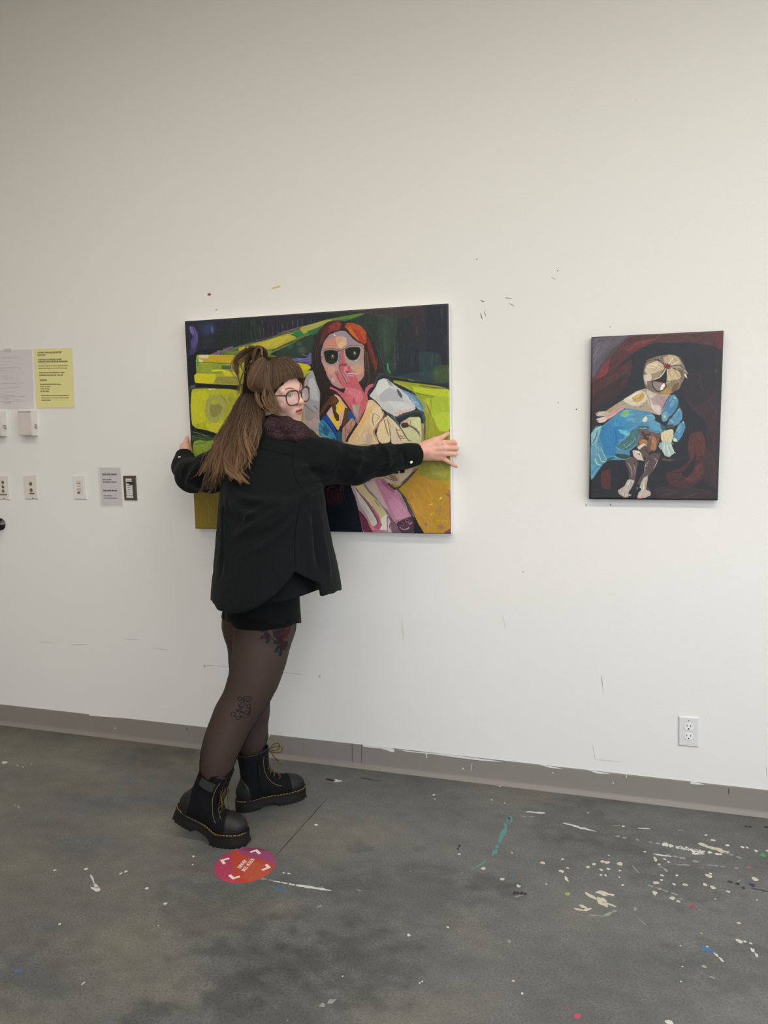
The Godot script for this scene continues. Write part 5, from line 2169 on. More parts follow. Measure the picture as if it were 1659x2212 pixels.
func tattoos(body: Node) -> void:
	var line := func(pts: Array, w: float, smooth: bool) -> MB:
		var path := []
		for q in (curve(pts, 4) if smooth else pts):
			var p := legs.march(EYE, ray(q.x, q.y).normalized())
			path.append(p + legs.slope(p) * 0.0009)
		var b := MB.new()
		b.tube(path, [w], 5)
		return b
	var blob := func(pts: Array) -> MB:
		var ring := []
		var mid := Vector3.ZERO
		for q in curve(pts, 3, true):
			var p := legs.march(EYE, ray(q.x, q.y).normalized())
			ring.append(p + legs.slope(p) * 0.0007)
			mid += ring[-1]
		var b := MB.new()
		mid = mid / ring.size()
		mid += legs.slope(mid) * 0.0012
		for k in ring.size():
			b.tri(mid, ring[(k + 1) % ring.size()], ring[k])
		return b
	var read := func(t: String) -> Array:
		var v := t.split_floats(" ")
		var out := []
		for k in range(0, v.size() - 1, 2):
			out.append(Vector2(v[k], v[k + 1]))
		return out
	var n := 0
	for e in [["a8282a", "588 1352 598 1349 608 1353 602 1361 594 1366 588 1360"], ["c03a30", "609 1352 620 1348 628 1354 622 1372 612 1378 606 1366"], ["4a5266", "556 1352 570 1352 580 1356 578 1364 568 1366 560 1360"], ["4a5266", "590 1368 602 1362 612 1352 616 1358 604 1372 594 1378"],
		["902030", "570 1368 578 1366 584 1372 580 1380 572 1380"], ["902030", "598 1374 608 1372 612 1384 606 1392 598 1386"], ["8a2430", "604 1390 616 1384 622 1390 614 1404 604 1402"], ["2c5a48", "561 1379 568 1372 572 1378 566 1381"], ["2c5a48", "573 1388 578 1379 584 1382 578 1390"], ["2c5a48", "590 1388 598 1381 600 1390 594 1391"], ["2c5a48", "592 1410 598 1396 605 1398 598 1408"], ["40303c", "602 1408 608 1402 610 1412 604 1418"]]:
		var m := mat(Color.html(e[0]).lightened(0.12), 0.6)
		part("thigh_tattoo", blob.call(read.call(e[1])).mesh(), m, body)
	var ink := mat(Color(0.06, 0.05, 0.06), 0.7)
	for t in ["556 1352 562 1364 574 1366 586 1378 596 1388 606 1404", "566 1354 572 1364", "574 1354 578 1362", "596 1370 610 1360 618 1350", "584 1352 590 1366 602 1364", "606 1372 616 1378 622 1376", "572 1372 578 1374 576 1378", "602 1378 608 1380 604 1386", "594 1406 602 1396"]:
		part("thigh_tattoo_line", line.call(read.call(t), 0.0011, true).mesh(), ink, body)
	for t in ["526 1506 542 1505 541 1513 526 1513 526 1506", "527 1510 541 1509", "515 1506 520 1505 522 1510 518 1514 514 1511 515 1506", "522 1517 530 1514 538 1517 540 1526 538 1540 534 1550", "522 1517 518 1524 524 1527 530 1522 536 1526", "524 1527 520 1534 526 1540 534 1534", "514 1520 518 1530 512 1536 508 1544 514 1548 522 1546 530 1551", "500 1540 506 1538 508 1544 502 1547 499 1543 500 1540", "506 1546 514 1555 520 1550", "512 1536 522 1538 530 1544 536 1540", "526 1520 533 1518", "516 1526 522 1531", "510 1531 516 1540 522 1552", "532 1528 541 1531 536 1538", "519 1540 527 1536", "538 1545 543 1533"]:
		part("calf_tattoo_line", line.call(read.call(t), 0.001, true).mesh(), ink, body)

func swirl_texture(a: Color, b: Color, size: int, sc: float, seed: int) -> ImageTexture:
	var nz := FastNoiseLite.new()
	nz.seed = seed
	nz.frequency = 1.0
	nz.fractal_octaves = 2
	var img := value_image(size, size, func(x: int, y: int) -> Color:
		var t := TAU * x / size
		var s := TAU * y / size
		var g := nz.get_noise_3d(cos(t) * sc + 3.0 * cos(s), sin(t) * sc + 2.0 * sin(s), sin(s) * sc)
		var w := absf(fposmod(g * 5.0, 1.0) - 0.5) * 2.0
		return a.lerp(b, smoothstep(0.6, 0.95, w)))
	return ImageTexture.create_from_image(img)

func build_scarf() -> void:
	var s := Soft.new()
	var ring := [at(548, 930, 0.30), at(553, 925, 0.365), at(585, 922, 0.39), at(622, 924, 0.392), at(655, 935, 0.355), at(682, 951, 0.29)]
	s.chain(ring, [0.028, 0.03, 0.028, 0.026, 0.022, 0.016], 0.02)
	s.chain([at(556, 908, 0.33), at(590, 905, 0.372), at(620, 909, 0.378), at(648, 919, 0.35), at(674, 937, 0.305)], [0.02, 0.0165, 0.0155, 0.014, 0.012], 0.012)
	s.chain([at(560, 944, 0.385), at(600, 943, 0.405), at(640, 946, 0.39), at(672, 952, 0.34)], [0.012, 0.013, 0.013, 0.01], 0.02)
	s.chain([ring[0], at(560, 915, 0.24), at(610, 925, 0.215), at(660, 945, 0.23), ring[5]], [0.028, 0.026, 0.026, 0.022, 0.016], 0.02)
	var m := MB.new()
	s.into(m, Vector3(-1.42, 1.3, 0.12), Vector3(-0.9, 1.62, 0.5), 0.005)
	for k in m.v.size():
		var p := m.v[k]
		var g := noise.get_noise_3d(p.x * 14.0, p.y * 42.0, p.z * 14.0)
		m.v[k] = p + Vector3(0.2, 0.6, 0.8) * g * 0.006
	var t := mat(Color.WHITE, 0.85, 0.3)
	t.albedo_texture = swirl_texture(Color(0.14, 0.09, 0.112), Color(0.42, 0.33, 0.34), 256, 0.55, 21)
	t.uv1_triplanar = true
	t.uv1_scale = Vector3.ONE * 6.0
	var o := worn("scarf", m.mesh(), t)
	o.set_meta("label", "dark plum paisley scarf")
	# its fringed end hanging in front of her, seen under the right arm
	var b := MB.new()
	var rows := []
	for y in 6:
		var row := []
		for x in 9:
			var px := 690.0 + x * 6.4
			row.append(at(px + sin(y * 1.3) * 1.5, 985 + y * 15 + sin(x * 0.9) * 2.0, 0.215 + 0.008 * sin(x * 1.7 + y * 0.5)))
		for x in range(8, -1, -1):
			row.append(row[x] - Vector3(0, 0, 0.004))
		rows.append(row)
	rows.reverse()
	b.loft(rows, true, true, true)
	part("scarf_end", b.mesh(), t, o)
	var st := Strands.new()
	for k in 170:
		var px := rng.randf_range(696, 742)
		var z := rng.randf_range(0.205, 0.222)
		var tip := px + rng.randf_range(-5, 9)
		var len := rng.randf_range(16, 36)
		var path := [at(px, 1054, z), at(lerpf(px, tip, 0.3) + rng.randf_range(-2, 2), 1054 + len * 0.5, z + 0.003), at(tip, 1056 + len, z)]
		st.add(path, 0.0013, 0.0008, lin(Color(0.2, 0.12, 0.14) if k % 3 else Color(0.3, 0.17, 0.17)), lin(Color(0.26, 0.15, 0.16)), 8)
	var f := part("scarf_fringe", st.mesh(), vmat(0.8, 0.3), o)
	f.set_meta("kind", "stuff")

# many thin three-sided strands in one mesh
class Strands:
	var v := PackedVector3Array()
	var n := PackedVector3Array()
	var c := PackedColorArray()
	var i := PackedInt32Array()

	func add(pts: Array, r0: float, r1: float, c0: Color, c1: Color, segs: int) -> void:
		var m := pts.size() - 1
		var base := v.size()
		var side := Vector3.ZERO
		var prev: Vector3 = pts[0]
		for s in segs + 1:
			var u := float(s) / segs * m
			var k := mini(int(u), m - 1)
			var t := u - k
			var p0: Vector3 = pts[maxi(k - 1, 0)]
			var p1: Vector3 = pts[k]
			var p2: Vector3 = pts[k + 1]
			var p3: Vector3 = pts[mini(k + 2, m)]
			var p := 0.5 * ((2.0 * p1) + (p2 - p0) * t + (2.0 * p0 - 5.0 * p1 + 4.0 * p2 - p3) * t * t + (3.0 * p1 - p0 - 3.0 * p2 + p3) * t * t * t)
			var d := 0.5 * ((p2 - p0) + (4.0 * p0 - 10.0 * p1 + 8.0 * p2 - 2.0 * p3) * t + (9.0 * p1 - 3.0 * p0 - 9.0 * p2 + 3.0 * p3) * t * t)
			d = d.normalized()
			if s == 0:
				side = d.cross(Vector3(0.31, 0.2, 0.93))
			side = (side - d * side.dot(d)).normalized()
			var other := d.cross(side)
			var f := float(s) / segs
			var r := lerpf(r0, r1, f * f)
			var col := c0.lerp(c1, f)
			for q in 3:
				var a := TAU * q / 3.0
				var e := side * cos(a) + other * sin(a)
				v.append(p + e * r)
				n.append(e)
				c.append(col)
			if s < segs:
				var w := base + s * 3
				for q in 3:
					var x := w + q
					var y := w + (q + 1) % 3
					i.append_array(PackedInt32Array([x, y + 3, y, x, x + 3, y + 3]))

	func mesh() -> ArrayMesh:
		var arr := []
		arr.resize(Mesh.ARRAY_MAX)
		arr[Mesh.ARRAY_VERTEX] = v
		arr[Mesh.ARRAY_NORMAL] = n
		arr[Mesh.ARRAY_COLOR] = c
		arr[Mesh.ARRAY_INDEX] = i
		var out := ArrayMesh.new()
		out.add_surface_from_arrays(Mesh.PRIMITIVE_TRIANGLES, arr)
		return out

func scalp(az: float, el: float, lift := 0.0) -> Vector3:
	var a := deg_to_rad(az)
	var e := deg_to_rad(el)
	return head_frame * (Vector3(0, 0.03, -0.014) + Vector3(-sin(a) * cos(e), sin(e), cos(a) * cos(e)) * Vector3(0.079, 0.097, 0.101) * (1.0 + lift))

func hair_tone(dark: float) -> Array:
	var v := rng.randf_range(0.75, 1.25)
	var a := Color(0.32, 0.25, 0.195).lerp(Color(0.13, 0.097, 0.08), dark)
	var b := Color(0.6, 0.475, 0.36).lerp(Color(0.24, 0.18, 0.14), dark)
	a = Color(a.r * v, a.g * v, a.b * v)
	b = Color(b.r * v, b.g * v, b.b * v)
	return [lin(a), lin(b)]

func ball() -> Vector3:
	var p := Vector3(rng.randfn(), rng.randfn(), rng.randfn())
	return p.limit_length(2.0)

func lock(st: Strands, guide: Array, count: int, root: float, mid: float, tip: float, wave: float, dark: float, segs := 18, thick := 0.0007) -> void:
	var m := guide.size() - 1
	# each lock falls apart into a few clumps that end at their own lengths
	var clumps := []
	for k in maxi(3, count / 38):
		clumps.append([ball(), rng.randf_range(0, TAU), rng.randf_range(0.82, 1.0), rng.randf_range(-0.25, 0.25)])
	for k in count:
		var cl: Array = clumps[k % clumps.size()]
		var off := ball()
		var ph: float = cl[1] + rng.randf_range(-0.22, 0.22)
		var reach: float = cl[2] - 0.3 * pow(rng.randf(), 2.0)
		var pts := []
		for s in m + 1:
			var t := float(s) / m
			var w := lerpf(root, mid, t * 2.0) if t < 0.5 else lerpf(mid, tip, t * 2.0 - 1.0)
			var u := minf(t * reach * m, m - 0.001)
			var p: Vector3 = guide[int(u)].lerp(guide[int(u) + 1], u - int(u))
			pts.append(p + off.lerp(cl[0], smoothstep(0.05, 0.75, t) * 0.93) * w + Vector3(sin(ph + t * 7.5), 0.25 * sin(ph), 0.7 * cos(ph * 1.3 + t * 6.0)) * wave * t * (1.0 + t))
		var tone := hair_tone(dark + cl[3])
		st.add(pts, thick, thick * 0.35, tone[0], tone[1], segs)

var hair_mass := Soft.new()
func hug(p: Vector3, off: float) -> Vector3:   # the point lifted to lie this far above the mass of hair
	var n := hair_mass.slope(p)
	return p + n * (off - hair_mass.field(p, hair_mass.all()))

func falling(pts: Array, lift: float) -> Array:   # guide in the picture's coordinates laid over head, scarf and jacket
	var out := []
	for k in pts.size():
		var q: Array = pts[k]
		if q.size() > 2:
			out.append(at(q[0], q[1], q[2]))
		else:
			var p := jacket.march(EYE, ray(q[0], q[1]).normalized(), 3.4)
			if p.z < 0.22:
				p = at(q[0], q[1], 0.3)
			out.append(p + (jacket.slope(p) * 0.5 + Vector3(0, 0, 0.5)) * lift)
	return out

func build_hair() -> void:
	# the mass of hair under the strands
	var s := hair_mass
	var turned := head_frame.basis
	s.ell(head_frame * Vector3(0, 0.036, -0.02), Vector3(0.081, 0.098, 0.1), 0.02, turned)
	s.ell(head_frame * Vector3(-0.02, -0.03, -0.07), Vector3(0.055, 0.06, 0.05), 0.03, turned)
	s.cap(at(546, 800, 0.33), at(538, 862, 0.34), 0.03, 0.028, 0.03)
	s.cap(at(568, 800, 0.365), at(572, 868, 0.385), 0.028, 0.022, 0.03)
	s.ell(head_frame * Vector3(0.0, -0.035, 0.105), Vector3(0.077, 0.098, 0.098), 0.006, turned, 1)
	var m := MB.new()
	s.into(m, Vector3(-1.42, 1.48, 0.18), Vector3(-1.02, 1.82, 0.5), 0.005)
	var hair := worn("hair", m.mesh(), mat(Color(0.13, 0.1, 0.08), 0.75, 0.2))
	hair.set_meta("label", "long light-brown hair half tied up with a fringe")
	var shine := vmat(0.45, 0.35)
	var parting := hug(at(577, 790, 0.39), 0.003)
	# fringe
	var st := Strands.new()
	for k in 1500:
		var t := rng.randf()
		var az := lerpf(-68, 66, t)
		var root := parting.lerp(scalp(20, 84, 0.06), rng.randf() * 0.8) + ball() * 0.004
		var lift := 0.13 + 0.09 * smoothstep(20.0, -50.0, az)
		var el := lerp_list([[-68, -24.0], [-52, -6.0], [-38, 11.0], [-15, 17.0], [15, 18.0], [38, 14.0], [54, 2.0], [66, -16.0]], az) + rng.randf_range(-3.0, 3.0)
		var a2 := az + 2.0 * sin(floorf(az / 6.0) * 2.3) + rng.randf_range(-3, 3)
		var tone := hair_tone(rng.randf_range(0.0, 0.4))
		st.add([root, hug(scalp(az * 0.9, 66, 0.07), 0.006 + rng.randf() * 0.006), hug(scalp(az, 42, 0.1), lift * 0.06 + rng.randf() * 0.006), scalp(a2, (42 + el) * 0.5, lift * 0.95 + rng.randf() * 0.05), scalp(a2, el, 0.05 + lift * 0.5 + rng.randf() * 0.03)], 0.0007, 0.0003, tone[0], tone[0].lerp(tone[1], 0.5), 14)
	var o := part("fringe", st.mesh(), shine, hair)
	o.set_meta("kind", "stuff")
	# near side, sweeping forward to the collar
	st = Strands.new()
	for k in 2600:
		var t := rng.randf()
		var az := lerpf(62, 135, t)
		var out := 0.004 + rng.randf() * 0.009
		var cl := sin(floorf(az / 4.0) * 12.9898)
		var low := at(lerpf(590, 551, t) + cl * 2.0 + rng.randf_range(-2, 2), lerpf(858, 846, t), lerpf(0.405, 0.385, t))
		var tip := at(lerpf(603, 572, pow(t, 0.75)) + cl * 4.0 + rng.randf_range(-3, 3), lerpf(893, 876, t) + cl * 5.0 + rng.randf_range(-8, 3), lerpf(0.40, 0.415, t))
		var tone := hair_tone(rng.randf_range(0.0, 0.35) + cl * 0.2)
		st.add([parting.lerp(hug(scalp(150, 72), 0.003), t * rng.randf()) + ball() * 0.003, hug(scalp(az, 58), out + 0.003), hug(scalp(az, 28), out + 0.007), hug(scalp(az, 4), out + 0.01), low + ball() * 0.003, tip], 0.0007, 0.0003, tone[0], tone[1], 18)
	for e in [[[586, 838, 0.40], [583, 856, 0.41], [588, 876, 0.41], [602, 895, 0.405]], [[575, 830, 0.41], [571, 856, 0.42], [580, 878, 0.42], [598, 890, 0.415]], [[562, 825, 0.40], [552, 848, 0.405], [559, 872, 0.415], [586, 890, 0.42]], [[560, 830, 0.40], [553, 852, 0.405], [562, 880, 0.415], [572, 896, 0.42]]]:
		lock(st, [parting, hug(at(lerpf(577, e[0][0], 0.5), 812, 0.4), 0.012)] + falling(e, 0.0), 90, 0.005, 0.006, 0.004, 0.003, 0.05)
	o = part("side_hair", st.mesh(), shine, hair)
	o.set_meta("kind", "stuff")
	# back hair drawn up into the knot
	st = Strands.new()
	for k in 1400:
		var az := rng.randf_range(100, 240)
		var tone := hair_tone(rng.randf_range(0.3, 0.95))
		var up := rng.randf() * 0.007
		st.add([hug(scalp(az, rng.randf_range(-42, 0)), 0.002 + up), hug(scalp(lerpf(az, 160, 0.2), 18), 0.004 + up), hug(scalp(lerpf(az, 160, 0.45), 45), 0.005 + up), at(556, 782, 0.35) + ball() * 0.007], 0.0008, 0.0006, tone[0], tone[0].lerp(tone[1], 0.3), 14)
	o = part("back_hair", st.mesh(), shine, hair)
	o.set_meta("kind", "stuff")
	# knot on top with its loops
	st = Strands.new()
	var mid := at(556, 768, 0.35)
	for ring in 12:
		var ax := ball().normalized()
		var u := ax.cross(Vector3(0.3, 1, 0.2)).normalized()
		var w := ax.cross(u)
		var rad := rng.randf_range(0.013, 0.027)
		var shift := ball() * 0.007
		var sweep := rng.randf_range(0.4, 0.8)
		for k in 45:
			var pts := []
			var ph := rng.randf_range(-0.35, 0.35)
			var jit := ball() * 0.004
			for q in 8:
				var a := ph + TAU * sweep * q / 7.0 + ring
				pts.append(mid + shift + jit + (u * cos(a) + w * sin(a) * 0.8) * rad * (1.0 + 0.06 * sin(q * 2.0 + k)))
			var tone := hair_tone(rng.randf_range(0.1, 0.9))
			st.add(pts, 0.0008, 0.0005, tone[0], tone[1], 16)
	lock(st, falling([[549, 785, 0.37], [547, 768, 0.38], [553, 752, 0.38], [563, 753, 0.38], [566, 768, 0.385], [562, 786, 0.38]], 0.0), 110, 0.0025, 0.005, 0.003, 0.001, 0.0)
	lock(st, falling([[568, 786, 0.36], [575, 768, 0.36], [568, 753, 0.35], [553, 748, 0.345], [541, 757, 0.345]], 0.0), 80, 0.003, 0.005, 0.003, 0.001, 0.6)
	for e in [[[550, 757, 0.345], [534, 757, 0.345], [518, 770, 0.345], [511, 790, 0.345], [515, 808, 0.345], [524, 820, 0.345]], [[548, 760, 0.34], [524, 763, 0.34], [510, 782, 0.34], [512, 806, 0.34], [519, 828, 0.345], [516, 850, 0.345], [522, 866, 0.35]], [[549, 764, 0.35], [536, 767, 0.35], [526, 784, 0.35], [530, 800, 0.35], [538, 810, 0.35]], [[550, 768, 0.335], [536, 776, 0.335], [528, 796, 0.335], [522, 822, 0.34], [523, 846, 0.345], [530, 862, 0.35]], [[548, 755, 0.35], [528, 760, 0.35], [514, 776, 0.35], [508, 800, 0.35], [516, 826, 0.35]], [[552, 752, 0.35], [540, 750, 0.35], [530, 756, 0.35], [524, 770, 0.35]]]:
		lock(st, falling(e, 0.0), 42, 0.003, 0.009, 0.006, 0.006, 0.15, 20, 0.0006)
	o = part("hair_knot", st.mesh(), shine, hair)
	o.set_meta("kind", "stuff")
	# long hair down the back
	st = Strands.new()
	for e in [[[531, 856, 0.345], [506, 900, 0.37], [486, 955], [464, 1005], [437, 1022]], [[533, 858, 0.35], [511, 902, 0.375], [492, 955], [475, 1008], [462, 1038], [442, 1060]], [[536, 858, 0.355], [517, 905, 0.385], [502, 960], [492, 1005], [480, 1034], [458, 1050]], [[540, 860, 0.36], [528, 905, 0.395], [520, 960], [512, 1003], [519, 1030], [537, 1050]], [[543, 862, 0.365], [543, 905, 0.40], [537, 950], [538, 985], [525, 1016], [512, 1036]], [[547, 864, 0.37], [561, 898, 0.41], [557, 932], [547, 970], [539, 1006]],
		[[531, 855, 0.345], [512, 890, 0.365], [494, 932, 0.385], [478, 980], [466, 1012], [444, 1012]], [[536, 857, 0.355], [523, 900, 0.385], [508, 950], [498, 1000], [488, 1032], [463, 1066]], [[540, 859, 0.36], [534, 900, 0.395], [525, 950], [516, 995], [507, 1025], [525, 1046]], [[545, 862, 0.37], [549, 900, 0.405], [544, 940], [541, 975], [546, 1010]]]:
		lock(st, falling(e, 0.02 + rng.randf() * 0.014), 330, 0.010, 0.0135, 0.010, 0.012, 0.1, 26)
	for k in 34:   # loose ends
		var x := rng.randf_range(470, 550)
		lock(st, falling([[536, 858, 0.365], [lerpf(x, 530, 0.55), 905, 0.40], [x, 965], [x - rng.randf_range(-8, 22), 1010], [x + rng.randf_range(-36, 14), rng.randf_range(1014, 1058)]], 0.03 + rng.randf() * 0.02), 5, 0.006, 0.006, 0.004, 0.016, 0.05, 26, 0.0005)
	o = part("long_hair", st.mesh(), shine, hair)
	o.set_meta("kind", "stuff")
	# wisps round the outline
	st = Strands.new()
	for k in 160:
		var az := rng.randf_range(-80, 210)
		if az > -30 and az < 75:
			continue
		var a := hug(scalp(az, rng.randf_range(40, 84)), 0.004)
		var d := hug(scalp(az + rng.randf_range(-30, 30), rng.randf_range(-10, 40)), 0.008 + rng.randf() * 0.01)
		var b := hug(a.lerp(d, 0.55), 0.012 + rng.randf() * 0.014)
		var tone := hair_tone(0.2)
		st.add([a, b, d], 0.0005, 0.0003, tone[0], tone[1], 10)
	o = part("stray_hair", st.mesh(), shine, hair)
	o.set_meta("kind", "stuff")

func build_glasses() -> void:
	var frame := vmat(0.25, 0.6)
	var t := Node3D.new()
	t.name = "glasses"
	person.add_child(t, true)
	t.position = -BASE
	t.transform = Transform3D(Basis(), -BASE) * head_frame
	t.set_meta("label", "large clear brown plastic glasses")
	var brown := Color(0.36, 0.2, 0.17)
	var dark := Color(0.1, 0.075, 0.07)
	for q in [-1.0, 1.0]:
		var outline := []
		for k in 40:
			var a := TAU * k / 40
			var c := cos(a)
			var s := sin(a)
			var x := signf(c) * pow(absf(c), 0.72) * 0.0275
			var y := signf(s) * pow(absf(s), 0.78) * (0.0255 if s > 0 else 0.028)
			x *= 1.0 + 0.05 * s
			outline.append(Vector3(q * 0.0345 + x, -0.005 + y, 0.1035 - absf(q * 0.0345 + x) * absf(q * 0.0345 + x) * 3.2 + 0.002))
		var b := MB.new()
		var rings := []
		for k in 41:
			var p: Vector3 = outline[k % 40]
			var d: Vector3 = (outline[(k + 1) % 40] - outline[(k + 39) % 40]).normalized()
			var n := Vector3(0, 0, 1)
			var o := d.cross(n).normalized()
			var ring := []
			var thick := 0.0026 if p.y < 0.008 else 0.0034
			for e in 8:
				ring.append(p + (o * cos(TAU * e / 8) * thick - n * sin(TAU * e / 8) * 0.0022))
			rings.append(ring)
		b.loft(rings)
		for p in b.v:
			b.c.append(lin(brown.lerp(dark, 0.8 * smoothstep(0.045, 0.06, absf(p.x)) * smoothstep(-0.01, 0.008, p.y))))
		part("rim", b.mesh(), frame, t)
		b = MB.new()
		var mid := Vector3(q * 0.0345, -0.005, 0.1035 - 0.0038 + 0.002)
		for z in [0.0007, -0.0007]:
			for k in 40:
				var p0: Vector3 = outline[k]
				var p1: Vector3 = outline[(k + 1) % 40]
				var o := Vector3(0, 0, z)
				if z > 0:
					b.tri(mid + o, p0 + o, p1 + o)
				else:
					b.tri(mid + o, p1 + o, p0 + o)
		var glass := mat(Color(0.97, 0.93, 0.9, 0.07), 0.03, 0.5)
		glass.transparency = BaseMaterial3D.TRANSPARENCY_ALPHA
		part("lens", b.mesh(), glass, t)
		# temple
		b = MB.new()
		b.tube([Vector3(q * 0.0625, 0.008, 0.0935), Vector3(q * 0.069, 0.009, 0.085), Vector3(q * 0.0745, 0.0075, 0.05), Vector3(q * 0.078, 0.003, 0.005), Vector3(q * 0.0785, -0.004, -0.02), Vector3(q * 0.076, -0.025, -0.035)], [0.0042, 0.0046, 0.0032, 0.003, 0.003, 0.002], 8, true, 0.6)
		for p in b.v:
			b.c.append(lin(dark.lerp(brown, smoothstep(0.085, 0.07, p.z))))
		part("temple", b.mesh(), frame, t)
	var b := MB.new()
	b.tube(curve([Vector3(-0.0085, 0.006, 0.1055), Vector3(-0.004, 0.0095, 0.107), Vector3(0.004, 0.0095, 0.107), Vector3(0.0085, 0.006, 0.1055)], 4), [0.0028], 8)
	b.paint(lin(brown))
	part("bridge", b.mesh(), frame, t)

# ------------------------------------------------------------------ boots: x forwards from the heel, y up, z towards the wearer's right
const BOOT_BALL := 0.185
func sole_half(x: float) -> float:
	return lerp_list([[0.0, 0.0], [0.004, 0.014], [0.014, 0.026], [0.03, 0.0335], [0.06, 0.0365], [0.1, 0.0345], [0.14, 0.0375], [0.18, 0.0455], [0.215, 0.0485], [0.245, 0.0455], [0.268, 0.036], [0.282, 0.022], [0.288, 0.01], [0.29, 0.0]], x)

func boot_point(q: Vector3, bend: float) -> Vector3:   # leans the shaft forwards and flexes the boot at the ball of the foot; the toe keeps the ground
	if bend == 0.0:
		return q
	var p := q + Vector3(0.12 * maxf(0.0, q.y - 0.09), 0, 0)
	var t := smoothstep(BOOT_BALL + 0.035, BOOT_BALL - 0.06, p.x)
	var w := t * bend
	var o := Vector3(BOOT_BALL, 0.0, 0.0)
	var d := p - o
	return o + Vector3(d.x * cos(w) + d.y * sin(w), -d.x * sin(w) + d.y * cos(w), d.z)

func build_boots() -> void:
	boot("tall black lace-up boot flat on the floor, nearer the wall", Transform3D(Basis(Vector3.UP, 0.735), Vector3.ZERO), on_floor(509, 1752), 0.0, -1.0)
	boot("black lace-up boot with raised heel and a rough patch on its shaft", Transform3D(Basis(Vector3.UP, 0.05), Vector3.ZERO), on_floor(539, 1822) - Vector3(0.29 * 1.08, 0, -0.015), 0.40, 1.0, 1.08)

func boot(label: String, turn: Transform3D, where: Vector3, bend: float, outer: float, size := 1.0) -> void:
	var t := Node3D.new()
	t.name = "boot"
	person.add_child(t, true)
	t.set_meta("label", label)
	t.transform = Transform3D(turn.basis.scaled(Vector3.ONE * size), where - BASE)
	var bent := func(b: MB) -> MB:
		for k in b.v.size():
			b.v[k] = boot_point(b.v[k], bend)
		return b
	var leather := mat(Color(0.075, 0.077, 0.08), 0.55, 0.45)
	var canvas := mat(Color(0.05, 0.055, 0.068), 0.85, 0.3)
	var rubber := mat(Color(0.085, 0.08, 0.078), 0.6, 0.4)
	# upper of cloth panels
	var s := Soft.new()
	s.cap(Vector3(0.066, 0.1, 0), Vector3(0.06, 0.24, 0), 0.037, 0.045, 0.03)
	s.cap(Vector3(0.098, 0.1, 0), Vector3(0.094, 0.24, 0), 0.04, 0.046, 0.03)
	s.ell(Vector3(0.052, 0.07, 0), Vector3(0.046, 0.05, 0.035), 0.02)
	s.cap(Vector3(0.1, 0.1, 0), Vector3(0.19, 0.066, 0), 0.043, 0.036, 0.03)
	s.cap(Vector3(0.06, 0.06, 0), Vector3(0.2, 0.058, 0), 0.03, 0.036, 0.03)
	s.ell(Vector3(0.225, 0.058, 0), Vector3(0.056, 0.039, 0.042), 0.02)
	s.half(Vector3(0, 0.043, 0), Vector3.DOWN, 0.002)
	s.half(Vector3(0.08, 0.232, 0), Vector3(-0.12, 1, 0), 0.002)
	s.cap(Vector3(0.07, 0.17, 0), Vector3(0.062, 0.3, 0), 0.034, 0.041, 0.004, 1)
	s.cap(Vector3(0.096, 0.17, 0), Vector3(0.093, 0.3, 0), 0.036, 0.042, 0.004, 1)
	var b := MB.new()
	s.into(b, Vector3(-0.01, 0.03, -0.06), Vector3(0.3, 0.26, 0.06), 0.0042)
	for k in b.v.size():
		var p := b.v[k]
		b.v[k] = p + Vector3(0.3, 0.1, signf(p.z)) * noise.get_noise_3dv(p * 22.0) * 0.0016 * smoothstep(0.05, 0.09, p.y)
	var up := part("upper", bent.call(b).mesh(), canvas, t)
	# leather heel counter and toe cap lie over it
	for e in [["heel_counter", Vector3(0.012, 0.07, 0), Vector3(0.068, 0.062, 0.05)], ["toe_cap", Vector3(0.268, 0.055, 0), Vector3(0.072, 0.07, 0.062)]]:
		var q := Soft.new()
		for n in s.kind.size():
			q.kind.append(s.kind[n]); q.a.append(s.a[n]); q.b.append(s.b[n]); q.r.append(s.r[n]); q.k.append(s.k[n]); q.cut.append(s.cut[n]); q.turn.append(s.turn[n])
			if n < 6:
				if s.kind[n] == 0:
					q.r[n] += Vector2.ONE * 0.0022
				else:
					q.b[n] += Vector3.ONE * 0.0022
		q.ell(e[1], e[2], 0.001, Basis(), 2)
		b = MB.new()
		q.into(b, Vector3(-0.01, 0.03, -0.06), Vector3(0.3, 0.26, 0.06), 0.0038)
		part(e[0], bent.call(b).mesh(), leather, t)
	# sole: platform with an arch, notched tread
	b = MB.new()
	var rings := []
	for n in 59:
		var x: float = 0.29 * (0.5 - 0.5 * cos(PI * n / 58.0))
		x = lerpf(x, 0.29 * n / 58.0, 0.45)
		var w := maxf(sole_half(x), 0.0015)
		var arch := 0.013 * smoothstep(0.085, 0.105, x) * smoothstep(0.175, 0.145, x)
		var toe := 0.006 * smoothstep(0.25, 0.29, x)
		var yb := arch + toe
		var ring := []
		for e in [[-1.0, yb + 0.003], [-0.97, yb], [0.97, yb], [1.0, yb + 0.003], [1.0, 0.016 + yb * 0.6], [0.975, 0.019 + yb * 0.6], [0.975, 0.037], [1.03, 0.038], [1.04, 0.0425], [0.95, 0.0455], [-0.95, 0.0455], [-1.04, 0.0425], [-1.03, 0.038], [-0.975, 0.037], [-0.975, 0.019 + yb * 0.6], [-1.0, 0.016 + yb * 0.6]]:
			ring.append(Vector3(x, e[1], e[0] * w))
		ring.reverse()
		rings.append(ring)
	b.loft(rings, true, true, true)
	var sole := part("sole", bent.call(b).mesh(true, 0.7), rubber, t)
	b = MB.new()
	for n in 20:
		var x := 0.012 + n * 0.0142
		if x > 0.088 and x < 0.162:
			continue
		for sd in [-1.0, 1.0]:
			var w: float = sole_half(x) * sd
			b.box(Vector3(x - 0.0045, -0.0005, minf(w - 0.012 * sd, w + 0.0012 * sd)), Vector3(x + 0.0045, 0.008, maxf(w - 0.012 * sd, w + 0.0012 * sd)))
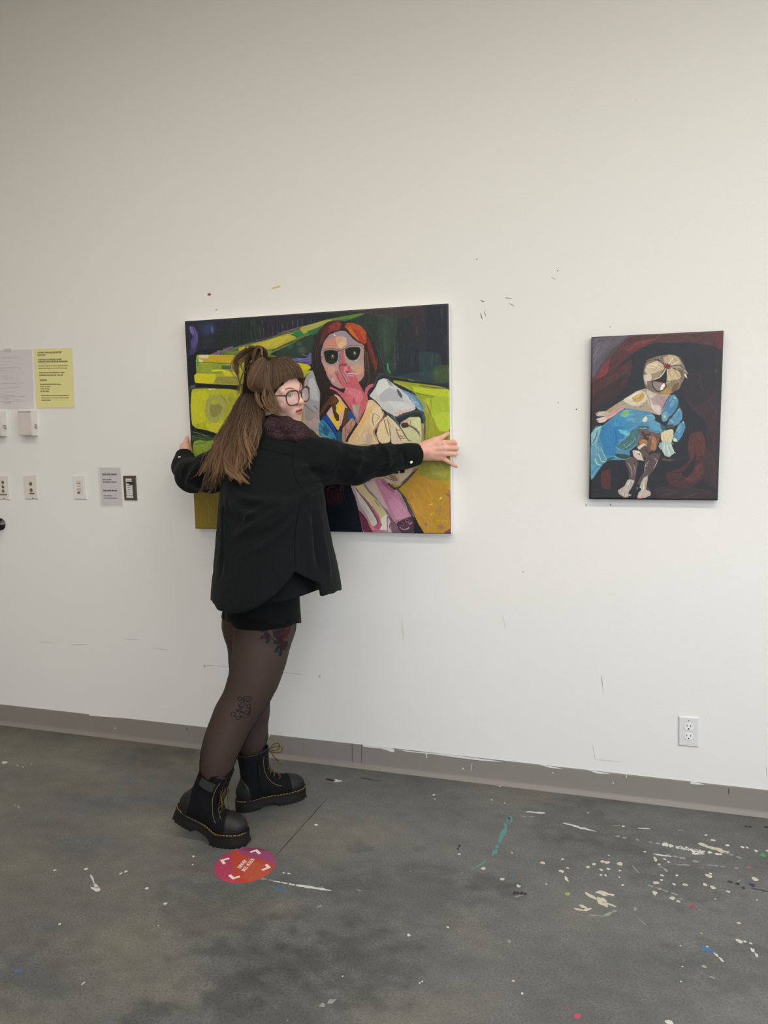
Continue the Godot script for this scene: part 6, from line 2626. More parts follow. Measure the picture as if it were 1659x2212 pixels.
	part("tread", bent.call(b).mesh(false), rubber, sole).set_meta("kind", "stuff")
	# yellow welt stitching
	b = MB.new()
	for sd in [-1.0, 1.0]:
		var pts := []
		var x := 0.004
		while x < 0.287:
			pts.append(Vector3(x, 0.0462, sole_half(x) * sd * 0.985))
			x += 0.0012 if x < 0.02 or x > 0.265 else 0.004
		var line := curve(pts, 1)
		var run := 0.0
		var dash := []
		for k in line.size() - 1:
			run += line[k].distance_to(line[k + 1])
			dash.append(line[k])
			if run > 0.0068:
				if dash.size() > 1:
					b.tube([dash[0], dash[dash.size() / 2], dash[-1]], [0.0013], 5)
				dash = []
				run = -0.0026
			elif run < 0.0:
				dash = []
	var yellow := mat(Color(0.62, 0.52, 0.2), 0.6)
	var o := part("welt_stitching", bent.call(b).mesh(), yellow, t)
	o.set_meta("label", "yellow welt stitching")
	o.set_meta("kind", "stuff")
	# eyelet facings, edged in ochre, and eyelets; laces zigzag between them
	var skin := func(p: Vector3, dir: Vector3) -> Vector3:
		return s.march(p + dir * 0.7, -dir, 1.5)
	var ochre := mat(Color(0.42, 0.36, 0.17), 0.7)
	var line_pts := [[0.132, 0.226], [0.130, 0.2], [0.133, 0.17], [0.144, 0.14], [0.160, 0.115], [0.182, 0.097], [0.2, 0.09]]
	var grom := mat(Color(0.1, 0.1, 0.1), 0.3, 0.6)
	grom.metallic = 0.6
	var holes := [[], []]
	for sd in 2:
		var sg: float = [-1.0, 1.0][sd]
		var path := []
		for q in line_pts:
			var pp := Vector2(q[0] - 0.03, q[1] - 0.012)
			path.append(skin.call(Vector3(pp.x, pp.y, 0), Vector3(0.15, 0.1, sg).normalized()) + Vector3(0.0002, 0, sg * 0.0006))
		b = MB.new()
		b.tube(curve(path, 4), [0.0013], 6)
		part("facing_edge", bent.call(b).mesh(), ochre, up)
		for k in 8:
			var f := k / 7.0
			var y := lerpf(0.218, 0.1, f)
			var x := lerp_list([[0.0, 0.118], [0.3, 0.118], [0.55, 0.127], [0.8, 0.150], [1.0, 0.176]], f)
			var dir := Vector3(0.75, 0.25 + 0.3 * f, sg * 0.8).normalized()
			var p: Vector3 = skin.call(Vector3(x - 0.02, y - 0.01, sg * 0.006), dir)
			holes[sd].append(p)
			b = MB.new()
			var u := dir.cross(Vector3.UP).normalized()
			var w: Vector3 = dir.cross(u)
			var rr := []
			for n in 13:
				var a := TAU * n / 12
				var c: Vector3 = p + (u * cos(a) + w * sin(a)) * 0.0034
				var ring := []
				for m in 6:
					ring.append(c + ((u * cos(a) + w * sin(a)) * cos(TAU * m / 6) + dir * sin(TAU * m / 6)) * 0.0011)
				rr.append(ring)
			b.loft(rr)
			part("eyelet", bent.call(b).mesh(), grom, up)
	# tongue
	b = MB.new()
	rings = []
	for e in [[0.132, 0.25, 0.024], [0.130, 0.236, 0.03], [0.131, 0.2, 0.026], [0.138, 0.16, 0.022], [0.158, 0.125, 0.022], [0.188, 0.101, 0.02], [0.205, 0.094, 0.012]]:
		var ring := []
		for k in 14:
			var a := TAU * k / 14
			ring.append(Vector3(e[0] + 0.003 - 0.012 + cos(a) * 0.006 - pow(sin(a), 2) * 0.008, e[1] + sin(a * 2) * 0.001, sin(a) * e[2]))
		rings.append(ring)
	rings.reverse()
	b.loft(rings, true, true, true)
	part("tongue", bent.call(b).mesh(), canvas, t)
	# laces: rope of black and ochre
	var rope := vmat(0.75, 0.3)
	var lace := func(pts: Array, r: float) -> void:
		var lb := MB.new()
		var path := curve(pts, 7)
		lb.tube(path, [r], 6)
		var per := 6
		for k in path.size():
			for m in per:
				var stripe := (k + m * 2) % 6 < 3 if path.size() > 6 else (k + m) % 4 < 2
				lb.c.append(lin(Color(0.47, 0.38, 0.17) if stripe else Color(0.05, 0.05, 0.05)))
		while lb.c.size() < lb.v.size():
			lb.c.append(lin(Color(0.05, 0.05, 0.05)))
		part("lace", bent.call(lb).mesh(), rope, t)
	for k in 8:
		var a: Vector3 = holes[0][k]
		var c: Vector3 = holes[1][k]
		lace.call([a, (a + c) * 0.5 + Vector3(0.010, 0.006, 0), c], 0.0019)
		if k < 7:
			var d: Vector3 = holes[1][k + 1]
			lace.call([a, (a + d) * 0.5 + Vector3(0.011, 0.006, 0), d], 0.0019)
	var k0: Vector3 = (holes[0][0] + holes[1][0]) * 0.5 + Vector3(0.016, 0.004, 0)
	for sg in [-1.0, 1.0]:
		if bend == 0.0:
			lace.call([k0, k0 + Vector3(0.025, 0.014, sg * 0.012), k0 + Vector3(0.05, 0.008, sg * 0.018), k0 + Vector3(0.045, -0.012, sg * 0.016), k0 + Vector3(0.015, -0.01, sg * 0.008), k0], 0.0019)
			lace.call([k0, k0 + Vector3(0.014, -0.018, sg * 0.014), k0 + Vector3(0.03, -0.045, sg * 0.02), k0 + Vector3(0.048, -0.065, sg * 0.022)], 0.0019)
		else:
			lace.call([k0, k0 + Vector3(0.022, 0.004, sg * 0.02), k0 + Vector3(0.046, -0.03, sg * 0.03), k0 + Vector3(0.062, -0.085, sg * 0.03), k0 + Vector3(0.052, -0.06, sg * 0.022), k0 + Vector3(0.02, -0.02, sg * 0.012), k0], 0.0027)
			lace.call([k0, k0 + Vector3(0.012, -0.03, sg * 0.026), k0 + Vector3(0.03, -0.08, sg * 0.034), k0 + Vector3(0.052, -0.115, sg * 0.032), k0 + Vector3(0.066, -0.135, sg * 0.03)], 0.0027)
	# heel loop
	b = MB.new()
	b.tube(curve([Vector3(0.018, 0.205, 0.004), Vector3(0.004, 0.235, 0.006), Vector3(0.002, 0.262, 0.003), Vector3(0.012, 0.268, 0), Vector3(0.02, 0.25, -0.003), Vector3(0.018, 0.215, -0.005)], 6), [0.0035], 6, true, 0.35)
	b.paint(lin(Color(0.05, 0.05, 0.05)))
	for k in b.v.size():
		if (k / 6) % 9 == 4:
			b.c[k] = lin(Color(0.65, 0.55, 0.2))
	part("heel_loop", bent.call(b).mesh(), rope, t)
	# padded top edge
	b = MB.new()
	rings = []
	for n in 33:
		var a := TAU * n / 32
		var p := Vector3(0.078 + cos(a) * 0.0605, 0.232, sin(a) * 0.0445)
		p.y += 0.12 * (p.x - 0.08)
		var dir := Vector3(cos(a), 0, sin(a))
		var ring := []
		for m in 7:
			ring.append(p + (dir * cos(TAU * m / 7) + Vector3.UP * sin(TAU * m / 7)) * 0.0034)
		rings.append(ring)
	b.loft(rings)
	part("collar", bent.call(b).mesh(), leather, t)
	# zip on the inner side, patch on the outer side
	if outer < 0.0:
		for x in [0.082, 0.09]:
			var path := []
			for y in [0.215, 0.18, 0.14, 0.1, 0.075]:
				path.append(skin.call(Vector3(x, y, 0), Vector3(0, 0, 1)) + Vector3(0, 0, 0.0006))
			b = MB.new()
			b.tube(path, [0.0016], 5)
			part("zip", b.mesh(), grom, t)
		b = MB.new()
		var zp: Vector3 = skin.call(Vector3(0.086, 0.18, 0), Vector3(0, 0, 1)) + Vector3(0, 0, 0.002)
		b.box(zp - Vector3(0.003, 0.03, 0.001), zp + Vector3(0.003, 0.012, 0.003))
		part("zip_pull", b.mesh(false), grom, t)
	else:
		b = MB.new()
		var rows := []
		for y in 7:
			var row := []
			for x in 9:
				var p: Vector3 = skin.call(Vector3(0.046 + x * 0.0068, 0.176 + y * 0.0055, 0), Vector3(0, 0, 1))
				row.append(p + Vector3(0, 0, 0.0022 + 0.0016 * noise.get_noise_3dv(p * 130.0)))
			for x in range(8, -1, -1):
				row.append(row[x] - Vector3(0, 0, 0.003))
			rows.append(row)
		rows.reverse()
		b.loft(rows, true, true, true)
		o = part("boot_patch", bent.call(b).mesh(), mat(Color(0.17, 0.165, 0.175), 0.95), t)
		o.set_meta("label", "rough grey patch")

# ------------------------------------------------------------------ things fixed to the wall
func sheet(px: Array, z0: float, z1: float, bevel := 0.0005) -> ArrayMesh:   # a flat piece on the wall from its corners in the photograph (lower left, lower right, upper right, upper left)
	var o := []
	for q in px:
		var p := at(q[0], q[1], z1)
		o.append(Vector2(p.x, p.y))
	var b := MB.new()
	plate_into(b, o, z1 - z0, bevel, z0)
	return b.mesh(true, 0.5)

func wall_frame(px: Array, z: float) -> Transform3D:   # x along the upper edge, y up the left edge; unit length = the piece's own size
	var ul := at(px[3][0], px[3][1], z)
	var ur := at(px[2][0], px[2][1], z)
	var ll := at(px[0][0], px[0][1], z)
	return Transform3D(Basis(ur - ul, ul - ll, Vector3.BACK), ul)

func print_line(text: String, fr: Transform3D, u0: float, u1: float, v: float, tall: float, fnt: Font, ink: Material, parent: Node, under := false, called := "lettering") -> void:
	var m := lettering(text, 0.1, fnt)
	var bb := m.get_aabb()
	var ex := fr.basis.x * (u1 - u0) / bb.size.x
	var ey := fr.basis.y * tall / (bb.size.y if bb.size.y > 0.05 else 0.075)
	var o := part(called, m, ink, parent)
	var x0 := fr.origin + fr.basis.x * u0 - fr.basis.y * v
	o.transform = Transform3D(Basis(ex, ey, Vector3.BACK), x0 - ex * bb.position.x - ey * (bb.position.y + bb.size.y * 0.5) + Vector3(0, 0, 0.0002) - parent.position)
	if under:
		var b := MB.new()
		var y := -fr.basis.y * tall * 0.62
		var p := x0 + y
		var r := p + fr.basis.x * (u1 - u0)
		var t := fr.basis.y * tall * 0.1
		b.box(Vector3(p.x, minf(p.y, r.y) - t.length(), p.z), Vector3(r.x, minf(p.y, r.y), p.z + 0.0004))
		part("underline", b.mesh(false), ink, parent, -parent.position)

func fixed(called: String, label: String, category: String, px: Array, group := "") -> Node3D:
	return thing(called, label, category, at((px[0][0] + px[1][0]) * 0.5, (px[0][1] + px[1][1]) * 0.5, 0.0), group)

func bar(parent: Node, called: String, fr: Transform3D, u0: float, v0: float, u1: float, v1: float, z0: float, z1: float, m: Material, bevel := 0.0003) -> MeshInstance3D:
	var p := fr.origin + fr.basis.x * u0 - fr.basis.y * v1
	var q := fr.origin + fr.basis.x * u1 - fr.basis.y * v0
	var b := MB.new()
	plate_into(b, [Vector2(p.x, p.y), Vector2(q.x, p.y), Vector2(q.x, q.y), Vector2(p.x, q.y)], z1 - z0, bevel, z0)
	return part(called, b.mesh(true, 0.5), m, parent, -parent.position)

func round_bit(parent: Node, called: String, fr: Transform3D, u: float, v: float, r: float, z0: float, z1: float, m: Material) -> MeshInstance3D:
	var p := fr.origin + fr.basis.x * u - fr.basis.y * v
	var b := MB.new()
	plate_into(b, disc(r, 18, p.x, p.y), z1 - z0, minf(r * 0.3, (z1 - z0) * 0.6), z0)
	return part(called, b.mesh(true, 0.6), m, parent, -parent.position)

func build_wall_fittings() -> void:
	var ink := mat(Color(0.12, 0.12, 0.12), 0.8)
	var tape := mat(Color(0.9, 0.9, 0.9, 0.35), 0.2)
	tape.transparency = BaseMaterial3D.TRANSPARENCY_ALPHA
	var bold := font("Droid Sans", true)
	var plain := font("Droid Sans")
	# yellow notice
	var px := [[79.5, 881.5], [160.5, 880.5], [156, 752], [72.5, 754]]
	var t := fixed("notice", "yellow printed notice about a courier pickup taped to the wall", "notice", px)
	part("paper", sheet(px, 0.0012, 0.0022), mat(Color(0.89, 0.86, 0.6), 0.8), t, -t.position)
	var slv := [[79, 883.5], [163.5, 883.5], [158, 750.5], [71.5, 752.5]]
	part("sleeve", sheet(slv, 0.0, 0.0010), mat(Color(0.88, 0.87, 0.85), 0.35), t, -t.position)
	var fr := wall_frame(px, 0.0022)
	for e in [["LEAVING VANCOUVER BEFORE", 0.095, 0.725, 0.062, 1], ["AUG.9TH?", 0.095, 0.30, 0.103, 1], ["SCHEDULE A COURIER PICKUP", 0.10, 0.715, 0.18, 1], ["THROUGH UPS FOR YOUR ARTWORK!", 0.10, 0.865, 0.216, 1], ["On Wed, July 24 or Thurs, July 25 Go to", 0.105, 0.87, 0.287, 0], ["https://www.ups.com/ca/en/Home.page", 0.105, 0.85, 0.327, 0], ["FOR PICK UP ON: AUGUST 7, 2019", 0.11, 0.765, 0.404, 0], ["BETWEEN 9:00 AM AND 5:00 PM", 0.115, 0.725, 0.443, 0], ["ADDRESS:", 0.12, 0.31, 0.524, 1], ["ROOM B2160 (RENNIE HALL)", 0.12, 0.665, 0.598, 0], ["520 E 1ST AVE,", 0.125, 0.39, 0.637, 0], ["VANCOUVER,", 0.13, 0.37, 0.676, 0], ["BC V5T 0H2", 0.13, 0.345, 0.714, 0], ["QUESTIONS?? Come to the Meeting on", 0.135, 0.855, 0.788, 0], ["Monday July 22 at 12pm in Rennie Hall,", 0.14, 0.85, 0.827, 0], ["Room B2160", 0.14, 0.37, 0.866, 0]]:
		print_line(e[0], fr, e[1], e[2], e[3], 0.021, bold, ink, t, e[4] == 1)
	# white notice with small lines of print, partly out of the frame
	px = [[-24, 884], [73.5, 882.5], [68.5, 754.5], [-32, 757]]
	t = fixed("notice", "white sheet of fine print taped beside the yellow notice", "notice", px)
	part("paper", sheet(px, 0.0, 0.0012), mat(Color(0.84, 0.81, 0.82), 0.8), t, -t.position)
	fr = wall_frame(px, 0.0012)
	var grey := mat(Color(0.6, 0.58, 0.6), 0.8)
	var rows := [0.115, 0.132, 0.15, 0.19, 0.225, 0.245, 0.29, 0.305, 0.33, 0.345, 0.36, 0.38, 0.42, 0.435, 0.455, 0.475, 0.49, 0.55, 0.56, 0.595, 0.61, 0.635, 0.68, 0.70, 0.72, 0.74, 0.76, 0.785, 0.80, 0.82, 0.84, 0.86, 0.885, 0.91]
	for k in rows.size():
		var a := 0.36 if k < 3 else 0.12 + 0.1 * (k % 3)
		var c := 0.72 - 0.06 * (k % 2) if k < 3 else rng.randf_range(0.45, 0.84) + 0.0
		bar(t, "print_line", fr, a, rows[k], c, rows[k] + (0.009 if k % 4 else 0.012), 0.0011, 0.0013, grey, 0.00005)
	bar(t, "tape", fr, 0.4, -0.02, 0.56, 0.04, 0.0012, 0.0015, tape, 0.0001)
	# small notice about the ventilation switch
	px = [[215.7, 1095], [266.3, 1095], [260.3, 1008.5], [210.8, 1008.5]]
	t = fixed("notice", "small white notice in a clear sleeve about the ventilation switch", "notice", px)
	var inner := [[219, 1092], [264.5, 1092], [259.5, 1010], [215.5, 1010]]
	part("paper", sheet(inner, 0.0, 0.0012), mat(Color(0.82, 0.79, 0.78), 0.8), t, -t.position)
	var film := mat(Color(0.95, 0.95, 0.97, 0.14), 0.15)
	film.transparency = BaseMaterial3D.TRANSPARENCY_ALPHA
	part("sleeve", sheet(px, 0.0016, 0.0021), film, t, -t.position)
	fr = wall_frame(px, 0.0024)
	var ital := font("Droid Sans", true, true)
	print_line("First one here?", fr, 0.19, 0.82, 0.178, 0.038, ital, ink, t, true)
	print_line("Turn on the", fr, 0.185, 0.57, 0.315, 0.032, plain, ink, t)
	print_line("Ventilation Switch", fr, 0.185, 0.78, 0.372, 0.032, plain, ink, t)
	print_line("Last one here?", fr, 0.185, 0.80, 0.578, 0.038, ital, ink, t, true)
	print_line("Turn off the", fr, 0.195, 0.57, 0.715, 0.032, plain, ink, t)
	print_line("Ventilation Switch", fr, 0.2, 0.785, 0.772, 0.032, plain, ink, t)
	# switch plates
	var ivory := mat(Color(0.86, 0.84, 0.81), 0.4)
	var pale := mat(Color(0.8, 0.77, 0.73), 0.5)
	var brown := mat(Color(0.46, 0.38, 0.33), 0.6)
	var dark := mat(Color(0.16, 0.15, 0.15), 0.4)
	px = [[-11, 1079], [20, 1079], [18.3, 1028], [-13, 1028]]
	t = fixed("switch_plate", "ivory control plate with three round buttons, half cut by the left edge", "switch", px, "wall switch plates")
	part("plate", sheet(px, 0, 0.006, 0.0025), ivory, t, -t.position)
	fr = wall_frame(px, 0.006)
	for v in [0.27, 0.46, 0.64]:
		round_bit(t, "button", fr, 0.6, v, 0.0085, 0.005, 0.0085, brown)
		round_bit(t, "button_ring", fr, 0.6, v, 0.0105, 0.005, 0.0068, pale)
	bar(t, "label_strip", fr, 0.35, 0.765, 0.85, 0.815, 0.006, 0.0066, brown, 0.0001)
	round_bit(t, "screw", fr, 0.62, 0.95, 0.003, 0.005, 0.007, dark)
	px = [[54.2, 1078.5], [81.8, 1078], [79, 1026], [50, 1026.5]]
	t = fixed("switch_plate", "ivory control plate with two brown round buttons", "switch", px, "wall switch plates")
	part("plate", sheet(px, 0, 0.006, 0.0025), ivory, t, -t.position)
	fr = wall_frame(px, 0.006)
	for v in [0.36, 0.62]:
		round_bit(t, "button", fr, 0.52, v, 0.0095, 0.005, 0.0085, brown)
		round_bit(t, "button_ring", fr, 0.52, v, 0.0125, 0.005, 0.0068, pale)
	bar(t, "label_strip", fr, 0.36, 0.735, 0.74, 0.79, 0.006, 0.0066, brown, 0.0001)
	round_bit(t, "screw", fr, 0.57, 0.95, 0.003, 0.005, 0.007, dark)
	px = [[160.2, 1078.5], [186.8, 1078.5], [183.6, 1026.5], [156, 1027.5]]
	t = fixed("switch_plate", "white slide dimmer plate left of the ventilation notice", "switch", px, "wall switch plates")
	part("plate", sheet(px, 0, 0.006, 0.0025), mat(Color(0.88, 0.87, 0.86), 0.4), t, -t.position)
	fr = wall_frame(px, 0.006)
	bar(t, "rocker_frame", fr, 0.27, 0.2, 0.73, 0.79, 0.005, 0.0068, pale, 0.0004)
	bar(t, "rocker", fr, 0.31, 0.22, 0.69, 0.77, 0.0062, 0.008, ivory, 0.0008)
	for k in 7:
		bar(t, "scale_line", fr, 0.36, 0.27 + k * 0.065, 0.62, 0.28 + k * 0.065, 0.0078, 0.0084, brown, 0.0001)
	bar(t, "slider", fr, 0.36, 0.70, 0.5, 0.75, 0.0078, 0.011, dark, 0.0006)
	for v in [0.07, 0.93]:
		round_bit(t, "screw", fr, 0.5, v, 0.0028, 0.005, 0.0068, pale)
	px = [[268.3, 1080.5], [295.3, 1081], [292.2, 1027.8], [265, 1028]]
	t = fixed("switch_plate", "steel ventilation switch plate with a black slider beside the small notice", "switch", px, "wall switch plates")
	var steel := mat(Color(0.42, 0.4, 0.37), 0.32, 0.6)
	steel.metallic = 0.75
	part("plate", sheet(px, 0, 0.006, 0.002), steel, t, -t.position)
	fr = wall_frame(px, 0.006)
	bar(t, "label_strip", fr, 0.22, 0.11, 0.68, 0.19, 0.006, 0.0066, ivory, 0.0001)
	bar(t, "label_strip", fr, 0.2, 0.82, 0.74, 0.9, 0.006, 0.0066, ivory, 0.0001)
	bar(t, "slider_panel", fr, 0.22, 0.21, 0.72, 0.8, 0.006, 0.0075, mat(Color(0.85, 0.85, 0.84), 0.5), 0.0004)
	for k in 6:
		bar(t, "scale_line", fr, 0.3, 0.3 + k * 0.085, 0.6, 0.312 + k * 0.085, 0.0074, 0.008, dark, 0.0001)
	bar(t, "slider", fr, 0.3, 0.24, 0.62, 0.29, 0.0075, 0.012, dark, 0.0006)
	round_bit(t, "slider_knob", fr, 0.68, 0.3, 0.007, 0.0075, 0.02, dark)
	# two white control boxes
	for e in [[[[40.8, 941], [69.6, 941], [67.2, 886], [38.2, 886.5]], "white control box below the notices, whole in view"], [[[-28, 942], [2.5, 942], [0.2, 888], [-30, 888]], "white control box at the left edge of the picture"]]:
		px = e[0]
		t = fixed("control_box", e[1], "control box", px, "control boxes under the notices")
		part("case", sheet(px, 0, 0.038, 0.003), mat(Color(0.88, 0.86, 0.84), 0.45), t, -t.position)
		fr = wall_frame(px, 0.038)
		bar(t, "lid", fr, 0.02, 0.02, 0.98, 0.1, 0.036, 0.0392, mat(Color(0.72, 0.69, 0.66), 0.5), 0.0006)
		bar(t, "cover", fr, 0.02, 0.115, 0.98, 0.985, 0.036, 0.0396, mat(Color(0.83, 0.79, 0.77), 0.5), 0.0012)
		bar(t, "emblem", fr, 0.74, 0.93, 0.9, 0.945, 0.0394, 0.04, brown, 0.0001)
		# small printed label on the right side of the case
		var p := fr.origin + fr.basis.x * 1.0
		var b := MB.new()
		for k in 4:
			b.box(Vector3(p.x + 0.004, p.y - 0.07 - k * 0.0055, 0.012), Vector3(p.x + 0.0046 + 0.0006, p.y - 0.067 - k * 0.0055, 0.012 + 0.016 - (k % 2) * 0.005))
		var lab := part("side_print", b.mesh(false), brown, t, -t.position)
		lab.set_meta("kind", "stuff")
	# round metal knob cut by the left edge
	var kp := at(-9, 1134, 0.03)
	t = thing("knob", "dark round metal knob cut by the left edge of the picture", "knob", Vector3(kp.x, kp.y, 0))
	var b := MB.new()
	var rings := []
	for e in [[0.03, 0.0], [0.03, 0.006], [0.012, 0.01], [0.011, 0.025], [0.022, 0.03], [0.027, 0.038], [0.026, 0.05], [0.018, 0.056], [0.002, 0.057]]:
		var ring := []
		for k in 28:
			ring.append(Vector3(cos(TAU * k / 28) * e[0], sin(TAU * k / 28) * e[0], e[1]))
		rings.append(ring)
	b.loft(rings, true, true, true)
	var metal := mat(Color(0.3, 0.29, 0.29), 0.22, 0.6)
	metal.metallic = 0.9
	part("knob_body", b.mesh(), metal, t)
	# power outlet
	px = [[1465.3, 1610.5], [1508.8, 1614.8], [1509.5, 1550.2], [1465.6, 1547.3]]
	t = fixed("power_outlet", "white double power outlet low on the wall", "outlet", px)
	part("plate", sheet(px, 0, 0.0065, 0.004), mat(Color(0.86, 0.86, 0.86), 0.45), t, -t.position)
	fr = wall_frame(px, 0.0065)
	var white := mat(Color(0.93, 0.93, 0.92), 0.35)
	var hole := mat(Color(0.02, 0.02, 0.02), 0.9)
	for v in [0.335, 0.665]:
		var c: Vector3 = fr.origin + fr.basis.x * 0.51 - fr.basis.y * v
		var o := []
		for q in disc(0.0172, 32):
			o.append(Vector2(c.x + clampf(q.x, -0.0165, 0.0165), c.y + clampf(q.y, -0.0135, 0.0135)))
		for ex in [[1.1, 0.0068, pale, "socket_ring"], [1.0, 0.0085, white, "socket"]]:
			var oo := []
			for q in o:
				oo.append(Vector2(c.x, c.y) + (q - Vector2(c.x, c.y)) * ex[0])
			b = MB.new()
			plate_into(b, oo, ex[1] - 0.005, 0.0006, 0.005)
			part(ex[3], b.mesh(true, 0.5), ex[2], t, -t.position)
		for sx in [-0.0065, 0.0065]:
			part("slot", box_mesh(Vector3(c.x + sx - 0.0011, c.y + 0.0005, 0.0084), Vector3(c.x + sx + 0.0011, c.y + 0.0095, 0.0087)), hole, t, -t.position)
		b = MB.new()
		plate_into(b, disc(0.0027, 12, c.x, c.y - 0.0075), 0.0004, 0.0001, 0.0084)
		part("ground_hole", b.mesh(false), hole, t, -t.position)
	round_bit(t, "screw", fr, 0.51, 0.125, 0.0022, 0.006, 0.0072, mat(Color(0.45, 0.45, 0.45), 0.5))
	wall_marks()

func fleck(pts: Array, z: float, m: Material, called: String, parent: Node, thick := 0.0006) -> void:   # a dried fleck on the wall from its outline in the photograph
	var o := []
	var area := 0.0
	for q in pts:
		var p := at(q[0], q[1], z)
		o.append(Vector2(p.x, p.y))
	for k in o.size():
		area += o[k].cross(o[(k + 1) % o.size()])
	if area < 0.0:
		o.reverse()
	var b := MB.new()
	plate_into(b, o, thick, thick * 0.4, z - thick * 0.2)
	part(called, b.mesh(true, 0.6), m, parent)

func wall_streak(x0: float, y0: float, x1: float, y1: float, w: float, z: float, m: Material, called: String, parent: Node) -> void:
	var d := Vector2(x1 - x0, y1 - y0)
	var n := d.orthogonal().normalized() * w * 0.5
	var pts := []
	var steps := maxi(2, int(d.length() / 6.0))
	for side in 2:
		for k in steps + 1:
			var f := float(k) / steps if side == 0 else 1.0 - float(k) / steps
			var wob := (0.55 + 0.45 * sin(PI * f)) * (1.0 + 0.5 * noise.get_noise_2d(x0 + k * 3.1, y0 + side * 9.0))
			var p := Vector2(x0, y0) + d * f + n * wob * (1.0 if side == 0 else -1.0)
			pts.append([p.x, p.y])
	fleck(pts, z, m, called, parent)

func wall_marks() -> void:
	var wall := get_node("wall_back")
	var base := get_node("baseboard_back")
	var red := mat(Color(0.72, 0.22, 0.28), 0.6)
	var yel := mat(Color(0.86, 0.78, 0.36), 0.6)
	var dim := mat(Color(0.72, 0.71, 0.69), 0.7)
	var drk := mat(Color(0.32, 0.31, 0.3), 0.7)
	var cream := mat(Color(0.87, 0.86, 0.82), 0.7)
	fleck([[449, 634], [453, 633], [457, 636], [453, 639], [448, 638]], 0.0004, red, "paint_fleck", wall)
	wall_streak(587, 623, 606, 618, 4, 0.0004, yel, "paint_fleck", wall)
	for e in [[467, 669, 1.6], [1245, 884, 2.0], [1205, 585, 1.6], [1266, 1091, 1.6], [1319, 1090, 1.8], [1318, 706, 1.3], [1206, 870, 1.2], [1030, 560, 1.4], [1130, 1235, 1.4]]:
		fleck([[e[0] - e[2], e[1]], [e[0], e[1] - e[2]], [e[0] + e[2], e[1]], [e[0], e[1] + e[2]]], 0.0004, drk, "paint_fleck", wall)
	for e in [[1038, 649, 1046, 652, 1.6], [1038, 676, 1042, 690, 1.6], [1046, 672, 1050, 684, 1.2], [1091, 643, 1106, 645, 1.4], [1100, 655, 1112, 662, 1.0], [1190, 598, 1200, 604, 1.0]]:
		wall_streak(e[0], e[1], e[2], e[3], e[4], 0.0004, drk, "scuff_mark", wall)
	for e in [[440, 1437, 464, 1438, 1.4], [468, 1438, 500, 1441, 1.0], [600, 1451, 655, 1457, 1.2], [150, 1391, 190, 1392, 1.2], [265, 1380, 300, 1382, 1.0], [1300, 1462, 1302, 1480, 1.0], [1298, 1458, 1304, 1500, 0.8], [1086, 1330, 1092, 1360, 0.8], [1280, 1610, 1286, 1640, 1.2], [1284, 1640, 1342, 1646, 0.9], [1655, 1655, 1657, 1678, 1.2], [330, 1400, 362, 1404, 0.9], [80, 1386, 120, 1389, 0.8]]:
		wall_streak(e[0], e[1], e[2], e[3], e[4], 0.0003, dim, "scuff_mark", wall)
	fleck([[439, 1437], [445, 1437], [442, 1444]], 0.0004, dim, "scuff_mark", wall)
	fleck([[688, 1459], [693, 1459], [690.5, 1466]], 0.0004, dim, "scuff_mark", wall)
	for k in 5:
		wall_streak(868 + k * 1.2, 1330 + k * 8, 867 + k * 1.3, 1365 + k * 6, 2.0, 0.0003, cream, "paint_fleck", wall)
	# baseboard: white wall paint that ran over it, chips, two seams
	var wh := mat(Color(0.87, 0.87, 0.86), 0.6)
	var oc := mat(Color(0.55, 0.52, 0.38), 0.6)
	for pts in [[[783, 1609], [800, 1611], [820, 1613], [845, 1616], [853, 1620], [851, 1625], [843, 1624], [830, 1618], [800, 1615], [785, 1613]], [[860, 1619], [900, 1624], [960, 1629], [1000, 1634], [1060, 1642], [1085, 1646], [1040, 1643], [990, 1637], [940, 1630], [880, 1624]], [[192, 1543], [215, 1545], [240, 1548], [262, 1551], [230, 1549], [205, 1547], [193, 1546]], [[1492, 1689], [1508, 1691], [1522, 1695], [1505, 1695], [1491, 1693]], [[1165, 1652], [1190, 1655], [1215, 1661], [1190, 1659]], [[1270, 1664], [1300, 1668], [1318, 1672], [1290, 1671]]]:
		fleck(pts, 0.0052, wh, "paint_chip", base, 0.0012)
	for e in [[583, 1585, 581, 1592, 3.2], [921, 1625, 922, 1637, 2.2], [1354, 1674, 1352, 1681, 2.4], [1324, 1689, 1325, 1693, 2.0], [1018, 1650, 1018, 1665, 1.4], [1001, 1658, 1000, 1662, 2.0], [248, 1572, 249, 1574, 2.4], [655, 1635, 655, 1640, 4.0], [760, 1654, 762, 1656, 3.0], [1018, 1680, 1018, 1684, 2.4], [1037, 1687, 1037, 1690, 3.0], [1194, 1668, 1195, 1671, 2.4]]:
		wall_streak(e[0], e[1], e[2], e[3], e[4], 0.0055, wh, "paint_chip", base)
	for e in [[761, 1605, 761, 1648], [781, 1608, 781, 1648]]:
		wall_streak(e[0], e[1], e[2], e[3], 1.2, 0.0054, drk, "seam", base)
	wall_streak(1574, 1703, 1574.5, 1716, 1.8, 0.0054, drk, "scuff_mark", base)
	wall_streak(402, 1572, 406, 1578, 2.4, 0.0054, drk, "scuff_mark", base)
	wall_streak(656, 1594, 657, 1625, 3.0, 0.0053, oc, "stain", base)
	# thin bead of wall paint along the upper edge
	var b := MB.new()
	b.tube([Vector3(X0, 0.1052, 0.0006), Vector3(X1, 0.1052, 0.0006)], [0.0009], 6)
	part("paint_bead", b.mesh(), wh, base)

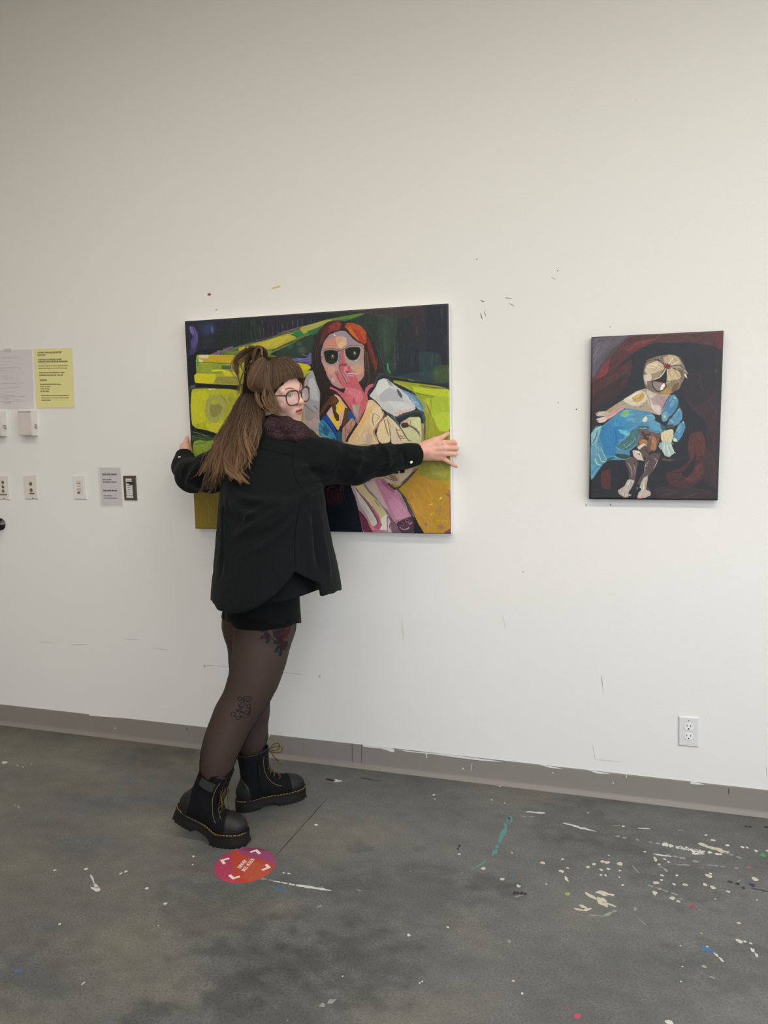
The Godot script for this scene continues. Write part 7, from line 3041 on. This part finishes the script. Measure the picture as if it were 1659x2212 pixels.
# ------------------------------------------------------------------ floor: sticker and paint
func floor_patch(pts: Array, m: Material, called: String, thick := 0.0009, y := 0.0, smooth := true) -> void:
	var o := []
	var area := 0.0
	for q in pts:
		var p := on_floor(q[0], q[1])
		o.append(Vector2(p.x, -p.z))
	if smooth:
		o = curve(o, 4, true)
		var mid := Vector2.ZERO
		for q in o:
			mid += q / o.size()
		for k in o.size():
			o[k] = mid + (o[k] - mid) * (1.0 + 0.2 * noise.get_noise_2d(o[k].x * 160.0, o[k].y * 160.0) + 0.12 * noise.get_noise_2d(o[k].x * 520.0, o[k].y * 520.0))
	for k in o.size():
		area += o[k].cross(o[(k + 1) % o.size()])
	if area < 0.0:
		o.reverse()
	var b := MB.new()
	plate_into(b, o, thick, thick * 0.5, y - thick * 0.3)
	for k in b.v.size():
		b.v[k] = Vector3(b.v[k].x, b.v[k].z, -b.v[k].y)
	part(called, b.mesh(true, 0.7), m, get_node("floor"))

func floor_streak(x0: float, y0: float, x1: float, y1: float, w: float, m: Material, called: String, broken := 0.0) -> void:
	var d := Vector2(x1 - x0, y1 - y0)
	var n := d.orthogonal().normalized() * w * 0.5
	var parts := 1 if broken == 0.0 else maxi(2, int(d.length() / 14.0))
	for s in parts:
		if broken > 0.0 and rng.randf() < broken * 0.4:
			continue
		var f0 := float(s) / parts
		var f1 := (s + (1.0 if broken == 0.0 else rng.randf_range(0.5, 1.0))) / parts
		var pts := []
		var steps := 4 if parts > 1 else maxi(3, int(d.length() / 8.0))
		for side in 2:
			for k in steps + 1:
				var f := lerpf(f0, f1, float(k) / steps if side == 0 else 1.0 - float(k) / steps)
				var g := float(k) / steps
				var wob := (0.3 + 0.7 * sin(PI * clampf(g, 0.05, 0.95))) * rng.randf_range(0.35, 1.35)
				var p := Vector2(x0, y0) + d * f + n * wob * (1.0 if side == 0 else -1.0)
				pts.append([p.x, p.y])
		floor_patch(pts, m, called, 0.0007)

func build_floor_marks() -> void:
	# sticker
	var c := on_floor(529.5, 1868)
	var t := thing("floor_sticker", "round pink and orange sticker on the floor asking for distance", "sticker", c)
	var rad := (on_floor(596, 1864) - on_floor(463, 1872)).length() * 0.5
	var cv := Canvas.new(300, 300)
	cv.fill(Color(0.72, 0.25, 0.36))
	var fl := func(x: float, y: float) -> Vector2:   # crop pixels to the sticker's own millimetres
		var p := (on_floor(340 + x / 4.608, 1580 + y / 4.608) - c) / rad * 148.0
		return Vector2(150 + p.x, 150 + p.z)
	for e in [["b8486e", [[560, 1330], [640, 1240], [760, 1190], [800, 1300], [760, 1420], [700, 1480], [560, 1420]]], ["c9503c", [[740, 1190], [880, 1230], [1000, 1260], [1180, 1320], [1180, 1420], [1060, 1480], [900, 1520], [760, 1480], [750, 1380], [730, 1280]]], ["a2507c", [[800, 1180], [900, 1150], [1060, 1150], [1200, 1220], [1190, 1330], [1080, 1290], [960, 1260], [860, 1230]]], ["8a3c60", [[840, 1180], [920, 1190], [1060, 1190], [1150, 1200], [1060, 1170], [900, 1160]]], ["cc6048", [[860, 1270], [960, 1300], [1060, 1330], [1120, 1400], [1000, 1470], [880, 1490], [860, 1400]]], ["c04a68", [[600, 1330], [720, 1310], [750, 1400], [740, 1470], [640, 1450]]]]:
		var pts := []
		for q in e[1]:
			pts.append(fl.call(q[0], q[1]))
		cv.patch(PackedVector2Array(cv.spline(pts, true)), Color.html(e[0]).darkened(0.12), 0.92, 0.05, 30)
	for k in 90:
		cv.stroke([Vector2(rng.randf_range(0, 300), rng.randf_range(0, 300)), Vector2(rng.randf_range(0, 300), rng.randf_range(0, 300))], 1.0, Color(0.6, 0.35, 0.4) if k % 2 else Color(0.85, 0.6, 0.55), 0.12)
	var m := mat(Color.WHITE, 0.5, 0.4)
	m.albedo_texture = cv.texture()
	var b := MB.new()
	var rings := []
	for e in [[1.0, 0.0], [1.0, 0.0006], [0.994, 0.0009], [0.5, 0.0009], [0.001, 0.0009]]:
		var ring := []
		for k in 72:
			ring.append(Vector3(cos(TAU * k / 72), 0, -sin(TAU * k / 72)) * rad * e[0] + Vector3(0, e[1], 0))
		rings.append(ring)
	b.loft(rings)
	for p in b.v:
		b.uv.append(Vector2(0.5 + p.x / rad * 0.493, 0.5 + p.z / rad * 0.493))
	part("vinyl_disc", b.mesh(true, 0.8), m, t)
	var wht := mat(Color(0.9, 0.84, 0.8), 0.55)
	for e in [[[925, 1205], [985, 1186], [1020, 1222]], [[1080, 1326], [1110, 1356], [1042, 1384]], [[716, 1432], [756, 1466], [820, 1446]], [[716, 1266], [642, 1286], [668, 1322]]]:
		var q := []
		for w in e:
			var p := on_floor(340 + w[0] / 4.608, 1580 + w[1] / 4.608) - c
			q.append(Vector2(p.x, -p.z))
		var hw := 0.0052
		var n1: Vector2 = (q[1] - q[0]).orthogonal().normalized() * hw
		var n2: Vector2 = (q[2] - q[1]).orthogonal().normalized() * hw
		var mid: Vector2 = (n1 + n2).normalized() * hw / maxf(0.4, (n1 + n2).normalized().dot(n1 / hw))
		var o := [q[0] + n1, q[0] - n1, q[1] - mid, q[2] - n2, q[2] + n2, q[1] + mid]
		var area := 0.0
		for k in 6:
			area += o[k].cross(o[(k + 1) % 6])
		if area < 0.0:
			o.reverse()
		b = MB.new()
		var tri := Geometry2D.triangulate_polygon(PackedVector2Array(o))
		for k in range(0, tri.size(), 3):
			var vv := []
			for s in 3:
				vv.append(Vector3(o[tri[k + s]].x, 0.0012, -o[tri[k + s]].y))
			if (vv[1] - vv[0]).cross(vv[2] - vv[0]).y < 0.0:
				vv.reverse()
			b.tri(vv[0], vv[1], vv[2])
		part("arrow_mark", b.mesh(false), wht, t)
	for e in [["KEEP 2M", [952, 1272], [852, 1392]], ["APART", [878, 1284], [806, 1366]]]:
		var p := on_floor(340 + e[1][0] / 4.608, 1580 + e[1][1] / 4.608)
		var q := on_floor(340 + e[2][0] / 4.608, 1580 + e[2][1] / 4.608)
		var lm := lettering(e[0], 0.1, font("Droid Sans", true), 1.0, 0.004)
		var bb := lm.get_aabb()
		var ex := (q - p) / bb.size.x
		var ez := ex.normalized().cross(Vector3.UP).normalized() * -1.0   # towards the top of the letters
		var ey := -ez * 0.021 / maxf(bb.size.y, 0.03) * -1.0
		var o := part("lettering", lm, wht, t)
		ey = Vector3.UP.cross(ex).normalized() * 0.0145 / bb.size.y
		o.transform = Transform3D(Basis(ex, ey, Vector3(0, 0.1, 0)), p - c - ex * bb.position.x - ey * (bb.position.y + bb.size.y * 0.5) + Vector3(0, 0.0012, 0))
	# paint on the concrete
	var cream := mat(Color(0.76, 0.73, 0.67), 0.55)
	var white := mat(Color(0.79, 0.78, 0.76), 0.55)
	var faded := mat(Color(0.56, 0.555, 0.53), 0.6)
	var teal := mat(Color(0.33, 0.52, 0.5), 0.6)
	var black := mat(Color(0.13, 0.13, 0.14), 0.5)
	var tones := {"c": cream, "w": white, "f": faded, "t": teal, "k": black, "r": mat(Color(0.62, 0.2, 0.22), 0.5), "p": mat(Color(0.72, 0.27, 0.37), 0.5), "b": mat(Color(0.24, 0.40, 0.6), 0.5), "g": mat(Color(0.22, 0.58, 0.32), 0.5), "o": mat(Color(0.6, 0.36, 0.27), 0.6), "y": mat(Color(0.6, 0.62, 0.36), 0.6), "n": mat(Color(0.16, 0.15, 0.3), 0.5)}
	# drops: tone, x, y, half width in the photograph
	for l in "c 1172 1864 5;c 1215 1856 3.5;c 1213 1882 5.5;c 1226 1875 3;c 1270 1873 4.5;c 1283 1867 4.5;c 1302 1861 5;c 1311 1863 6;w 1315 1848 2;c 1299 1879 4;c 1314 1877 4;w 1298 1890 3;w 1308 1891 3;c 1339 1866 7;w 1339 1881 3;w 1338 1895 2;w 1345 1912 3;w 1180 1910 2;w 1393 1840 3;c 1417 1907 6;c 1430 1891 4;w 1429 1901 3;w 1456 1910 3.5;w 1462 1891 3;w 1436 1856 3;w 1444 1862 3;c 1480 1911 5;c 1531 1892 7;c 1523 1911 5;c 1540 1917 6;w 1535 1887 3;c 1573 1926 4;c 1631 1899 7;c 1525 1804 3.5;c 1540 1815 5;w 1571 1826 4;w 1604 1830 4;w 1614 1831 3;w 1633 1838 4;w 1659 1838 4;c 1415 1928 5;c 1452 1940 6;c 1465 1947 4;w 1545 1942 2;w 1635 1944 2;k 1577 1905 5;k 1593 1909 5;k 1606 1918 4;n 1625 1912 6;c 1085 1899 5;c 1120 1914 5;c 1044 1876 5;w 992 1845 3;w 1106 1842 2;r 1495 1958 6;p 1247 2195 8;y 1226 1931 6;g 1648 1847 7;o 1618 1874 5;y 1515 2016 3;y 1521 2088 5;c 1597 2033 7;w 1609 2034 3;w 1622 2038 3;w 1470 2043 2;c 1596 1994 4;w 1474 2088 2;w 1471 2120 2;w 10 1647 6;w 38 1653 2;w 50 1657 2;w 67 1651 1.5;w 186 1877 4;w 118 1880 3;w 204 1912 2;w 418 1850 3;w 416 1868 2;w 683 1782 4;w 883 2020 4;w 357 1952 4;w 317 1919 4;w 129 1996 3;w 342 2000 1.5;w 937 1717 3;w 939 1726 2;w 1080 1699 2;w 740 2109 2;w 967 2003 3;c 1109 2119 3;w 1128 2146 3;w 1446 2209 8;p 1229 2179 2;b 1109 1890 4;w 1062 1728 2;w 1090 1735 2;w 1270 1756 2;w 1346 1785 3".split(";"):
		var e := l.split(" ")
		var x := e[1].to_float()
		var y := e[2].to_float()
		var r := e[3].to_float()
		var p := on_floor(x, y)
		var wr := (on_floor(x + r, y) - p).length()
		var o := []
		var ph := rng.randf() * TAU
		for k in 14:
			var a := TAU * k / 14
			var q := 1.0 + 0.14 * sin(2 * a + ph) + 0.1 * sin(3 * a + ph * 2.0) + rng.randf_range(-0.06, 0.06)
			o.append(Vector2(p.x + cos(a) * wr * q, -p.z + sin(a) * wr * q * 0.92))
		b = MB.new()
		plate_into(b, o, 0.0011, 0.0006, -0.0002)
		for k in b.v.size():
			b.v[k] = Vector3(b.v[k].x, b.v[k].z, -b.v[k].y)
		part("paint_drop", b.mesh(true, 1.2), tones[e[0]], get_node("floor"))
	# strokes: tone, from, to, width, how broken
	for l in "w 1138 1754 1176 1756 4 0;f 1205 1774 1250 1784 3 0.6;w 1216 1778 1287 1796 4 0;c 1378 1789 1406 1791 3 0;k 1378 1792 1408 1792 2 0;f 1430 1791 1480 1794 2 0.7;f 1330 1806 1430 1824 4 0.6;w 1430 1823 1520 1842 9 0.3;w 1450 1828 1560 1846 5 0.5;w 1495 1843 1520 1845 5 0;f 1440 1846 1510 1862 6 0.5;c 1509 1822 1572 1842 11 0;f 1560 1840 1606 1855 4 0.4;f 1528 1868 1600 1876 3 0.6;w 1413 1845 1450 1850 3 0;f 1400 1912 1465 1934 4 0.4;f 1366 1870 1380 1886 5 0;w 1220 1894 1228 1904 6 0;w 1462 1868 1488 1869 2 0;c 1265 1929 1290 1942 7 0;c 1288 1926 1325 1934 9 0;c 1290 1940 1312 1958 14 0;c 1300 1948 1330 1958 5 0;c 1252 1955 1268 1962 5 0;c 1262 1966 1278 1962 9 0;c 1240 1962 1262 1967 5 0;f 1305 1978 1340 1963 7 0.2;f 1272 1977 1305 1979 3 0;f 1358 1968 1380 1962 10 0.3;c 1412 1852 1432 1880 7 0.3;f 1420 1868 1445 1884 6 0.3;w 1412 1924 1416 1934 5 0;f 1112 1937 1132 1933 3 0;f 1118 1935 1136 1932 2 0;b 1518 2046 1546 2058 14 0;w 1525 2044 1530 2048 5 0;w 1540 2056 1566 2080 5 0.3;w 1622 2048 1640 2070 7 0.3;f 1380 1985 1395 1999 3 0;t 1098 1764 1106 1775 11 0;t 1090 1786 1100 1764 10 0.2;t 1078 1820 1094 1788 11 0;t 1064 1848 1080 1818 9 0.2;t 1036 1868 1050 1860 5 0;t 1018 1878 1038 1868 4 0.3;t 994 1888 1000 1884 3 0;w 590 1903 640 1912 4 0.2;w 640 1912 712 1923 7 0;w 610 1885 630 1888 3 0.4;f 560 1896 600 1904 4 0.3;b 594 1919 624 1925 5 0.3;w 196 1891 205 1912 6 0;w 196 1918 216 1921 11 0;w 203 1908 212 1918 9 0;w 258 1888 278 1880 4 0.3;w 720 1686 738 1687 6 0;k 705 1683 725 1687 5 0;f 770 1922 780 1924 3 0;f 685 1960 695 1956 3 0;k 590 1855 705 1727 1.2 0;k 780 1681 820 1687 2 0;f 1108 1762 1160 1764 2 0.7;b 32 2098 54 2096 7 0.3;w 175 2127 184 2122 3 0;f 30 1738 44 1745 5 0.2;f 690 2174 726 2158 9 0.4;k 1622 1918 1659 1926 3 0;f 1430 1940 1480 1941 2 0.5;k 988 1836 994 1824 5 0.3;k 1108 1929 1140 1931 8 0.2;f 1090 2020 1105 2040 6 0.4;f 1590 1906 1602 1900 3 0;k 1608 1785 1625 1786 3 0.3;k 1650 1786 1659 1787 4 0;w 905 2124 915 2118 4 0.3;f 1532 2110 1545 2113 4 0;y 1308 1785 1340 1783 1.5 0.8".split(";"):
		var e := l.split(" ")
		floor_streak(e[1].to_float(), e[2].to_float(), e[3].to_float(), e[4].to_float(), e[5].to_float(), tones[e[0]], "paint_streak", e[6].to_float())
	# countless finer specks
	b = MB.new()
	for k in 420:
		var x := rng.randf_range(-2.9, 0.6)
		var z := rng.randf_range(0.04, 1.7)
		if k % 3:
			x = on_floor(1450, 1880).x + rng.randfn() * 0.28
			z = on_floor(1450, 1880).z + rng.randfn() * 0.17
		if z < 0.03 or z > 1.8:
			continue
		var r := rng.randf_range(0.0006, 0.0026) * (0.7 if k % 3 else 1.0)
		var ring := []
		for s in 7:
			ring.append(Vector3(x + cos(TAU * s / 7) * r * rng.randf_range(0.7, 1.5), 0.0004, z - sin(TAU * s / 7) * r * rng.randf_range(0.6, 1.2)))
		for s in 7:
			b.tri(Vector3(x, 0.0008, z), ring[s], ring[(s + 1) % 7])
	var sp := part("paint_specks", b.mesh(false), faded, get_node("floor"))
	sp.set_meta("kind", "stuff")
